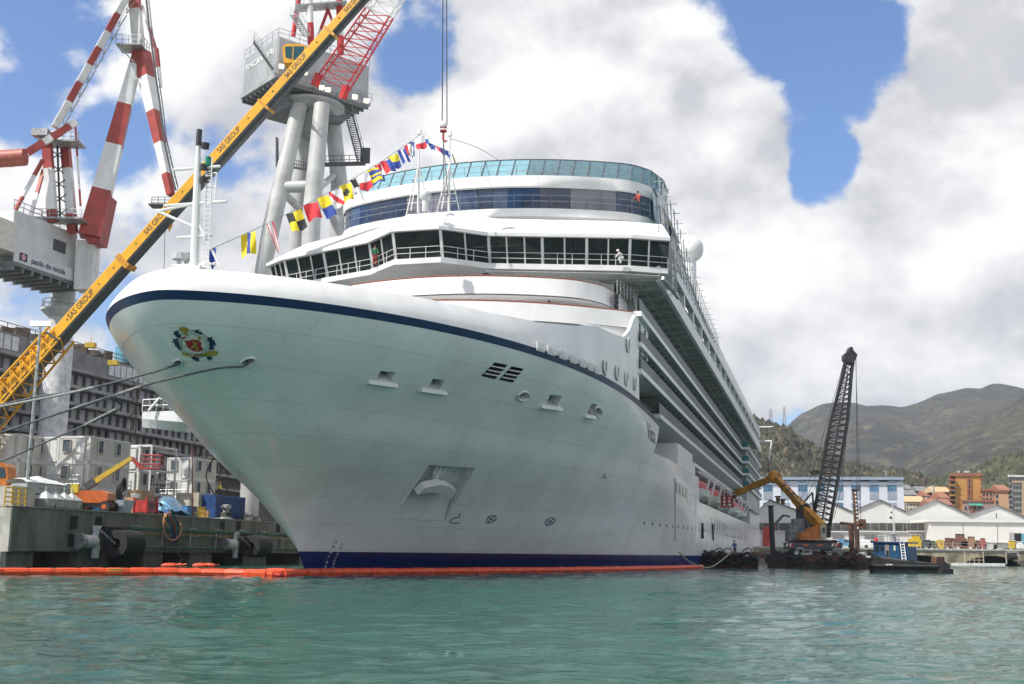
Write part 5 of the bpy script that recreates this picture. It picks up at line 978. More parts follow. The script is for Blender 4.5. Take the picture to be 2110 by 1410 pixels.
# lamp post
p = QP(52, -28); lp = thing('lamp_post', 'tall thin grey floodlight mast at the quay corner', 'lamp post', p)
top = PY(79, 672, p.y); mb = MB(); mb.tube([p, Vector((p.x, p.y, top.z))], [.17, .10], 8); mb.build('pole', STEEL, lp, smooth=True); tp = Vector((p.x, p.y, top.z))
mb = MB(); mb.beam(tp - Vector((.6, 0, 0)), tp + Vector((.7, 0, 0)), .1); mb.build('crossarm', STEEL, lp)
for k in range(4): mb = MB(); mb.box(tp + Vector((-.55 + .38 * k, -.1, .18)), (.28, .3, .3)); mb.build('lamp_head', MATS['floodlight_glow'], lp)
mb = MB(); mb.box(p + Z1 * .5, (1.5, 1.3, 1.0), SRZ); mb.build('base_block', CONCL, lp)
# stacked site offices
def unit(o, s, t, z, L, W_, H_, doors=()):
    mb = MB(); shbox(mb, s, s + L, t - W_, t, z + .06, z + H_ - .06); b = mb.build('cabin', CREAM, o)
    for (a, c) in ((s - .04, s + .12), (s + L - .12, s + L + .04)):
        for (e, f) in ((t - W_ - .04, t - W_ + .12), (t - .12, t + .04)): mb = MB(); shbox(mb, a, c, e, f, z, z + H_); mb.build('corner_post', TRIM, b)
    for zz in (z, z + H_ - .16): mb = MB(); shbox(mb, s - .04, s + L + .04, t - W_ - .04, t + .04, zz, zz + .16); mb.build('frame_rail', TRIM, b)
    for kind, f, w0, z0, z1 in doors:
        mb = MB()
        if kind[0] == 'f': shbox(mb, s - .09, s - .02, t - W_ * f - w0, t - W_ * f, z + z0, z + z1)
        else: shbox(mb, s + L * f, s + L * f + w0, t + .02, t + .08, z + z0, z + z1)
        wo = mb.build('door' if kind[1] == 'd' else 'window', TRIM if kind[1] == 'd' else mat('office_glass', (.06, .08, .10), .1), b)
        mb = MB(); 
        if kind[0] == 's': mb.tube([SH(s + L * f + a * w0, t + .1, z + b_) for a, b_ in ((0, z0), (1, z0), (1, z1), (0, z1))], .05, 4, closed=True)
        else: mb.tube([SH(s - .11, t - W_ * f - a * w0, z + b_) for a, b_ in ((0, z0), (1, z0), (1, z1), (0, z1))], .05, 4, closed=True)
        mb.build('frame', TRIM, wo)
    return b
OG = 'stacked site offices on the quay'
def office(u, t, label, L=6., W_=2.7, rail=True, lv=3, H_=2.3):
    s = toship(QP(u, t))[0]; o = thing('site_office', label, 'office cabin', SH(s, t, ZQ), SRZ, OG)
    for k in range(lv): unit(o, s, t, ZQ + H_ * k, L, W_, H_, [('sw', .18, .8, .9, 2.0), ('sw', .62, .8, .9, 2.0), ('fd', .15, .8, .1, 2.1), ('fw', .6, .75, .9, 2.0)])
    if rail: mb = MB(); shbox(mb, s - 1.2, s, t - W_, t, ZQ + H_ - .1, ZQ + H_); mb.rail([SH(s - 1.15, t - W_, ZQ + H_), SH(s - 1.15, t, ZQ + H_)], 1.1, .04, .7, 3); mb.build('gallery', STEEL, o)
    return o, s
office(176, -33, 'two storey cream office cabins with two windows behind the orange boom lift', 6.2, 3.2)
office(118, -36, 'cream office cabins with gallery left of the boom lift', 5., 3.0)
office(281, -34, 'cream office cabins with open stair frame beside the red generator', 3., 2.4)
o, s = office(392, -36, 'cream office cabins behind the beige site container', 5., 3.0)
office(30, -38, 'grey shaded office cabins at the far left edge', 5.5, 3.4)
s = toship(QP(330, -33.5))[0]; st = thing('stair_frame', 'grey open steel stair frame between the office cabins', 'stair frame', SH(s, -33, ZQ), SRZ)
mb = MB(); cs = [(s - 3, -33), (s + 1.5, -33), (s + 1.5, -36), (s - 3, -36)]
for a, b in cs: mb.beam(SH(a, b, ZQ), SH(a, b, ZQ + 7.0), .16)
for z in (2.35, 4.65, 6.9):
    for k in range(4): mb.beam(SH(*cs[k], ZQ + z), SH(*cs[(k + 1) % 4], ZQ + z), .16)
mb.build('frame', TRIM, st); mb = MB(); stairs(mb, SH(s - 2.5, -33.4, ZQ), SH(s + 1, -33.4, ZQ + 2.6), -PT * .9, 11); mb.build('stair', STEEL, st); mb = MB(); shbox(mb, s - 3, s + 1.5, -36, -33, ZQ + 6.9, ZQ + 7.02); mb.build('canopy', TRIM, st); mb = MB(); mb.rail([SH(s - 3, -33, ZQ + 2.7), SH(s + 1.5, -33, ZQ + 2.7)], 1.1, .04, .6, 3); mb.build('railing', STEEL, st)
# orange and yellow boom lift
p = QP(197, -27.6); bl = thing('boom_lift', 'orange boom lift with raised yellow arm and red jib on the quay', 'boom lift', p, SRZ); by = p.y
mb = MB(); mb.ext([p + Vector((x, -1.0, z)) for x, z in ((-1.5, .75), (1.0, .75), (1.25, 1.0), (1.2, 1.5), (.7, 1.75), (-1.3, 1.7), (-1.65, 1.4))], (0, 2.0, 0)); mb.build('turret', ORG2, bl)
mb = MB(); mb.box(p + Z1 * .6, (2.6, 1.7, .35)); mb.build('chassis', DKGREY, bl)
for x in (-1.05, 1.05):
    for y in (-.95, .95): mb = MB(); mb.tube([p + Vector((x, y - .2, .45)), p + Vector((x, y + .2, .45))], .45, 18); w_ = mb.build('wheel', BLACK, bl, smooth=True); mb = MB(); mb.tube([p + Vector((x, y - .22, .45)), p + Vector((x, y + .22, .45))], .2, 12); mb.build('rim', ORG2, w_)
a, b, c = PY(176, 1005, by), PY(272, 944, by), PY(292, 966, by)
mb = MB(); mb.beam(a, b, .42, .46, .3, .32); mb.build('main_arm', mat('lift_yellow', (.55, .36, .04), .45), bl); mb = MB(); mb.beam(a, a.lerp(b, .22), .52, .56); mb.build('arm_base', DKGREY, bl); mb = MB(); mb.beam(b, c, .26, .3); mb.build('jib', DRED, bl)
mb = MB(); mb.rail([c + Vector((0, -.5, 0)), c + Vector((1.6, -.5, 0)), c + Vector((1.6, .5, 0)), c + Vector((0, .5, 0)), c + Vector((0, -.5, 0))], 1.1, .035, .7, 3); mb.box(c + Vector((.8, 0, 0)), (1.7, 1.1, .12)); mb.build('basket', DRED, bl)
mb = MB(); mb.box(PY(163, 1008, by) + Vector((0, -.9, 0)), (.6, .3, .7)); mb.build('control_box', mat('control_yellow', (.6, .45, .04), .5), bl)
# containers
def container(u, t, L, W_, H_, m, label, name='shipping_container', cat='container'):
    s = toship(QP(u, t))[0]; o = thing(name, label, cat, SH(s, t, ZQ), SRZ); mb = MB(); shbox(mb, s, s + L, t - W_, t, ZQ + .1, ZQ + H_); b = mb.build('body', m, o); mb = MB(); k = s + .12
    while k < s + L - .1: shbox(mb, k, k + .14, t, t + .05, ZQ + .2, ZQ + H_ - .12); k += .28
    mb.build('corrugation', m, b, kind='stuff'); mb = MB()
    for a in (s - .03, s + L - .1):
        for e in (t - W_ - .03, t - .1): shbox(mb, a, a + .13, e, e + .13, ZQ, ZQ + H_ + .03)
    mb.build('corner_posts', m, b); return o, s
container(443, -28, 6.1, 2.4, 2.45, BLUEC, 'dark blue corrugated shipping container beside the ship stem')
container(222, -31, 2.4, 2, 1.6, mat('container_bright_blue', (.02, .16, .36), .5), 'small bright blue container behind the boom lift')
o, s = container(408, -29.5, 3.6, 2.4, 2.6, mat('site_beige', (.46, .42, .34), .6, var=.15, scale=.8), 'worn beige site container left of the blue container', 'site_container')
mb = MB(); shbox(mb, s - .06, s, -31.6, -30.4, ZQ + .2, ZQ + 2.3); mb.build('door', mat('site_beige_d', (.5, .47, .40), .6), o); mb = MB(); shbox(mb, s + 1.6, s + 2.1, -29.44, -29.38, ZQ + 1.5, ZQ + 2.1); mb.build('vent', RUST, o)
# blocks, skips and clutter along the edge
mb = MB(); s = toship(QP(22, -26.8))[0]; shbox(mb, s, s + 2.6, -28.6, -26.8, ZQ, ZQ + 1.5); mb.build('concrete_block', CONCL, loc=SH(s, -27, ZQ), rz=SRZ, label='pale concrete block at the quay corner', category='block')
mb = MB(); p = QP(8, -26); mb.rail([p, p + AX * 2.2], 1.3, .05, .8, 4); mb.build('guard_rail', mat('rail_yellow', (.65, .42, .02), .5), loc=p, label='yellow guard rail at the quay corner', category='railing')
for i, u in enumerate((92, 112, 130, 146)):
    p = QP(u, -26.7); o = thing('hopper', ('leftmost', 'second', 'third', 'rightmost')[i] + ' of four grey steel hoppers on the quay edge', 'hopper', p, SRZ, 'grey hoppers'); mb = MB(); mb.hexa([p + AX * a + PT * b + Z1 * z for z, k in ((.15, .45), (.75, .62)) for a, b in ((-k, k), (k, k), (k, -k), (-k, -k))]); mb.build('bin', GREYP, o)
    mb = MB(); q = [p + AX * a + PT * b + Z1 * .75 for a, b in ((-.6, .6), (.6, .6), (.6, -.6), (-.6, -.6))]; ap = p + Z1 * 1.35; mb.add(q + [ap], [(0, 1, 4), (1, 2, 4), (2, 3, 4), (3, 0, 4)]); mb.tube([ap, ap + Z1 * .35], .05, 5); mb.build('lid', LGREY, o); mb = MB()
    for a in (-.4, .4): mb.beam(p + AX * a - PT * .4, p + AX * a + PT * .4, .12, .16)
    mb.build('feet', DKGREY, o)
p = QP(70, -28.5); wt = thing('tarpaulin_stack', 'heap under white tarpaulin on scaffold poles beside the lamp post', 'tarpaulin', p); mb = MB(); G = []
for i in range(9):
    G.append([p + AX * (-2.4 + .6 * i) + PT * (-1 + .4 * j) + Z1 * (1.9 + .55 * math.sin(3.14 * j / 5) * (1 - abs(i - 4) / 7) + .09 * random.random()) for j in range(6)])
mb.grid(G); mb.grid([[q for q in G[i]][5:] + [G[i][5] - Z1 * .5] for i in range(9)]); mb.build('tarpaulin', mat('tarp_white', (.72, .73, .75), .5, bump=.3), wt, smooth=60); mb = MB(); mb.rail([p - AX * 2.4 + PT * 1.05, p + AX * 2.6 + PT * 1.05], 1.9, .05, .9, 3); mb.build('scaffold', STEEL, wt)
mb = MB(); [mb.beam(p - AX * 2.2 + Z1 * (.5 + .4 * k) + PT * .3, p + AX * 2.4 + Z1 * (.5 + .4 * k) + PT * .3, 1.6, .3) for k in range(4)]; mb.build('timber_stack', GREYP, wt)
p = QP(248, -27); sk = thing('tool_bin', 'pale blue steel bin holding a coil of black hose', 'bin', p); mb = MB(); mb.hexa([p + AX * a + PT * b + Z1 * z for z, k in ((.1, .6), (1.1, .8)) for a, b in ((-k, k), (k, k), (k, -k), (-k, -k))]); mb.build('bin', mat('bin_blue_grey', (.38, .46, .52), .5), sk); mb = MB()
for k in range(7): c = p + Z1 * (1.9 + .05 * k); mb.tube([c + AX * (.45 * math.cos(a) * (1 - .03 * k)) + Z1 * (.75 * math.sin(a)) + PT * (.06 * k - .2) for a in [6.283 * i / 14 for i in range(14)]], .045, 5, closed=True)
mb.build('hose_coil', mat('hose_black', (.02, .02, .02), .6), sk)
p = QP(300, -27); gn = thing('generator', 'red generator set with cable loops on the quay edge', 'generator', p); mb = MB(); mb.box(p + Z1 * .75, (1.7, 1.1, 1.0), SRZ); mb.build('housing', RED, gn); mb = MB(); [mb.beam(p + AX * a + PT * b, p + AX * a + PT * b + Z1 * 1.5, .1) for a in (-.9, .9) for b in (-.6, .6)]; mb.beam(p - AX * .9 + PT * .6 + Z1 * 1.5, p + AX * .9 + PT * .6 + Z1 * 1.5, .1); mb.build('frame', RED, gn); mb = MB(); mb.box(p + PT * .57 + Z1 * .8, (.5, .06, .5), SRZ); mb.build('panel', DKGREY, gn)
mb = MB()
for k in range(5): c = p + AX * 1.9 + Z1 * .6 + PT * .05 * k; mb.tube([c + AX * .5 * math.cos(a) + Z1 * .55 * math.sin(a) for a in [6.283 * i / 14 for i in range(14)]], .04, 5, closed=True)
mb.build('cable_loops', mat('cable_maroon', (.10, .02, .03), .6), gn)
for i, (u, t, w_, h_, m, lb) in enumerate(((288, -30, 1.9, 2.3, mat('cardboard', (.42, .27, .15), .8), 'brown cardboard crate behind the red generator'), (270, -28.5, 1.1, 1.5, MATS['cardboard'], 'smaller cardboard crate beside the tool bin'), (277, -29, .7, 1.9, FW, 'white carton stacked beside the cardboard crates'), (424, -27.5, .8, .8, MATS['cardboard'], 'small cardboard box beside the yellow barrier frame'))):
    p = QP(u, t); mb = MB(); mb.box(p + Z1 * h_ / 2, (w_, w_ * .8, h_), SRZ + .1 * i); mb.box(p + Z1 * (h_ + .02), (w_ * .9, w_ * .1, .04), SRZ + .1 * i); mb.build('crate', m, loc=p, rz=SRZ, label=lb, category='crate')
p = QP(348, -27.3); tarp = thing('tarpaulin_heap', 'heap of equipment under pale blue plastic sheet', 'tarpaulin', p); mb = MB(); G = []
for i in range(10): G.append([p + AX * (-2.3 + .5 * i) + PT * (-1.1 + .45 * j) + Z1 * (max(.05, (1.75 - .12 * (i - 4) ** 2 * .6) * math.sin(3.14 * (j + .5) / 6)) + .22 * random.random()) for j in range(6)])
mb.grid(G); mb.build('sheet', mat('sheet_blue', (.16, .42, .68), .3, var=.35, scale=1.5, dirt=(.45, .62, .75)), tarp, smooth=50)
for u, w_, m, lb in ((383, 1.1, mat('crate_blue', (.06, .22, .45), .5), 'blue plastic crate beside the blue sheet'), (392, .9, BLUEC, 'dark blue crate left of the yellow barrier frame')): p = QP(u, -26.8); mb = MB(); mb.box(p + Z1 * .5, (w_, .9, 1.0), SRZ); mb.box(p + Z1 * 1.02, (w_ * 1.06, .96, .06), SRZ); mb.build('plastic_crate', m, loc=p, rz=SRZ, label=lb, category='crate')
p = QP(411, -26.4); mb = MB(); mb.rail([p - AX * 1.1, p + AX * 1.1, p + AX * 1.1 - PT, p - AX * 1.1 - PT, p - AX * 1.1], 1.0, .07, .45, 2); mb.build('yellow_barrier', mat('frame_yellow', (.65, .42, .02), .5), loc=p, rz=SRZ, label='yellow steel barrier frame on the quay edge', category='barrier')
p = QP(466, -26.4); bo = thing('bollard', 'grey mooring bollard with a black line beside the blue container', 'bollard', p); mb = MB(); mb.lathe([(.55, 0), (.55, .25), (.3, .35), (.28, 1.0), (.46, 1.15), (.46, 1.4), (0, 1.5)], p, 18); mb.build('post', GREYP, bo, smooth=True); mb = MB(); mb.box(p + Z1 * .08 - AX * .6, (2, 1.2, .15), SRZ); mb.build('base_plate', LGREY, bo)
for k in range(3): mb = MB(); mb.tube([p + Vector((.5 * math.cos(a), .5 * math.sin(a), .4 + .13 * k)) for a in [6.283 * i / 14 for i in range(14)]], .07, 5, closed=True); mb.build('rope_turn', BLKST, bo)
mb = MB(); p = QP(520, -26.8)
for k in range(16): a = random.random() * 6.28; r = random.random() * 1.6; mb.box(p + AX * r * 1.8 * math.cos(a) + PT * r * .5 * math.sin(a) + Z1 * random.uniform(.1, .5), (random.uniform(.3, 1.3), random.uniform(.3, .8), random.uniform(.15, .5)), random.random() * 3)
mb.build('scrap_heap', mat('scrap_grey', (.12, .13, .12), .8, var=.5, scale=2), loc=p, label='low heap of grey rigging gear at the foot of the bow', category='scrap heap', kind='stuff')
sc_ = QP(398, -40); so = thing('scaffold_tower', 'scaffold tower behind the office cabins by the bow', 'scaffold', sc_); mb = MB()
for a in (0, 2, 4):
    for b in (0, 2): mb.tube([sc_ + AX * a + PT * b, sc_ + AX * a + PT * b + Z1 * 8.4], .07, 5)
for z in range(1, 9):
    for b in (0, 2): mb.tube([sc_ + PT * b + Z1 * z, sc_ + AX * 4 + PT * b + Z1 * z], .05, 4); mb.tube([sc_ + PT * b + Z1 * z + AX * (2 * (z % 2)), sc_ + AX * (2 + 2 * (z % 2)) + PT * b + Z1 * (z - 1)], .05, 4)
mb.build('poles', mat('scaffold_rust', (.14, .08, .04), .8), so); mb = MB(); [mb.box(sc_ + AX * 2 + PT + Z1 * z, (4, 2, .08), SRZ) for z in (2.5, 5, 7.5)]; mb.build('boards', mat('board_grey', (.3, .27, .22), .8), so)
p = QP(397, -26.2); a, b = HT(397, 1080, -26.2), HT(396, 915, -26.2); mb = MB(); mb.tube([a, b], .06, 5); mb.build('guide_pole', mat('pole_rust', (.18, .06, .04), .8), loc=p, label='thin rusty upright pole at the quay edge by the beige container', category='pole')
# white platform boat behind the bow
c = PY(345, 862, 92); wp = thing('launch', 'white launch with guard rail hanging behind the bow', 'boat', c); mb = MB(); G = []
for k in range(7):
    x = -1.9 + 3.6 * k / 6; wd = 1.3 * min(1, .25 + .9 * k / 6); G.append([c + Vector((x, y * wd, z - (.35 * k / 6 if z < 0 else 0))) for y, z in ((-1, .45), (-.95, -.1), (-.4, -.75), (.4, -.75), (.95, -.1), (1, .45))])
mb.grid(G); mb.poly(G[0]); mb.poly([g[0] for g in G] + [g[-1] for g in G[::-1]]); mb.build('hull', WHITE, wp); mb = MB(); mb.rail([g[0] for g in G], .95, .04, .6, 2); mb.tube([c + Vector((-1.2, -1, .45)), c + Vector((-.4, -1, 1.5))], .1, 6); mb.build('guard_rail', WHITE, wp)
# ------------------------------------------------------------------ floating oil boom
def oilboom(name, label, P, seg, r, m):
    o = thing(name, label, 'oil boom', P[0]); P = smooth_path(P, 8); d = [0]
    for a, b in zip(P, P[1:]): d.append(d[-1] + (b - a).length)
    xs, ys, zs_ = [[p[i] for p in P] for i in range(3)]; n = int(d[-1] / seg); f = lambda t: Vector((float(np.interp(t, d, xs)), float(np.interp(t, d, ys)), float(np.interp(t, d, zs_))))
    for k in range(n):
        a, c, b = f(d[-1] * k / n), f(d[-1] * (k + .5) / n), f(d[-1] * (k + 1) / n); mb = MB(); a2 = a.lerp(b, .008); b2 = b.lerp(a, .008); h = r * random.uniform(.92, 1.06)
        mb.tube([a2, a2.lerp(b2, .12), c, b2.lerp(a2, .12), b2], [h * .90, h, h * 1.02, h, h * .90], 8); mb.build('float', m, o, smooth=True)
        if k % 7 == 4: mb = MB(); mb.box(c + Vector((0, -r * .98, r * .25)), (.75, .05, .22), math.atan2((b - a).y, (b - a).x)); mb.build('name_plate', mat('plate_yellow', (.6, .42, .05), .6), o)
    mb = MB(); mb.tube([p - Z1 * .05 for p in P], r * .45, 6); mb.build('skirt', OILR, o); return o
oilboom('oil_boom', 'orange floating oil boom lying along the left quay', [PZ(u, v, 0) + Z1 * .16 for u, v in ((-420, 1187), (-80, 1186.5), (0, 1186), (180, 1185.5), (365, 1185.5), (500, 1187), (575, 1190), (606, 1187))], 1.25, .22, OILB)
oilboom('oil_boom', 'red floating oil boom skirting the ship bow and side', [SH(-2.2, -1.0, .16)] + [SH(s, half(max(s, 1.), .2) + 1.0 - (.8 if s < -1 else 0), .16) for s in (-2.3, -1, 1, 4, 8, 14, 20, 28, 36, 44, 52, 60, 64)], 1.25, .22, OILB)
for i, (u, v) in enumerate(((348, 1168), (362, 1167), (412, 1168), (430, 1168))):
    p = PZ(u, v, 0); mb = MB(); mb.sph(p + Z1 * .1, .42, 10, 6, (1.6, .7, .5)); mb.tube([p + Vector((.5, 0, .1)), p + Vector((.9, 0, .2))], .06, 5); mb.build('buoy_bag', OILB, loc=p, label=('leftmost', 'second', 'third', 'rightmost')[i] + ' of four orange floats by the quay foot', category='float', group='orange floats')
# ------------------------------------------------------------------ mooring ropes
def rope(pts, r, label, splice=None, nm='mooring_rope', m=ROPE):
    mb = MB(); mb.tube(smooth_path(pts, 8), r, 7); o = mb.build(nm, m, loc=pts[0], smooth=True, label=label, category='rope', group='mooring ropes')
    return o
e1, e2 = onhull(367, 746, -.3), onhull(509, 745, -.3)
rope([e1, onhull(362, 748, .2), PY(190, 799, 60), PY(-60, 851, 66), PY(-500, 1000, 78)], .055, 'upper grey mooring rope from the hawse near the stem', nm='mooring_rope')
rope([PY(195, 798, 59.9), PY(120, 815, 61.6), PY(0, 838, 64.5)], .07, 'pale spliced eye on the upper mooring rope', m=ROPEL)
YR_ = min(onhull(u, 780).y for u in (330, 360, 390, 420, 450)) - .5
rope([e2, onhull(503, 747, .25), PY(440, 761, onhull(440, 761).y - .6), PY(295, 795, YR_), PY(180, 833, YR_ + .6), PY(-60, 912, YR_ + 3), PY(-500, 1060, 66)], .055, 'middle grey mooring rope from the port hawse pipe')
rope([PY(290, 796.5, YR_ + .02), PY(235, 815, YR_ + .25), PY(150, 843, YR_ + .85)], .07, 'pale chafing sleeve on the middle mooring rope', m=ROPEL)
rope([SH(-9, -8, 9.4), PY(250, 838, 63), PY(175, 876, 64), PY(80, 917, 66), PY(-60, 972, 70), PY(-500, 1110, 80)], .055, 'lowest grey mooring rope from the far side of the bow')
rope([PY(240, 843, 63.1), PY(175, 876, 63.9)], .07, 'pale sleeve on the lowest mooring rope', m=ROPEL)
rope([SH(-1.5, -4.5, 7.2), HT(425, 985, -22), QP(464, -26.4) + Z1 * .9], .06, 'thin black mooring line down to the grey bollard', m=BLKST)
# ------------------------------------------------------------------ signal flags
fl = thing('flag_line', 'line of colourful signal flags from fore mast to signal mast', 'flags', fm0)
def pat(kind):
    Y, B, R_, W_, K = 0, 1, 2, 3, 4
    return {'yby': lambda x, y: B if .33 < x < .67 else Y, 'chk': lambda x, y: K if (x < .5) == (y < .5) else Y, 'red': lambda x, y: R_, 'yb': lambda x, y: Y if y < .5 else B, 'wrx': lambda x, y: R_ if abs(x - y) < .17 else W_, 'ball': lambda x, y: K if (x - .5) ** 2 + (y - .5) ** 2 < .07 else Y,
            'bw': lambda x, y: K if y < .4 else W_, 'wr': lambda x, y: W_ if y < .5 else R_, 'stripe': lambda x, y: Y if int(y * 6) % 2 == 0 else B, 'rwb': lambda x, y: (R_, W_, B)[min(2, int(y * 3))], 'rb': lambda x, y: R_ if x < .5 else B, 'bwb': lambda x, y: W_ if .35 < x < .65 else B, 'rw': lambda x, y: R_ if x < .5 else W_, 'bwp': lambda x, y: W_ if (x - .5) ** 2 + (y - .5) ** 2 < .05 else B, 'wb': lambda x, y: W_ if y < .5 else B, 'blue': lambda x, y: B, 'wrp': lambda x, y: R_ if abs(x - .5) > .2 else W_}[kind]
FA, FBp = HT(428, 516, 0), MT1 - Z1 * .3
def fpos(u): f = (u - 428) / (862 - 428); return FA.lerp(FBp, f) - Z1 * 1.1 * 4 * f * (1 - f) * .5
FLG = [(428, 'blue', .55, 1.2, .35), (471, 'yby', 1.0, 1.55, .1), (507, 'wrp', .5, 2.1, .5), (538, 'chk', 1.15, 1.45, .45), (569, 'red', 1.1, 1.3, .4), (595, 'yb', .9, 1.7, .55), (617, 'wrx', 1.1, 1.5, .3), (640, 'ball', 1.1, 1.5, .2), (664, 'bw', .5, 1.9, .7), (680, 'wr', 1.1, 1.5, .35), (704, 'stripe', 1.1, 1.4, .5), (724, 'rwb', .6, 1.6, .6), (740, 'rb', 1.0, 1.2, .6), (762, 'yb', 1.0, 1.4, .35), (790, 'bwb', .8, 1.4, .5), (812, 'rw', .75, 1.3, .2), (826, 'bwp', .6, 1.6, .3), (842, 'wr', 1.1, 1.3, .4), (854, 'wb', 1.0, 1.1, .4)]
NM = {'yby': 'yellow blue yellow flag', 'chk': 'black and yellow checked flag', 'red': 'plain red flag', 'yb': 'yellow over blue flag', 'wrx': 'white flag with red stripe', 'ball': 'yellow flag with black ball', 'bw': 'black and white pennant', 'wr': 'white over red flag', 'stripe': 'yellow and blue striped flag', 'rwb': 'red white and blue pennant', 'rb': 'red and blue flag', 'bwb': 'blue white blue flag', 'rw': 'red and white flag', 'bwp': 'blue pennant with white spot', 'wb': 'white over blue flag', 'blue': 'plain blue pennant', 'wrp': 'red and white pennant'}
def flag(p, k, w_, h_, sl, dirv):
    mb = MB(); fn = pat(k); n, m_ = 8, 8; ph = random.random() * 6; G = []
    for j in range(m_ + 1):
        y = j / m_; G.append([p + dirv * ((i / n) * w_ * (1 if k not in ('bw', 'rwb', 'wrp', 'bwp', 'blue') else 1 - .55 * y)) + Vector((sl * h_ * y, -.12 * math.sin(6 * i / n + 3 * y + ph) - .25 * y, -h_ * y - .05 * math.sin(7 * i / n + ph))) for i in range(n + 1)])
    mb.grid(G)
    for j in range(m_):
        for i in range(n): mb.m[j * n + i] = fn((i + .5) / n, (j + .5) / m_)
    o = mb.build('flag', [FY, FB, FR, FW, FK], fl, smooth=70); o['label'] = NM[k]
fd_ = (FBp - FA).normalized()
for u, k, w_, h_, sl in FLG: flag(fpos(u), k, w_ * .82, h_ * .8, sl * .9, Vector((.90, .15, .38)))
mb = MB(); mb.tube([fpos(u) for u in range(428, 863, 14)], .025, 4); mb.build('halyard', ROPEL, fl)
a, b = MT1 - Z1 * .6, MT2 - Z1 * 1.6; mb = MB(); mb.tube([a, b], .025, 4); mb.build('halyard', ROPEL, fl)
for f, k in ((.25, 'blue'), (.5, 'rb'), (.75, 'blue')): flag(a.lerp(b, f), k, .8, .7, .6, (b - a).normalized())
flag(HS(931, 319, 29), 'chk', .5, .9, .3, fd_); mb = MB(); q = [MT2 - Z1 * .4, HS(985, 305, 36), HS(1035, 335, 46)]; mb.tube(smooth_path(q), .03, 4); mb.build('halyard', ROPEL, fl)
# ------------------------------------------------------------------ people: one continuous skinned body each
def person(p, rz, J, label, top, legs=CLDK, hat=None, h=1.72):
    # J: joint positions in metres for a 1.72 m figure (x right, y forward)
    o = thing('person', label, 'person', p, rz); me = bpy.data.meshes.new('body'); names = list(J)
    E = [('hip', 'chest'), ('chest', 'neck'), ('neck', 'head'), ('head', 'crown'), ('chest', 'shl'), ('chest', 'shr'), ('shl', 'ell'), ('ell', 'hal'), ('shr', 'elr'), ('elr', 'har'), ('hip', 'hpl'), ('hip', 'hpr'), ('hpl', 'knl'), ('knl', 'ftl'), ('ftl', 'tol'), ('hpr', 'knr'), ('knr', 'ftr'), ('ftr', 'tor')]
    rad = dict(hip=.15, chest=.16, neck=.06, head=.1, crown=.07, shl=.075, shr=.075, ell=.055, elr=.055, hal=.042, har=.042, hpl=.1, hpr=.1, knl=.07, knr=.07, ftl=.05, ftr=.05, tol=.045, tor=.045)
    me.from_pydata([J[n] for n in names], [(names.index(a), names.index(b)) for a, b in E], []); ob = bpy.data.objects.new('body', me); COL.objects.link(ob)
    md = ob.modifiers.new('s', 'SKIN'); 
    for i, n in enumerate(names): me.skin_vertices[0].data[i].radius = (rad[n], rad[n] * (.75 if n in ('hip', 'chest') else 1)); me.skin_vertices[0].data[i].use_root = n == 'hip'
    ob.modifiers.new('u', 'SUBSURF').levels = 1; dg = bpy.context.evaluated_depsgraph_get(); m2 = bpy.data.meshes.new_from_object(ob.evaluated_get(dg)); bpy.data.objects.remove(ob)
    for m in (top, legs, SKIN): m2.materials.append(m)
    for q in m2.polygons:
        c = q.center; dn = min(J, key=lambda n: (Vector(J[n]) - c).length); q.material_index = 2 if dn in ('head', 'crown', 'hal', 'har', 'neck') else 1 if dn in ('hpl', 'hpr', 'knl', 'knr', 'ftl', 'ftr', 'tol', 'tor') else 0; q.use_smooth = True
    b = bpy.data.objects.new('body', m2); COL.objects.link(b); b.parent = o
    mb = MB(); c = Vector(J['crown']) * .6 + Vector(J['head']) * .4; mb.sph(c + Vector((0, -.015, .035)), .118, 12, 8, (1, 1.08, .8)); mb.build('hard_hat' if hat else 'hair', hat or mat('hair_dark', (.03, .02, .015), .8), o, W=False, smooth=True); return o
def stand(lean=0, armf=.25, turn=0): return dict(hip=(0, 0, .93), chest=(0, lean * .5, 1.3), neck=(0, lean * .8, 1.47), head=(0, lean + .02, 1.58), crown=(0, lean + .02, 1.68), shl=(-.19, lean * .7, 1.38), shr=(.19, lean * .7, 1.38), ell=(-.27, lean + .05, 1.12), elr=(.27, lean + .05, 1.12), hal=(-.24, lean + armf, .95), har=(.24, lean + armf, .95), hpl=(-.1, 0, .88), hpr=(.1, 0, .88), knl=(-.11, .04, .48), knr=(.11, .02, .48), ftl=(-.12, 0, .06), ftr=(.12, 0, .06), tol=(-.13, .17, .04), tor=(.13, .17, .04))
crouch = dict(hip=(0, -.15, .42), chest=(0, .12, .72), neck=(0, .25, .86), head=(0, .32, .95), crown=(0, .34, 1.05), shl=(-.18, .18, .8), shr=(.18, .18, .8), ell=(-.25, .38, .62), elr=(.25, .38, .62), hal=(-.18, .58, .5), har=(.18, .58, .5), hpl=(-.11, -.1, .4), hpr=(.11, -.1, .4), knl=(-.16, .3, .48), knr=(.16, .28, .46), ftl=(-.14, .05, .06), ftr=(.14, .02, .06), tol=(-.15, .2, .04), tor=(.15, .18, .04))
s_, t_, z_ = toship(HS(1131, 664, 20.5)); person(SH(20.5, t_, 17.95 + .12), math.pi + SRZ + math.pi / 2, stand(.05, .35), 'person in pale top standing at the lower terrace rail', CLWH)
s_, t_, z_ = toship(HS(1285, 545, 29.9)); person(SH(29.0, t_, 24.52), SRZ + math.pi * .1, crouch, 'crouching person in white overalls on the bridge gallery', CLWH, CLWH, FW)
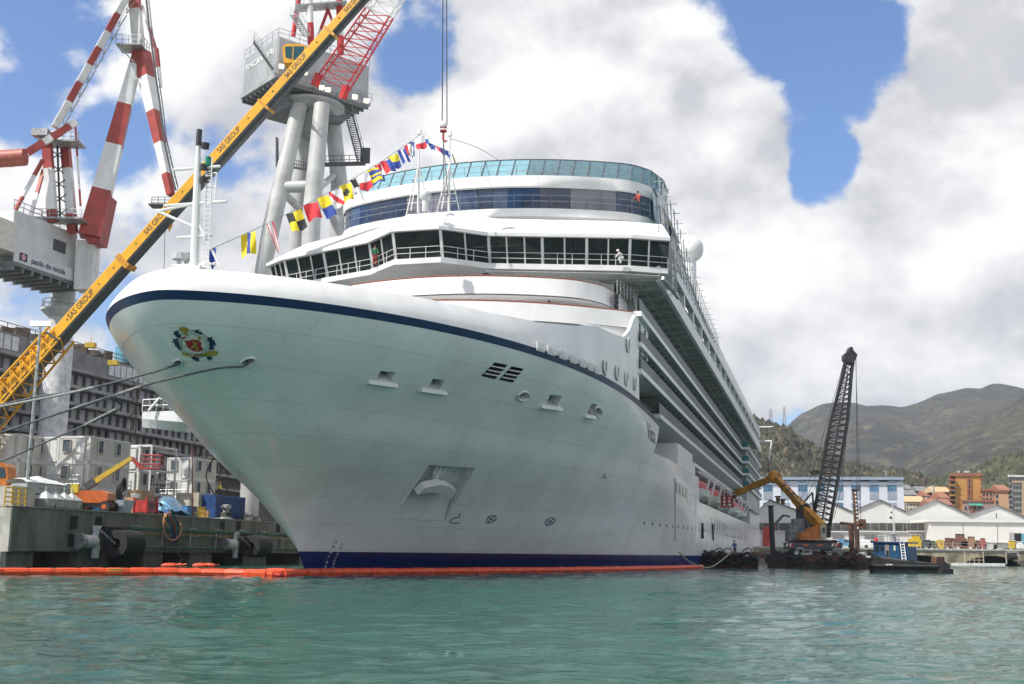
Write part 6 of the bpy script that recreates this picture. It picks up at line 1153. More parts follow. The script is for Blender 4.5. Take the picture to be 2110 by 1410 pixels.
s_, t_, z_ = toship(HS(1311, 428, 38)); person(SH(s_ - 1.0, t_ + .4, 31.2), SRZ + 1.2, stand(.2, .45), 'worker in dark clothes leaning beside the lounge windows', CLRD, CLDK)
s_, t_, z_ = toship(HT(1362, 475, 16.0)); person(SH(42, 16.2, 29.6), SRZ, stand(.1, .3), 'worker with yellow helmet on the side scaffold', CLDK, CLDK, mat('helmet_yellow', (.7, .5, .03), .4))
s_, t_, z_ = toship(HS(776, 538, 26)); person(SH(25.6, t_, 24.52), SRZ + math.pi * .6, stand(.1, .4), 'person in green jacket at the bridge front corner', CLGR, CLRD)
p = QP(452, -35); person(Vector((p.x, p.y, ZQ + 2.75)), SRZ, stand(.1, .3), 'worker in yellow hi-vis vest behind the blue container', CLHV, CLDK, MATS['helmet_yellow'])
mb = MB(); shbox(mb, toship(p)[0] - 1.1, toship(p)[0] + 1.1, -36.2, -34, ZQ, ZQ + 2.7); mb.build('grey_kiosk', GREYP, loc=Vector((p.x, p.y, ZQ)), rz=SRZ, label='small grey kiosk the hi-vis worker stands on', category='kiosk')
# ------------------------------------------------------------------ work pontoon against the ship's side
def tyre(o, c, nrm, R0=.55, r=.2, nm='tyre'):
    nrm = Vector(nrm).normalized(); x = nrm.cross(Z1).normalized(); y = x.cross(nrm); mb = MB(); mb.tube([Vector(c) + x * R0 * math.cos(a) + y * R0 * math.sin(a) for a in [6.283 * i / 16 for i in range(16)]], r, 8, closed=True); return mb.build(nm, BLACK, o, smooth=True)
A0, A1 = PZ(1446, 1170, 0), PZ(1563, 1172.5, 0); A0 = A0 * .985; A0.z = 0; fd = (A1 - A0).normalized(); fn = Vector((fd.y, -fd.x, 0)); fn = fn if fn.y < 0 else -fn
wpn = thing('work_pontoon', 'rusty work pontoon hung with tyres against the ship side', 'pontoon', A0); zt = 1.25
mb = MB(); rd = lambda p: p + Vector((p.x, p.y, 0)).normalized() * 6; mb.ext([A0, A1, rd(A1), rd(A0)], (0, 0, zt)); mb.ext([A0 - Z1 * .8, A1 - Z1 * .8, rd(A1) - Z1 * .8, rd(A0) - Z1 * .8], (0, 0, .79)); mb.build('hull', RUST, wpn)
mb = MB(); mb.ext([A0 + fn * .06 + Z1 * .75, A1 + fn * .06 + Z1 * .75, A1 + fn * .06 + Z1 * 1.33, A0 + fn * .06 + Z1 * 1.33], -fn * .3); mb.build('rubbing_strake', BLKST, wpn)
L = (A1 - A0).length; n = 9
for k in range(n): tyre(wpn, A0 + fd * L * (k + .5) / n + fn * .25 + Z1 * (1.05 - .25 * (k % 3 == 2) + .1 * (k % 2)), fn, .42 + .08 * (k % 2), .17)
for k in range(3): tyre(wpn, A0 - fd * .2 - fn * (1 + 1.6 * k) + Z1 * 1.3, -fd, .5, .18)
for k in range(16): mb = MB(); mb.box(A0 + fd * L * random.uniform(.1, .9) - fn * random.uniform(.5, 3) + Z1 * (zt + random.uniform(.1, .35)), (random.uniform(.4, 1.8), random.uniform(.3, .9), random.uniform(.15, .5)), random.random() * 3); mb.build('deck_gear', RUST if k % 3 else BLKST, wpn)
for k in (.25, .4, .75): mb = MB(); c = A0 + fd * L * k - fn * .7 + Z1 * zt; mb.tube(smooth_path([c - fd * .8, c - fd * .5 + Z1 * .6, c + fd * .3 + Z1 * .9, c + fd * .9 + Z1 * .1]), .06, 6); mb.build('bent_pipe', BLKST, wpn)
person(A0 + fd * L * .5 - fn * 1.2 + Z1 * zt, 2.5, stand(.15, .3), 'worker in blue jacket on the tyre-hung pontoon', CLBL, CLDK, CLDK)
c0 = A0 + fd * L * .55 + fn * .2 + Z1 * 1.7; mb = MB(); mb.tube(smooth_path([HT(1399, 1138, 16.1), PZ(1425, 1162, .1) if 0 else HT(1425, 1160, 17.0), c0.lerp(HT(1425, 1160, 17), .55) - Z1 * .9, c0]), .05, 6); mb.build('pontoon_rope', mat('rope_tan', (.36, .33, .22), .8), loc=c0, smooth=True, label='tan rope sagging from hull to the tyre-hung pontoon', category='rope')
# ------------------------------------------------------------------ spud barge
B0 = Vector((PY(1581, 1168, 143).x, 143, 0)); B1 = Vector((PY(1789, 1173, 138).x, 138, 0)); bd = (B1 - B0).normalized(); bn = Vector((bd.y, -bd.x, 0)); BL = (B1 - B0).length
def BP(u, dep, z):                                           # point on the barge: photo column u, depth behind its front edge, height
    d = ray(u, 1140); d2 = Vector((d.x, d.y)); o = B0 - bn * dep; det = d2.x * -bd.y + d2.y * bd.x; k = (o.x * -bd.y + o.y * bd.x) / det; return Vector((d2.x * k, d2.y * k, z))
sb = thing('spud_barge', 'black rusty crane barge with tyres and tall spud piles', 'barge', B0, math.atan2(bd.y, bd.x)); ZB = 1.5
prof = [(0, -.8), (BL, -.8), (BL, .35), (BL + .15, ZB), (-.35, ZB), (-.35, .9), (0, .35)]
mb = MB(); mb.ext([B0 + bd * x + Z1 * z for x, z in prof], -bn * 9); mb.build('hull', mat('barge_black', (.035, .024, .02), .75, var=.5, scale=.8, dirt=(.015, .013, .013)), sb)
mb = MB(); mb.ext([B0 + bd * x + Z1 * z + bn * .04 for x, z in ((-.3, .95), (BL * .36, .95), (BL * .36, ZB + .06), (-.3, ZB + .06))], -bn * .1); mb.build('strake', BLKST, sb); mb = MB(); mb.ext([B0 + bd * x + Z1 * z + bn * .04 for x, z in ((BL * .37, .8), (BL, .7), (BL, ZB + .06), (BL * .37, ZB + .06))], -bn * .1); mb.build('strake', RUST, sb)
for u in (1629, 1648, 1699, 1735, 1758): p = BP(u, -.2, .85); tyre(sb, p, bn, .42, .15)
def pile(u0, v0, u1, w_, m, nm='spud_pile', dep=2.):
    p = BP(u1, dep, -1.5); q = PY(u0, v0, p.y); mb = MB(); mb.tube([p, q], w_ / 2, 12); mb.tube([q, q + Z1 * .12], w_ / 2 + .12, 12); return mb.build(nm, m, sb, smooth=True)
pile(1588, 1044, 1594, .62, BLKST); pile(1761, 1010, 1768, .55, RUST); pile(1753, 1080, 1757, .62, RUST)
mb = MB(); a, b = PY(1733, 1078, 137), PY(1776, 1082, 137); mb.beam(a, b, .9, .25); mb.box(b + Z1 * .1, (.7, .9, 1.1)); mb.build('spud_gantry', RUST, sb)
mb = MB()
for k in range(10): q = PY(1761 + .6 * k, 1016 + 8 * k, 136.9); mb.box(q + Vector((-.0, -.3, 0)), (.16, .06, .2))
mb.build('pile_holes', FW, sb, kind='stuff')
for k in range(60):
    mb = MB(); p = BP(random.uniform(1600, 1780), random.uniform(.4, 2.5), ZB); l = random.uniform(.2, 1.1); mb.box(p + Z1 * l * .25, (l, random.uniform(.2, .7), l * .5), random.random() * 3); mb.build('deck_gear', (RUST, BLKST, STEEL, LGREY)[k % 4], sb)
for u in (1648, 1725):
    for k in range(6): mb = MB(); p = BP(u, .6, ZB + .5); mb.tube([p + Vector((.55 * math.cos(a) * (1 - .1 * k) + .1 * random.random(), -.1 * k + .2, .4 * math.sin(a) * (1 - .08 * k))) for a in [6.283 * i / 12 for i in range(12)]], .05, 5, closed=True); mb.build('rope_coil', ROPEL, sb)
# orange knuckle boom crane on the barge
kc = thing('truck_crane', 'orange yellow truck crane with knuckle boom reaching over to the ship', 'crane', BP(1680, 3, ZB)); yk = BP(1680, 3, 0).y
mb = MB(); a, b = PY(1619, 1125, yk), PY(1728, 1126, yk); mb.beam(a, b, 2.4, .75); kb = mb.build('carrier_bed', mat('truck_grey', (.07, .075, .08), .5), kc)
for u in (1635, 1650, 1700, 1715): mb = MB(); p = PY(u, 1136, yk - 1.1); mb.tube([p, p + Vector((0, .4, 0))], .5, 16); mb.build('wheel', BLACK, kc)
for u0, u1 in ((1620, 1634), (1714, 1729)):
    for k in range(4): mb = MB(); p = PY(u0 + (u1 - u0) * (k + .3) / 4, 1120, yk - 1.22); mb.ext([p, p + Vector((.25, 0, 0)), p + Vector((.1, 0, -.35)), p + Vector((-.15, 0, -.35))], (0, .03, 0)); mb.build('hazard_stripe', FR if k % 2 else FW, kc)
for u in (1660, 1690): mb = MB(); mb.box(PY(u, 1123.5, yk - 1.25), (.7, .05, .18)); mb.build('tail_light', mat('tail_orange', (.6, .14, .02), .4), kc)
mb = MB(); mb.ext([PY(u, v, yk - .9) for u, v in ((1650, 1113), (1650, 1099), (1664, 1096), (1672, 1087), (1690, 1082), (1697, 1085), (1697, 1112))], (0, 1.9, 0)); mb.build('turntable', ORG, kc)
mb = MB(); mb.ext([PY(u, v, yk - 1.2) for u, v in ((1691, 1110), (1691, 1083), (1698, 1080), (1703, 1084), (1703, 1110))], (0, 1.3, 0)); c_ = mb.build('cab', mat('cab_cream', (.5, .46, .3), .5), kc); mb = MB(); mb.ext([PY(u, v, yk - 1.23) for u, v in ((1694, 1098), (1694, 1087), (1701, 1087), (1701, 1098))], (0, .02, 0)); mb.build('cab_window', mat('cab_glass', (.03, .09, .09), .05), c_)
KN = PY(1597, 983, 152); R0_ = PY(1692, 1086, yk); BSK = HT(1512, 1019, 17.6)
KM = mat('boom_amber', (.50, .22, .015), .45, var=.2, scale=.6)
mb = MB(); mb.beam(R0_, R0_.lerp(KN, .55), 1.0, 1.05, .85, .9); mb.build('main_boom', KM, kc); mb = MB(); mb.beam(R0_.lerp(KN, .5), KN, .68, .78); mb.build('boom_extension', KM, kc); mb = MB(); mb.sph(KN, .85, 12, 8, (1.1, .8, 1)); mb.build('knuckle', KM, kc)
mb = MB(); mb.beam(KN, KN.lerp(BSK, .5), .62, .75); mb.build('jib', KM, kc); mb = MB(); mb.beam(KN.lerp(BSK, .45), BSK, .6, .7); mb.build('jib_extension', KM, kc); mb = MB(); mb.tube([R0_ - Z1 * .6 - Vector((1.2, 0, 0)), R0_.lerp(KN, .4) - Z1 * .7], .22, 8); mb.build('lift_cylinder', DKGREY, kc)
mb = MB(); dd = (KN - R0_); pp = R0_.lerp(KN, .66) + Vector((0, -.7, .05)); dn_ = dd.normalized(); dw = dn_.cross(Vector((0, -1, 0))).normalized(); [mb.ext([pp + dn_ * (a_ + b_) + dw * c_ for b_, c_ in ((0, -.25), (.5, -.25), (.65, .25), (.15, .25))], Vector((0, .5, 0))) for a_ in (-1.6, -.6, .4, 1.4)]; mb.build('boom_mark', mat('mark_brown', (.12, .07, .05), .5), kc)
bk = HT(1498, 1028, 18.2); mb = MB(); mb.rail([bk + Vector((x, y, -.9)) for x, y in ((-.6, -.5), (.6, -.5), (.6, .5), (-.6, .5), (-.6, -.5))], 1.2, .05, .6, 3); mb.beam(bk + Vector((-.7, 0, -.9)), bk + Vector((.7, 0, -.9)), 1.0, .2); mb.build('work_basket', DRED, kc); mb = MB(); mb.beam(BSK, bk + Vector((.8, 0, .2)), .4); mb.build('basket_arm', BLKST, kc)
person(bk - Z1 * .75, 1.0, stand(.1, .3), 'worker in dark clothes in the crane work basket', CLDK, CLDK, CLDK)
# black lattice boom crawler crane
yl = BP(1690, 6, 0).y; lk = thing('lattice_crane', 'tall black lattice boom crane standing on the barge', 'crane', BP(1695, 6, ZB))
def quadpx(ul, vl, ur, vr): a, b = PY(ul, vl, yl), PY(ur, vr, yl); return [a, b, b + Vector((.15, 1.3, 0)), a + Vector((.15, 1.3, 0))]
st = [quadpx(1676, 1076, 1711, 1084), quadpx(1694, 974, 1730, 978), quadpx(1713, 868, 1749, 860), quadpx(1739, 770, 1756, 770), quadpx(1746, 738, 1760, 738)]
for a, b, n in zip(st, st[1:], (9, 9, 9, 3)): mb = MB(); lattice(mb, a, b, n, .13, .065); mb.build('boom_section', BLKST, lk)
mb = MB(); f = .5
for a, b in zip(st[:3], st[1:4]): mb.tube([a[0].lerp(a[1], .48), b[0].lerp(b[1], .48)], .1, 6)
mb.build('boom_centre_chord', BLKST, lk)
mb = MB(); mb.ext([PY(u, v, yl - .2) for u, v in ((1741, 740), (1741, 730), (1750, 722), (1752, 715), (1757, 715), (1759, 722), (1767, 731), (1765, 738), (1758, 748), (1748, 748))], (0, 1.5, 0)); mb.build('boom_head', BLKST, lk)
for u0, v0, u1, v1 in ((1742, 735, 1675, 972), (1745, 737, 1684, 972), (1674, 976, 1640, 1055), (1684, 976, 1650, 1055), (1742, 735, 1714, 850), (1764, 738, 1766, 1010), (1763, 738, 1774, 1075), (1748, 860, 1735, 1000), (1735, 1000, 1718, 1070)): mb = MB(); mb.tube([PY(u0, v0, yl - .3), PY(u1, v1, yl - .3)], .035, 4); mb.build('cable', BLKST, lk)
mb = MB(); mb.beam(PY(1671, 974, yl), PY(1688, 973, yl), .5, .5); mb.build('bridle', BLKST, lk)
mb = MB(); mb.beam(PY(1640, 1055, yl + 1), PY(1674, 1015, yl + 1), .18); mb.beam(PY(1674, 1015, yl + 1), PY(1678, 1070, yl + 1), .18); mb.build('gantry', BLKST, lk)
mb = MB(); mb.ext([PY(u, v, yl - .3) for u, v in ((1650, 1108), (1650, 1042), (1664, 1037), (1670, 1045), (1676, 1070), (1712, 1084), (1712, 1108))], (0, 2.5, 0)); mb.build('machine_body', BLKST, lk); mb = MB(); mb.box(PY(1640, 1098, yl), (2.2, 2, 2.0)); mb.box(PY(1645, 1078, yl), (1.4, 1.6, 1.0)); mb.build('engine_house', mat('engine_grey', (.22, .23, .24), .6, var=.3), lk)
mb = MB(); mb.beam(PY(1630, 1122, yl), PY(1718, 1122, yl), 3, 1.0); mb.build('crawler_tracks', BLKST, lk)
# ------------------------------------------------------------------ tug
T0, T1 = PY(1793, 1174, 109), PY(1955, 1181, 104); T0.z = T1.z = 0; tl = (T1 - T0).length; tr = math.atan2((T1 - T0).y, (T1 - T0).x)
tg = thing('tug_boat', 'small black and blue tug with white ladder moored beside the barge', 'tug', T0, tr); k = tl / 168.
def TL(u, v, y=0.): return Vector(((u - 1792) * k, y, (1181 - v) * k))          # tug's own frame in photo-sized steps
mb = MB(); G = []
for u, top, hw in ((1788, 1134, .05), (1793, 1135, .55), (1802, 1138, 1.0), (1815, 1143, 1.28), (1835, 1151, 1.4), (1870, 1156, 1.45), (1910, 1159, 1.4), (1948, 1162, 1.25), (1951, 1163, 1.2)): G.append([TL(u, top, -hw), TL(u + 1, 1167, -hw * .97), TL(u + (4 if u < 1800 else 0), 1186, -hw * .8), TL(u + (4 if u < 1800 else 0), 1186, hw * .8), TL(u + 1, 1167, hw * .97), TL(u, top, hw)])
mb.grid(G); mb.poly(G[-1]); mb.poly([g[0] - Vector((0, 0, .12)) for g in G] + [g[-1] - Vector((0, 0, .12)) for g in G[::-1]]); mb.build('hull', mat('tug_black', (.016, .016, .018), .6, var=.3), tg, W=False)
mb = MB(); mb.tube([g[1] + Vector((0, -.05, 0)) for g in G], .12, 6); mb.build('rubbing_band', BLACK, tg, W=False); mb = MB(); mb.ext([TL(u, v, -1.2) for u, v in ((1950, 1171), (1958, 1172), (1958, 1182), (1950, 1182))], (0, 2.4, 0)); mb.build('stern_fender', BLACK, tg, W=False)
TB = mat('tug_blue', (.010, .06, .15), .45, var=.2); mb = MB(); mb.ext([TL(u, v, -.95) for u, v in ((1813, 1158), (1812, 1121), (1868, 1121), (1868, 1158))], (0, 1.9, 0)); mb.ext([TL(u, v, -.9) for u, v in ((1868, 1158), (1868, 1135), (1886, 1128), (1886, 1156))], (0, 1.8, 0)); dh = mb.build('deckhouse', TB, tg, W=False)
mb = MB(); mb.ext([TL(u, v, -1.1) for u, v in ((1809, 1121), (1809, 1118), (1888, 1119), (1888, 1122))], (0, 2.2, 0)); mb.build('roof', NAVY, dh, W=False); mb = MB(); mb.ext([TL(u, v, -1.02) for u, v in ((1806, 1142), (1812, 1140), (1842, 1144), (1842, 1157), (1808, 1152))], (0, 2.04, 0)); mb.build('bow_bulwark', TB, tg, W=False)
for u0, u1, v0, v1, m in ((1815, 1825, 1126, 1140, DGLASS), (1838, 1847, 1125, 1151, mat('tug_doorway', (.25, .22, .2), .4)), (1840, 1846, 1136, 1151, DARK), (1857, 1861, 1126, 1137, mat('tug_doorway2', (.5, .5, .42), .3)), (1828, 1835, 1126, 1136, DGLASS)): mb = MB(); mb.ext([TL(u, v, -.99 if m is not DARK else -1.01) for u, v in ((u0, v1), (u1, v1), (u1, v0), (u0, v0))], (0, .05, 0)); mb.build('window', m, dh, W=False)
mb = MB()
for u in (1873, 1881): mb.beam(TL(u, 1120, -1.1), TL(u + 3, 1155, -1.1), .06)
for j in range(6): mb.beam(TL(1873.5 + .4 * j, 1124 + 5.5 * j, -1.1), TL(1881.5 + .4 * j, 1124 + 5.5 * j, -1.1), .05)
mb.build('ladder', FW, tg, W=False); mb = MB(); mb.tube([TL(1849, 1119), TL(1848, 1042)], [.09, .05], 6); [mb.tube([TL(1842, v), TL(1860, v)], .025, 4) for v in (1057, 1075)]; mb.tube([TL(1849, 1105), TL(1872, 1120)], .04, 4); mb.build('mast', LGREY, tg, W=False); mb = MB(); mb.sph(TL(1843, 1069), .13, 8, 6); mb.sph(TL(1845, 1058), .09, 8, 6); mb.build('mast_lamp', BLKST, tg, W=False)
mb = MB(); mb.rail([TL(1820, 1118, -.8), TL(1850, 1118, -.8), TL(1850, 1118, .8)], .55, .03, .3, 3); mb.beam(TL(1822, 1100, 0), TL(1850, 1103, 0), .9, .1); mb.build('roof_rail', STEEL, tg, W=False); mb = MB(); mb.tube([TL(1818, 1114, -.9), TL(1818, 1114, -.75)], .16, 12); mb.build('lifebuoy', FR, tg, W=False)
for tx, u, v, w_ in (('SIRE', 1798, 1151, 11), ('GE 8297', 1844, 1167, 15)): mb = MB(); text(mb, tx, TL(u, v, -1.52 if u > 1840 else -1.28), TL(u + w_, v, 0) - TL(u, v, 0), Vector((0, 0, 3.6 * k)), .02); mb.build('lettering', FW, tg, W=False)
for u in (1836, 1843, 1852, 1860): mb = MB(); mb.sph(TL(u + 14, 1157, -.9), .22, 8, 6, (1.3, 1, .7)); mb.build('rope_heap', ROPEL if u != 1843 else BLKST, tg, W=False)
mb = MB(); mb.box(TL(1939, 1155), (12 * k, 1.6, 14 * k)); mb.build('stern_locker', RUST, tg, W=False)
# ------------------------------------------------------------------ warehouses and hall on the far quay
def facebox(mb, u0, u1, v0, v1, Y, dep=1., mi=0):
    a, b, c, d = PY(u0, v1, Y), PY(u1, v1, Y), PY(u1, v0, Y), PY(u0, v0, Y); r_ = ((u0 + u1) / 2 - CXP) / FPX * dep if dep > 1.5 else 0; return mb.ext([a, b, c, d], (r_, dep, 0), mi)
YW = 250.; WL = mat('warehouse_white', (.66, .66, .64), .7, var=.06, scale=.15); ROOF = mat('roof_grey', (.20, .20, .20), .8, var=.2)
GB = [(1548, 1643, 1585, 1031, 1066, 1053), (1643, 1754, 1692, 1026, 1053, 1055), (1754, 1868, 1812, 1031, 1055, 1056), (1868, 1996, 1928, 1031, 1056, 1062), (1996, 2120, 2053, 1042, 1062, 1070)]
nmz = ['nearest the ship stern', 'behind the black lattice boom', 'behind the tug mast', 'with the tallest peak above the long white hall', 'at the right edge with a small slot in its gable']
for i, (a, b, u, v, va, vb) in enumerate(GB):
    o = thing('warehouse', 'pale gabled warehouse ' + nmz[i], 'warehouse', Vector((PY(u, 1100, YW).x, YW, 3.1)), 0, 'gabled warehouses'); P = lambda U, V, d=0: PY(U, V, YW) + Vector((0, d, 0)); mb = MB(); zbt = 3.1
    pa, pb, pc = P(a, va), P(b, vb), P(u, v); mb.ext([Vector((pa.x + .01, YW, zbt)), Vector((pb.x - .01, YW, zbt)), pb, pc, pa], (pc.x / YW * 30, 30, 0)); mb.build('gable_wall', WL, o)
    for q in (pa, pb): mb = MB(); dz = Vector((0, 0, .22)); mb.ext([q + Vector((0, -.4, .03)), pc + Vector((0, -.4, .03)), pc + dz + Vector((0, -.4, 0)), q + dz + Vector((0, -.4, 0))], (pc.x / YW * 31, 31, 0)); mb.build('roof_slope', ROOF, o)
    mb = MB(); q0, q1 = P(a + 1, 1078), P(b - 1, 1078); mb.ext([Vector((q0.x, YW - .12, P(a, 1093).z)), Vector((q1.x, YW - .12, P(a, 1093).z)), Vector((q1.x, YW - .12, q1.z)), Vector((q0.x, YW - .12, q0.z))], (0, .1, 0)); wb = mb.build('window_band', mat('window_band', (.09, .09, .085), .4, var=.3, scale=.4), o); x = q0.x + .5
    while x < q1.x: mb = MB(); mb.box((x, YW - .18, (q0.z + P(a, 1093).z) / 2), (.12, .08, 1.55)); mb.build('glazing_bar', STEEL, wb); x += 1.7
    mb = MB(); mb.box(((q0.x + q1.x) / 2, YW - .25, P(a, 1095).z), (q1.x - q0.x, .35, .25)); mb.build('ledge', WL, o)
for u0, u1, v0, v1, wi in ((1782, 1800, 1102, 1112, 2), (1802, 1818, 1102, 1112, 2), (1716, 1738, 1102, 1109, 1), (1893, 1906, 1098, 1118, 3), (1620, 1640, 1105, 1118, 0)):
    mb = MB(); facebox(mb, u0, u1, v0, v1, YW - .3, .25); o = mb.build('window', DKGREY, bpy.data.objects['warehouse' + ('.%03d' % wi if wi else '')]); n = int((u1 - u0) / 2.6)
    for j in range(n): mb = MB(); facebox(mb, u0 + (u1 - u0) * j / n, u0 + (u1 - u0) * j / n + .5, v0, v1, YW - .36, .05); mb.build('glazing_bar', TRIM, o)
mb = MB(); facebox(mb, 2052.5, 2053.6, 1057, 1066, YW - .1, .08); mb.build('gable_slot', DKGREY, bpy.data.objects['warehouse.004'])
for u, v in ((1603, 1031), (1613, 1037), (2004, 1050)): mb = MB(); p = PY(u, v, YW + 6); mb.tube([p - Z1 * 2, p + Z1 * .6], .45, 10); mb.tube([p + Z1 * .6, p + Z1 * .9], .7, 10); mb.build('roof_vent', mat('vent_rust', (.14, .07, .05), .7), loc=p, label={1603: 'larger rusty roof vent on the warehouse nearest the stern', 1613: 'lower rusty roof vent on the warehouse nearest the stern', 2004: 'brown vent stack between the two right-hand gables'}[u], category='vent')
hl = thing('long_hall', 'long low white hall with flat roof on the far quay', 'hall', Vector((PY(2010, 1120, 237).x, 237, 3.1))); HW = mat('hall_white', (.74, .73, .69), .6, var=.04, scale=.2)
a, b = PY(1914, 1074, 237), PY(2240, 1074, 237); mb = MB(); mb.ext([Vector((a.x, 237, 3.1)), Vector((b.x, 237, 3.1)), Vector((b.x, 237, a.z)), Vector((a.x, 237, a.z))], (a.x / 237 * 10 - 1, 10, 0)); mb.build('wall', HW, hl); mb = MB(); mb.box(((a.x + b.x) / 2, 242, a.z + .12), (b.x - a.x + .5, 10.8, .5)); mb.build('roof', HW, hl)
for u in (1984, 2055): mb = MB(); facebox(mb, u, u + .5, 1079, 1126, 236.9, .08); mb.build('joint', STEEL, hl)
mb = MB(); facebox(mb, 2091, 2105, 1099, 1131, 236.9, .08); dr = mb.build('doorway', DARK, hl); mb = MB(); facebox(mb, 2080, 2091, 1098, 1117, 236.85, .1); wn = mb.build('window', DKGREY, hl)
for j in range(4): mb = MB(); facebox(mb, 2080.5 + 2.8 * j, 2081.3 + 2.8 * j, 1098, 1117, 236.75, .08); mb.build('glazing_bar', FW, wn)
mb = MB(); facebox(mb, 2105, 2112, 1100, 1133, 236.6, .1); mb.build('open_door', mat('door_teal', (.12, .35, .40), .5), dr)
# things lying along the far quay
def fq(u, v=1129, Y=226.): p = PY(u, v, Y); return Vector((p.x, Y, 3.1))
def reel(u, r, m, lb):
    p = fq(u); o = thing('cable_reel', lb, 'reel', p); 
    for y in (-.5, .5):
        mb = MB(); c = p + Vector((0, y, r)); mb.tube([c - Vector((0, .04, 0)), c + Vector((0, .04, 0))], r, 20); mb.build('flange', m, o)
    mb = MB(); mb.tube([p + Vector((0, -.5, r)), p + Vector((0, .5, r))], r * .45, 14); mb.build('core', RUST, o); mb = MB(); mb.tube([p + Vector((0, -.56, r)), p + Vector((0, -.5, r))], r * .14, 8); mb.build('hub', DKGREY, o)
reel(1938, .85, mat('reel_yellow', (.6, .40, .08), .7), 'yellow wooden cable reel on the far quay'); reel(1968, .8, mat('reel_white', (.66, .64, .58), .7), 'white wooden cable reel on the far quay beside the brown machine')
def lump(u, w_, h_, m, lb, nm, cat, mtop=None):
    p = fq(u); o = thing(nm, lb, cat, p); mb = MB(); mb.box(p + Z1 * h_ * .4, (w_, 1.2, h_ * .55)); mb.build('body', m, o); mb = MB(); mb.box(p + Vector((w_ * .12, 0, h_ * .8)), (w_ * .55, 1.0, h_ * .3)); mb.build('upper_box', mtop or m, o); mb = MB(); mb.box(p + Vector((w_ * .12, 0, h_ * .97)), (w_ * .75, 1.2, .08)); mb.build('lid', WHITE2, o)
    for x in (-.35, .35): mb = MB(); mb.box(p + Vector((x * w_, 0, h_ * .07)), (.2, 1.1, h_ * .14)); mb.build('foot', DKGREY, o)
BRN = mat('machine_brown', (.20, .10, .07), .7, var=.3)
for a in ((1885, 2.2, 2.6, mat('tank_yellow', (.62, .42, .02), .5), 'yellow tank behind the tug ladder', 'storage_tank', 'tank'), (1908, 1.6, 1.7, DKGREY, 'dark grey winch left of the yellow reel', 'winch', 'winch'), (1920, 1.4, 1.5, mat('bush_green', (.10, .12, .06), .8), 'low green covered pallet by the hall corner', 'pallet', 'pallet'), (1952, 1.5, 2.1, BRN, 'brown machine between the two reels', 'deck_machine', 'machine'), (1976, 2.6, 2.9, BRN, 'tall brown machine with white cover behind the white reel', 'deck_machine', 'machine'), (1986, 1.3, 2.0, mat('lump_orange', (.62, .12, .02), .5), 'bright orange drum unit beside the white reel', 'drum_unit', 'machine'), (2000, 1.8, 2.4, mat('wood_box', (.36, .20, .13), .7), 'brown wooden box unit right of the orange drum', 'wooden_box', 'box'), (2012, 1.2, 1.7, BRN, 'small brown machine beside the wooden box unit', 'deck_machine', 'machine'), (2024, 1.2, 2.1, mat('pump_red', (.4, .12, .1), .6), 'red and white pump unit on the far quay', 'pump_unit', 'machine'), (2040, 2.4, 1.3, LGREY, 'grey metal crates by the hall wall', 'metal_crate', 'crate'), (2060, 2.8, 1.3, STEEL, 'steel cage pallet right of the grey crates', 'cage_pallet', 'pallet'), (2083, 1.5, 1.7, mat('tank_yellow', (.62, .42, .02), .5), 'yellow box beside the hall doorway', 'yellow_container', 'container'), (2098, 1.6, 1.5, FW, 'white sack pile in front of the hall doorway', 'sack_pile', 'sacks')): lump(*a[:4], a[4], a[5], a[6])
for u, w_, m, lb in ((1716, 3.4, WHITE2, 'white van parked behind the barge'), (1795, 3.6, FW, 'white van left of the tug wheelhouse'), (1740, 2.6, mat('car_blue', (.1, .3, .5), .3), 'pale blue car parked behind the barge piles')):
    p = fq(u, Y=232); o = thing('parked_van', lb, 'van', p); mb = MB(); mb.ext([p + Vector((x * w_, -.8, z)) for x, z in ((-.5, .35), (.5, .35), (.5, .95), (.38, 1.05), (.22, 1.6), (-.46, 1.65), (-.5, 1.2))], (0, 1.6, 0)); mb.build('body', m, o); mb = MB(); mb.ext([p + Vector((x * w_, -.82, z)) for x, z in ((-.1, 1.05), (.33, 1.05), (.2, 1.5), (-.1, 1.52))], (0, .03, 0)); mb.build('window', DGLASS, o)
    for x in (-.32, .32): mb = MB(); mb.tube([p + Vector((x * w_, -.84, .32)), p + Vector((x * w_, -.6, .32))], .32, 14); mb.build('wheel', BLACK, o)
rl = thing('red_lift', 'red articulated lift with folded grey arm left of the spud pile', 'lift', fq(1580)); mb = MB(); facebox(mb, 1574, 1588, 1086, 1126, 228, 1.5); mb.build('mast_section', mat('lift_red', (.55, .06, .05), .5, var=.3, scale=1.), rl); mb = MB(); mb.beam(PY(1580, 1110, 228), PY(1596, 1082, 228), .5); mb.build('lower_arm', MATS['lift_red'], rl); mb = MB(); mb.beam(PY(1592, 1086, 228), PY(1614, 1062, 228), .45); mb.beam(PY(1614, 1062, 228), PY(1628, 1065, 228), .35); mb.build('upper_arm', DKGREY, rl)
fg = thing('floating_stage', 'pale floating work stage under the middle arch', 'stage', PZ(2015, 1166, 0)); p = Vector((PY(2015, 1160, 222).x, 222, 0)); mb = MB(); mb.box(p + Z1 * .25, (9.5, 1.4, .5)); mb.build('deck', WHITE2, fg); mb = MB(); mb.rail([p + Vector((-2.6, -.5, .5)), p + Vector((.9, -.5, .5))], 1.1, .06, .9, 2); mb.tube([p + Vector((-2.6, -.5, 0)), p + Vector((-2.6, -.5, 2.6))], .09, 6); mb.tube([p + Vector((.9, -.5, 0)), p + Vector((.9, -.5, 2.6))], .09, 6); mb.build('frame', mat('frame_tan', (.45, .38, .27), .8), fg)
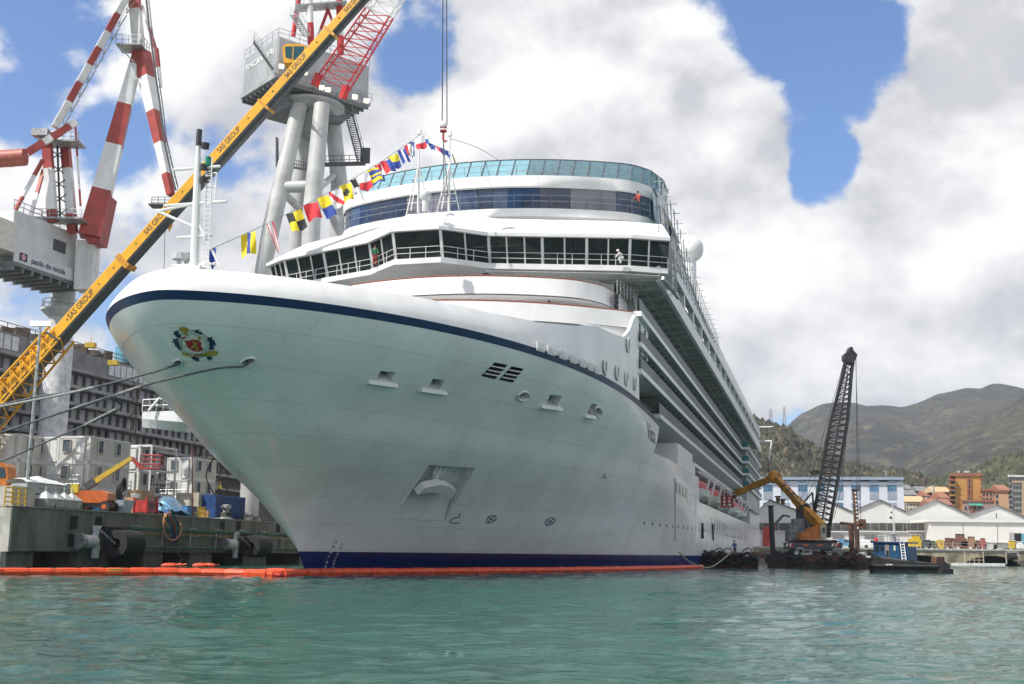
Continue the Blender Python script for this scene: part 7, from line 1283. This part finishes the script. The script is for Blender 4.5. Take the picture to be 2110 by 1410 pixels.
qf = thing('quay_fender', 'black cylinder fender in pale frame on the far quay wall', 'fender', Vector((PY(2085, 1150, 223).x, 223, 1.6))); p = Vector((PY(2086, 1150, 223).x, 223, 1.7)); mb = MB(); mb.tube([p - Vector((.75, 0, 0)), p + Vector((.75, 0, 0))], .55, 14); mb.build('rubber', BLACK, qf); mb = MB(); [mb.beam(p + Vector((x, .1, -1.3)), p + Vector((x, .1, 1.0)), .18) for x in (-1.1, 1.1)]; mb.beam(p + Vector((-1.1, .1, .9)), p + Vector((1.1, .1, .9)), .18); mb.build('frame', CONCL, qf)
# ------------------------------------------------------------------ town buildings
def winrow(o, us, v0, v1, Y, wpx, m, nm='window'):
    for u in us: mb = MB(); facebox(mb, u - wpx / 2, u + wpx / 2, v0, v1, Y - .12, .1); mb.build(nm, m, o)
YB = 300.; bb = thing('office_block', 'long pale blue and white office block behind the warehouses', 'building', Vector((PY(1700, 1100, YB).x, YB, 3.1))); BW_ = mat('block_white', (.62, .65, .70), .6, var=.04, scale=.1); BT_ = mat('block_blue_trim', (.27, .34, .43), .6, var=.05)
a, b = PY(1520, 990, YB), PY(1861, 990, YB); mb = MB(); mb.box(((a.x + b.x) / 2, YB + 10, (a.z + 3) / 2), (b.x - a.x, 20, a.z - 3)); mb.build('wall', BW_, bb); mb = MB(); facebox(mb, 1518, 1862, 983, 989, YB - .7, 21); mb.build('cornice', BT_, bb); mb = MB(); facebox(mb, 1519, 1861.5, 997, 999.2, YB - .3, .3); mb.build('string_course', BT_, bb)
WG = mat('block_glass', (.05, .16, .28), .08, var=.3, scale=.2); WP = mat('block_panel', (.30, .35, .42), .5)
for i, u in enumerate((1545, 1582, 1618, 1654, 1690, 1728, 1763.5, 1801, 1838)):
    for v0, v1, m in ((990.5, 994.5, BT_), (1000, 1013, WG), (1013.2, 1024, WP), (1024.2, 1029, BT_), (1036, 1046, WG if i % 2 else BT_)): mb = MB(); facebox(mb, u - 9, u + 9, v0, v1, YB - .15, .2); wo = mb.build('window', m, bb)
    for j in range(3): mb = MB(); facebox(mb, u - 5 + 4.6 * j, u - 4.6 + 4.6 * j, 1000, 1013, YB - .2, .08); mb.build('glazing_bar', BT_, bb)
mb = MB(); mb.tube([PY(1826, 983, YB + 5), PY(1825, 970, YB + 5)], .12, 5); mb.build('roof_mast', STEEL, bb)
def block(name, label, u0, u1, v0, Y, dep, m, rows=(), trim=None, vb=1065, skew=0.):
    a, b = PY(u0, v0, Y), PY(u1, v0, Y); o = thing(name, label, 'building', Vector(((a.x + b.x) / 2, Y, 3.))); dx = Vector((skew + (a.x + b.x) / 2 / Y * dep, dep, 0)); mb = MB(); mb.ext([Vector((a.x, Y, 2)), Vector((b.x, Y, 2)), Vector((b.x, Y, a.z)), Vector((a.x, Y, a.z))], dx); mb.build('wall', m, o)
    if trim: mb = MB(); mb.ext([Vector((a.x - .3, Y - .3, a.z)), Vector((b.x + .3, Y - .3, a.z)), Vector((b.x + .3, Y - .3, a.z + .5)), Vector((a.x - .3, Y - .3, a.z + .5))], dx + Vector((0, .6, 0))); mb.build('roof', trim, o)
    for us_, w_, vs_ in rows:
        for v, hgt in vs_: winrow(o, us_, v, v + hgt, Y, w_, mat('flat_window', (.05, .055, .06), .3))
    return o
OC = mat('ochre_render', (.50, .27, .085), .8, var=.08, scale=.15); TC = mat('terracotta', (.30, .13, .08), .8, var=.15)
ob = block('apartment_tower', 'tall ochre apartment tower with brown parapet', 1968, 2021, 980, 340, 14, OC, [((1997.5,), 3.2, [(989, 4.5), (999, 6), (1012, 7), (1026, 6)])], vb=1060)
mb = MB(); facebox(mb, 1957, 2023, 975, 981, 339.6, 14.5); mb.build('parapet', TC, ob); mb = MB(); facebox(mb, 1993, 1996, 984, 1056, 339.7, .4); facebox(mb, 1999.5, 2002, 984, 1056, 339.7, .4); mb.build('stair_strip', TC, ob); mb = MB(); a, b = PY(1957, 984, 340), PY(1968, 984, 340); mb.ext([Vector((a.x, 341, 2)), Vector((b.x, 341, 2)), Vector((b.x, 341, a.z)), Vector((a.x, 341, a.z))], (a.x / 341 * 10, 10, 0)); mb.build('balcony_bay', TC, ob)
for j in range(6): mb = MB(); facebox(mb, 1956, 1969, 988 + 10.5 * j, 990.5 + 10.5 * j, 338.6, 2.4); bl_ = mb.build('balcony', OC if j % 2 else TC, ob); mb = MB(); facebox(mb, 1960, 1967, 991 + 10.5 * j, 996 + 10.5 * j, 340.8, .2); mb.build('balcony_window', DGLASS, bl_)
for j in range(6): mb = MB(); facebox(mb, 2020, 2026, 986 + 9 * j, 988 + 9 * j, 339, 2); mb.build('balcony', TC, ob)
for u, w_ in ((1975, 5), (1990, 8), (1996, 3), (2017, 3)): mb = MB(); facebox(mb, u - w_ / 2, u + w_ / 2, 970.5, 974, 343, 2); mb.build('roof_plant', LGREY, ob)
gw = [(1, 4.2)]; GR = mat('concrete_flats', (.26, .255, .24), .8, var=.12, scale=.2)
g1 = block('apartment_block', 'grey concrete apartment block with rows of windows at the right edge', 2086, 2180, 995, 300, 16, GR, [(tuple(2090 + 6 * j for j in range(14)), 3.6, [(1001 + 12 * r, 6.5) for r in range(6)])], mat('tan_render', (.40, .30, .2), .8)); mb = MB(); facebox(mb, 2107, 2112, 995, 1062, 299.6, .3); mb.build('corner_pier', MATS['tan_render'], g1)
block('apartment_block', 'taller pale apartment block behind the grey flats at the right edge', 2078, 2170, 983, 325, 14, mat('dark_flats', (.22, .22, .23), .8, var=.15), [(tuple(2082 + 7 * j for j in range(12)), 4, [(988 + 11 * r, 5) for r in range(6)])], WHITE2)
block('apartment_house', 'peach apartment house right of the ochre tower', 2050, 2077, 1014, 325, 12, mat('peach_render', (.58, .36, .22), .8, var=.06), [((2054.5,), 4, [(1019, 7), (1031, 8)])], TC)
block('apartment_house', 'dull pink apartment house directly right of the ochre tower', 2022, 2050, 1012, 335, 12, mat('pink_render', (.40, .24, .20), .8, var=.1), [((2027, 2034, 2042), 3, [(1016, 5), (1026, 5), (1036, 5)])], TC)
g2 = block('apartment_house', 'pink house with green awnings in front of the ochre tower', 1984, 2046, 1034, 315, 10, mat('mauve_render', (.36, .25, .24), .8, var=.12), [((1990, 1999, 2010, 2018), 4, [(1044, 6)])], TC)
for u0, u1 in ((1995, 2008), (2009, 2022)): mb = MB(); a, b = PY(u0, 1038, 315), PY(u1, 1038, 315); mb.ext([a, b, b + Vector((0, -1.3, -.6)), a + Vector((0, -1.3, -.6))], (0, 0, .06)); mb.build('awning', mat('awning_green', (.06, .33, .26), .7), g2)
def house(u0, u1, v0, Y, m, lb, rf=TC, rh=.9):
    o = block('house', lb, u0, u1, v0, Y, 9, m, [(tuple(np.arange(u0 + 4, u1 - 2, 7)), 2.6, [(v0 + 5, 3.2), (v0 + 13, 3.2)])]); o['group'] = 'hillside houses'; a, b = PY(u0 - 1, v0, Y), PY(u1 + 1, v0, Y); mb = MB(); mb.ext([Vector((a.x, Y - .5, a.z)), Vector((a.x, Y + 9.5, a.z)), Vector((a.x, Y + 4.5, a.z + rh * 2))], (b.x - a.x, 0, 0)); mb.build('roof', rf, o)
YR = mat('pale_tile', (.50, .38, .22), .8, var=.12)
for a in ((1866, 1908, 1034, 330, mat('cream_render', (.6, .54, .42), .8), 'cream house with sand coloured roof left of the valley gable', YR), (1924, 1960, 1014, 348, mat('brick_render', (.34, .2, .16), .8), 'house with pale tiled roof touching the ochre tower', YR), (1866, 1890, 1020, 365, mat('dim_render', (.3, .27, .24), .8), 'shadowed grey house beside the blue block', ROOF), (1892, 1914, 1012, 390, MATS['cream_render'], 'small cream house higher on the hillside', ROOF), (1908, 1930, 1022, 352, mat('white_render', (.62, .6, .58), .8), 'white house in the middle of the hillside cluster', TC), (1938, 1956, 1026, 332, MATS['white_render'], 'white house under the pale tiled roof', TC), (1868, 1880, 1008, 420, MATS['brick_render'], 'topmost reddish house beside the blue block', ROOF), (1916, 1962, 1040, 322, MATS['brick_render'], 'low reddish house behind the tallest gable', TC), (2060, 2082, 1010, 360, MATS['dim_render'], 'dark house behind the peach apartment house', TC)): house(*a[:6], a[6])
for i, (u, v0, v1, Y) in enumerate(((1588, 842, 886, 640), (1616, 838, 892, 645))):
    p, q = PY(u, v1, Y), PY(u, v0, Y); o = thing('power_pylon', ('left', 'right')[i] + ' thin lattice pylon on the hill beside the ship stern', 'pylon', p, 0, 'hill pylons'); mb = MB(); e = lambda c, r: [c + Vector((x * r, y * r, 0)) for x, y in ((-1, -1), (1, -1), (1, 1), (-1, 1))]; lattice(mb, e(p, 1.2), e(q, .15), 7, .10, .06); mb.build('lattice', STEEL, o); mb = MB(); [mb.beam(p.lerp(q, f) - Vector((1.6, 0, 0)), p.lerp(q, f) + Vector((1.6, 0, 0)), .16) for f in (.7, .82, .93)]; mb.build('crossarms', STEEL, o)
mb = MB(); a, b = PY(1924, 1025, 345), PY(1923, 1003, 345); mb.tube([a, b], .35, 8); mb.tube([b, b + Z1 * .3], .5, 8); mb.build('chimney_stack', CONCL, loc=a, label='thin pale chimney among the hillside houses', category='chimney')
# ------------------------------------------------------------------ the air
def haze():
    mb = MB(); mb.box((0, 1450, 218.5), (5400, 3300, 443)); m = bpy.data.materials.new('haze'); m.use_nodes = True; t = m.node_tree; t.nodes.clear()
    v = t.nodes.new('ShaderNodeVolumePrincipled'); v.inputs['Color'].default_value = (.78, .85, .97, 1); v.inputs['Density'].default_value = .00014; v.inputs['Anisotropy'].default_value = .25
    o = t.nodes.new('ShaderNodeOutputMaterial'); t.links.new(v.outputs[0], o.inputs['Volume'])
    h = mb.build('haze', m); h['kind'] = 'stuff'; h['label'] = 'thin pale haze over the harbour'
haze()
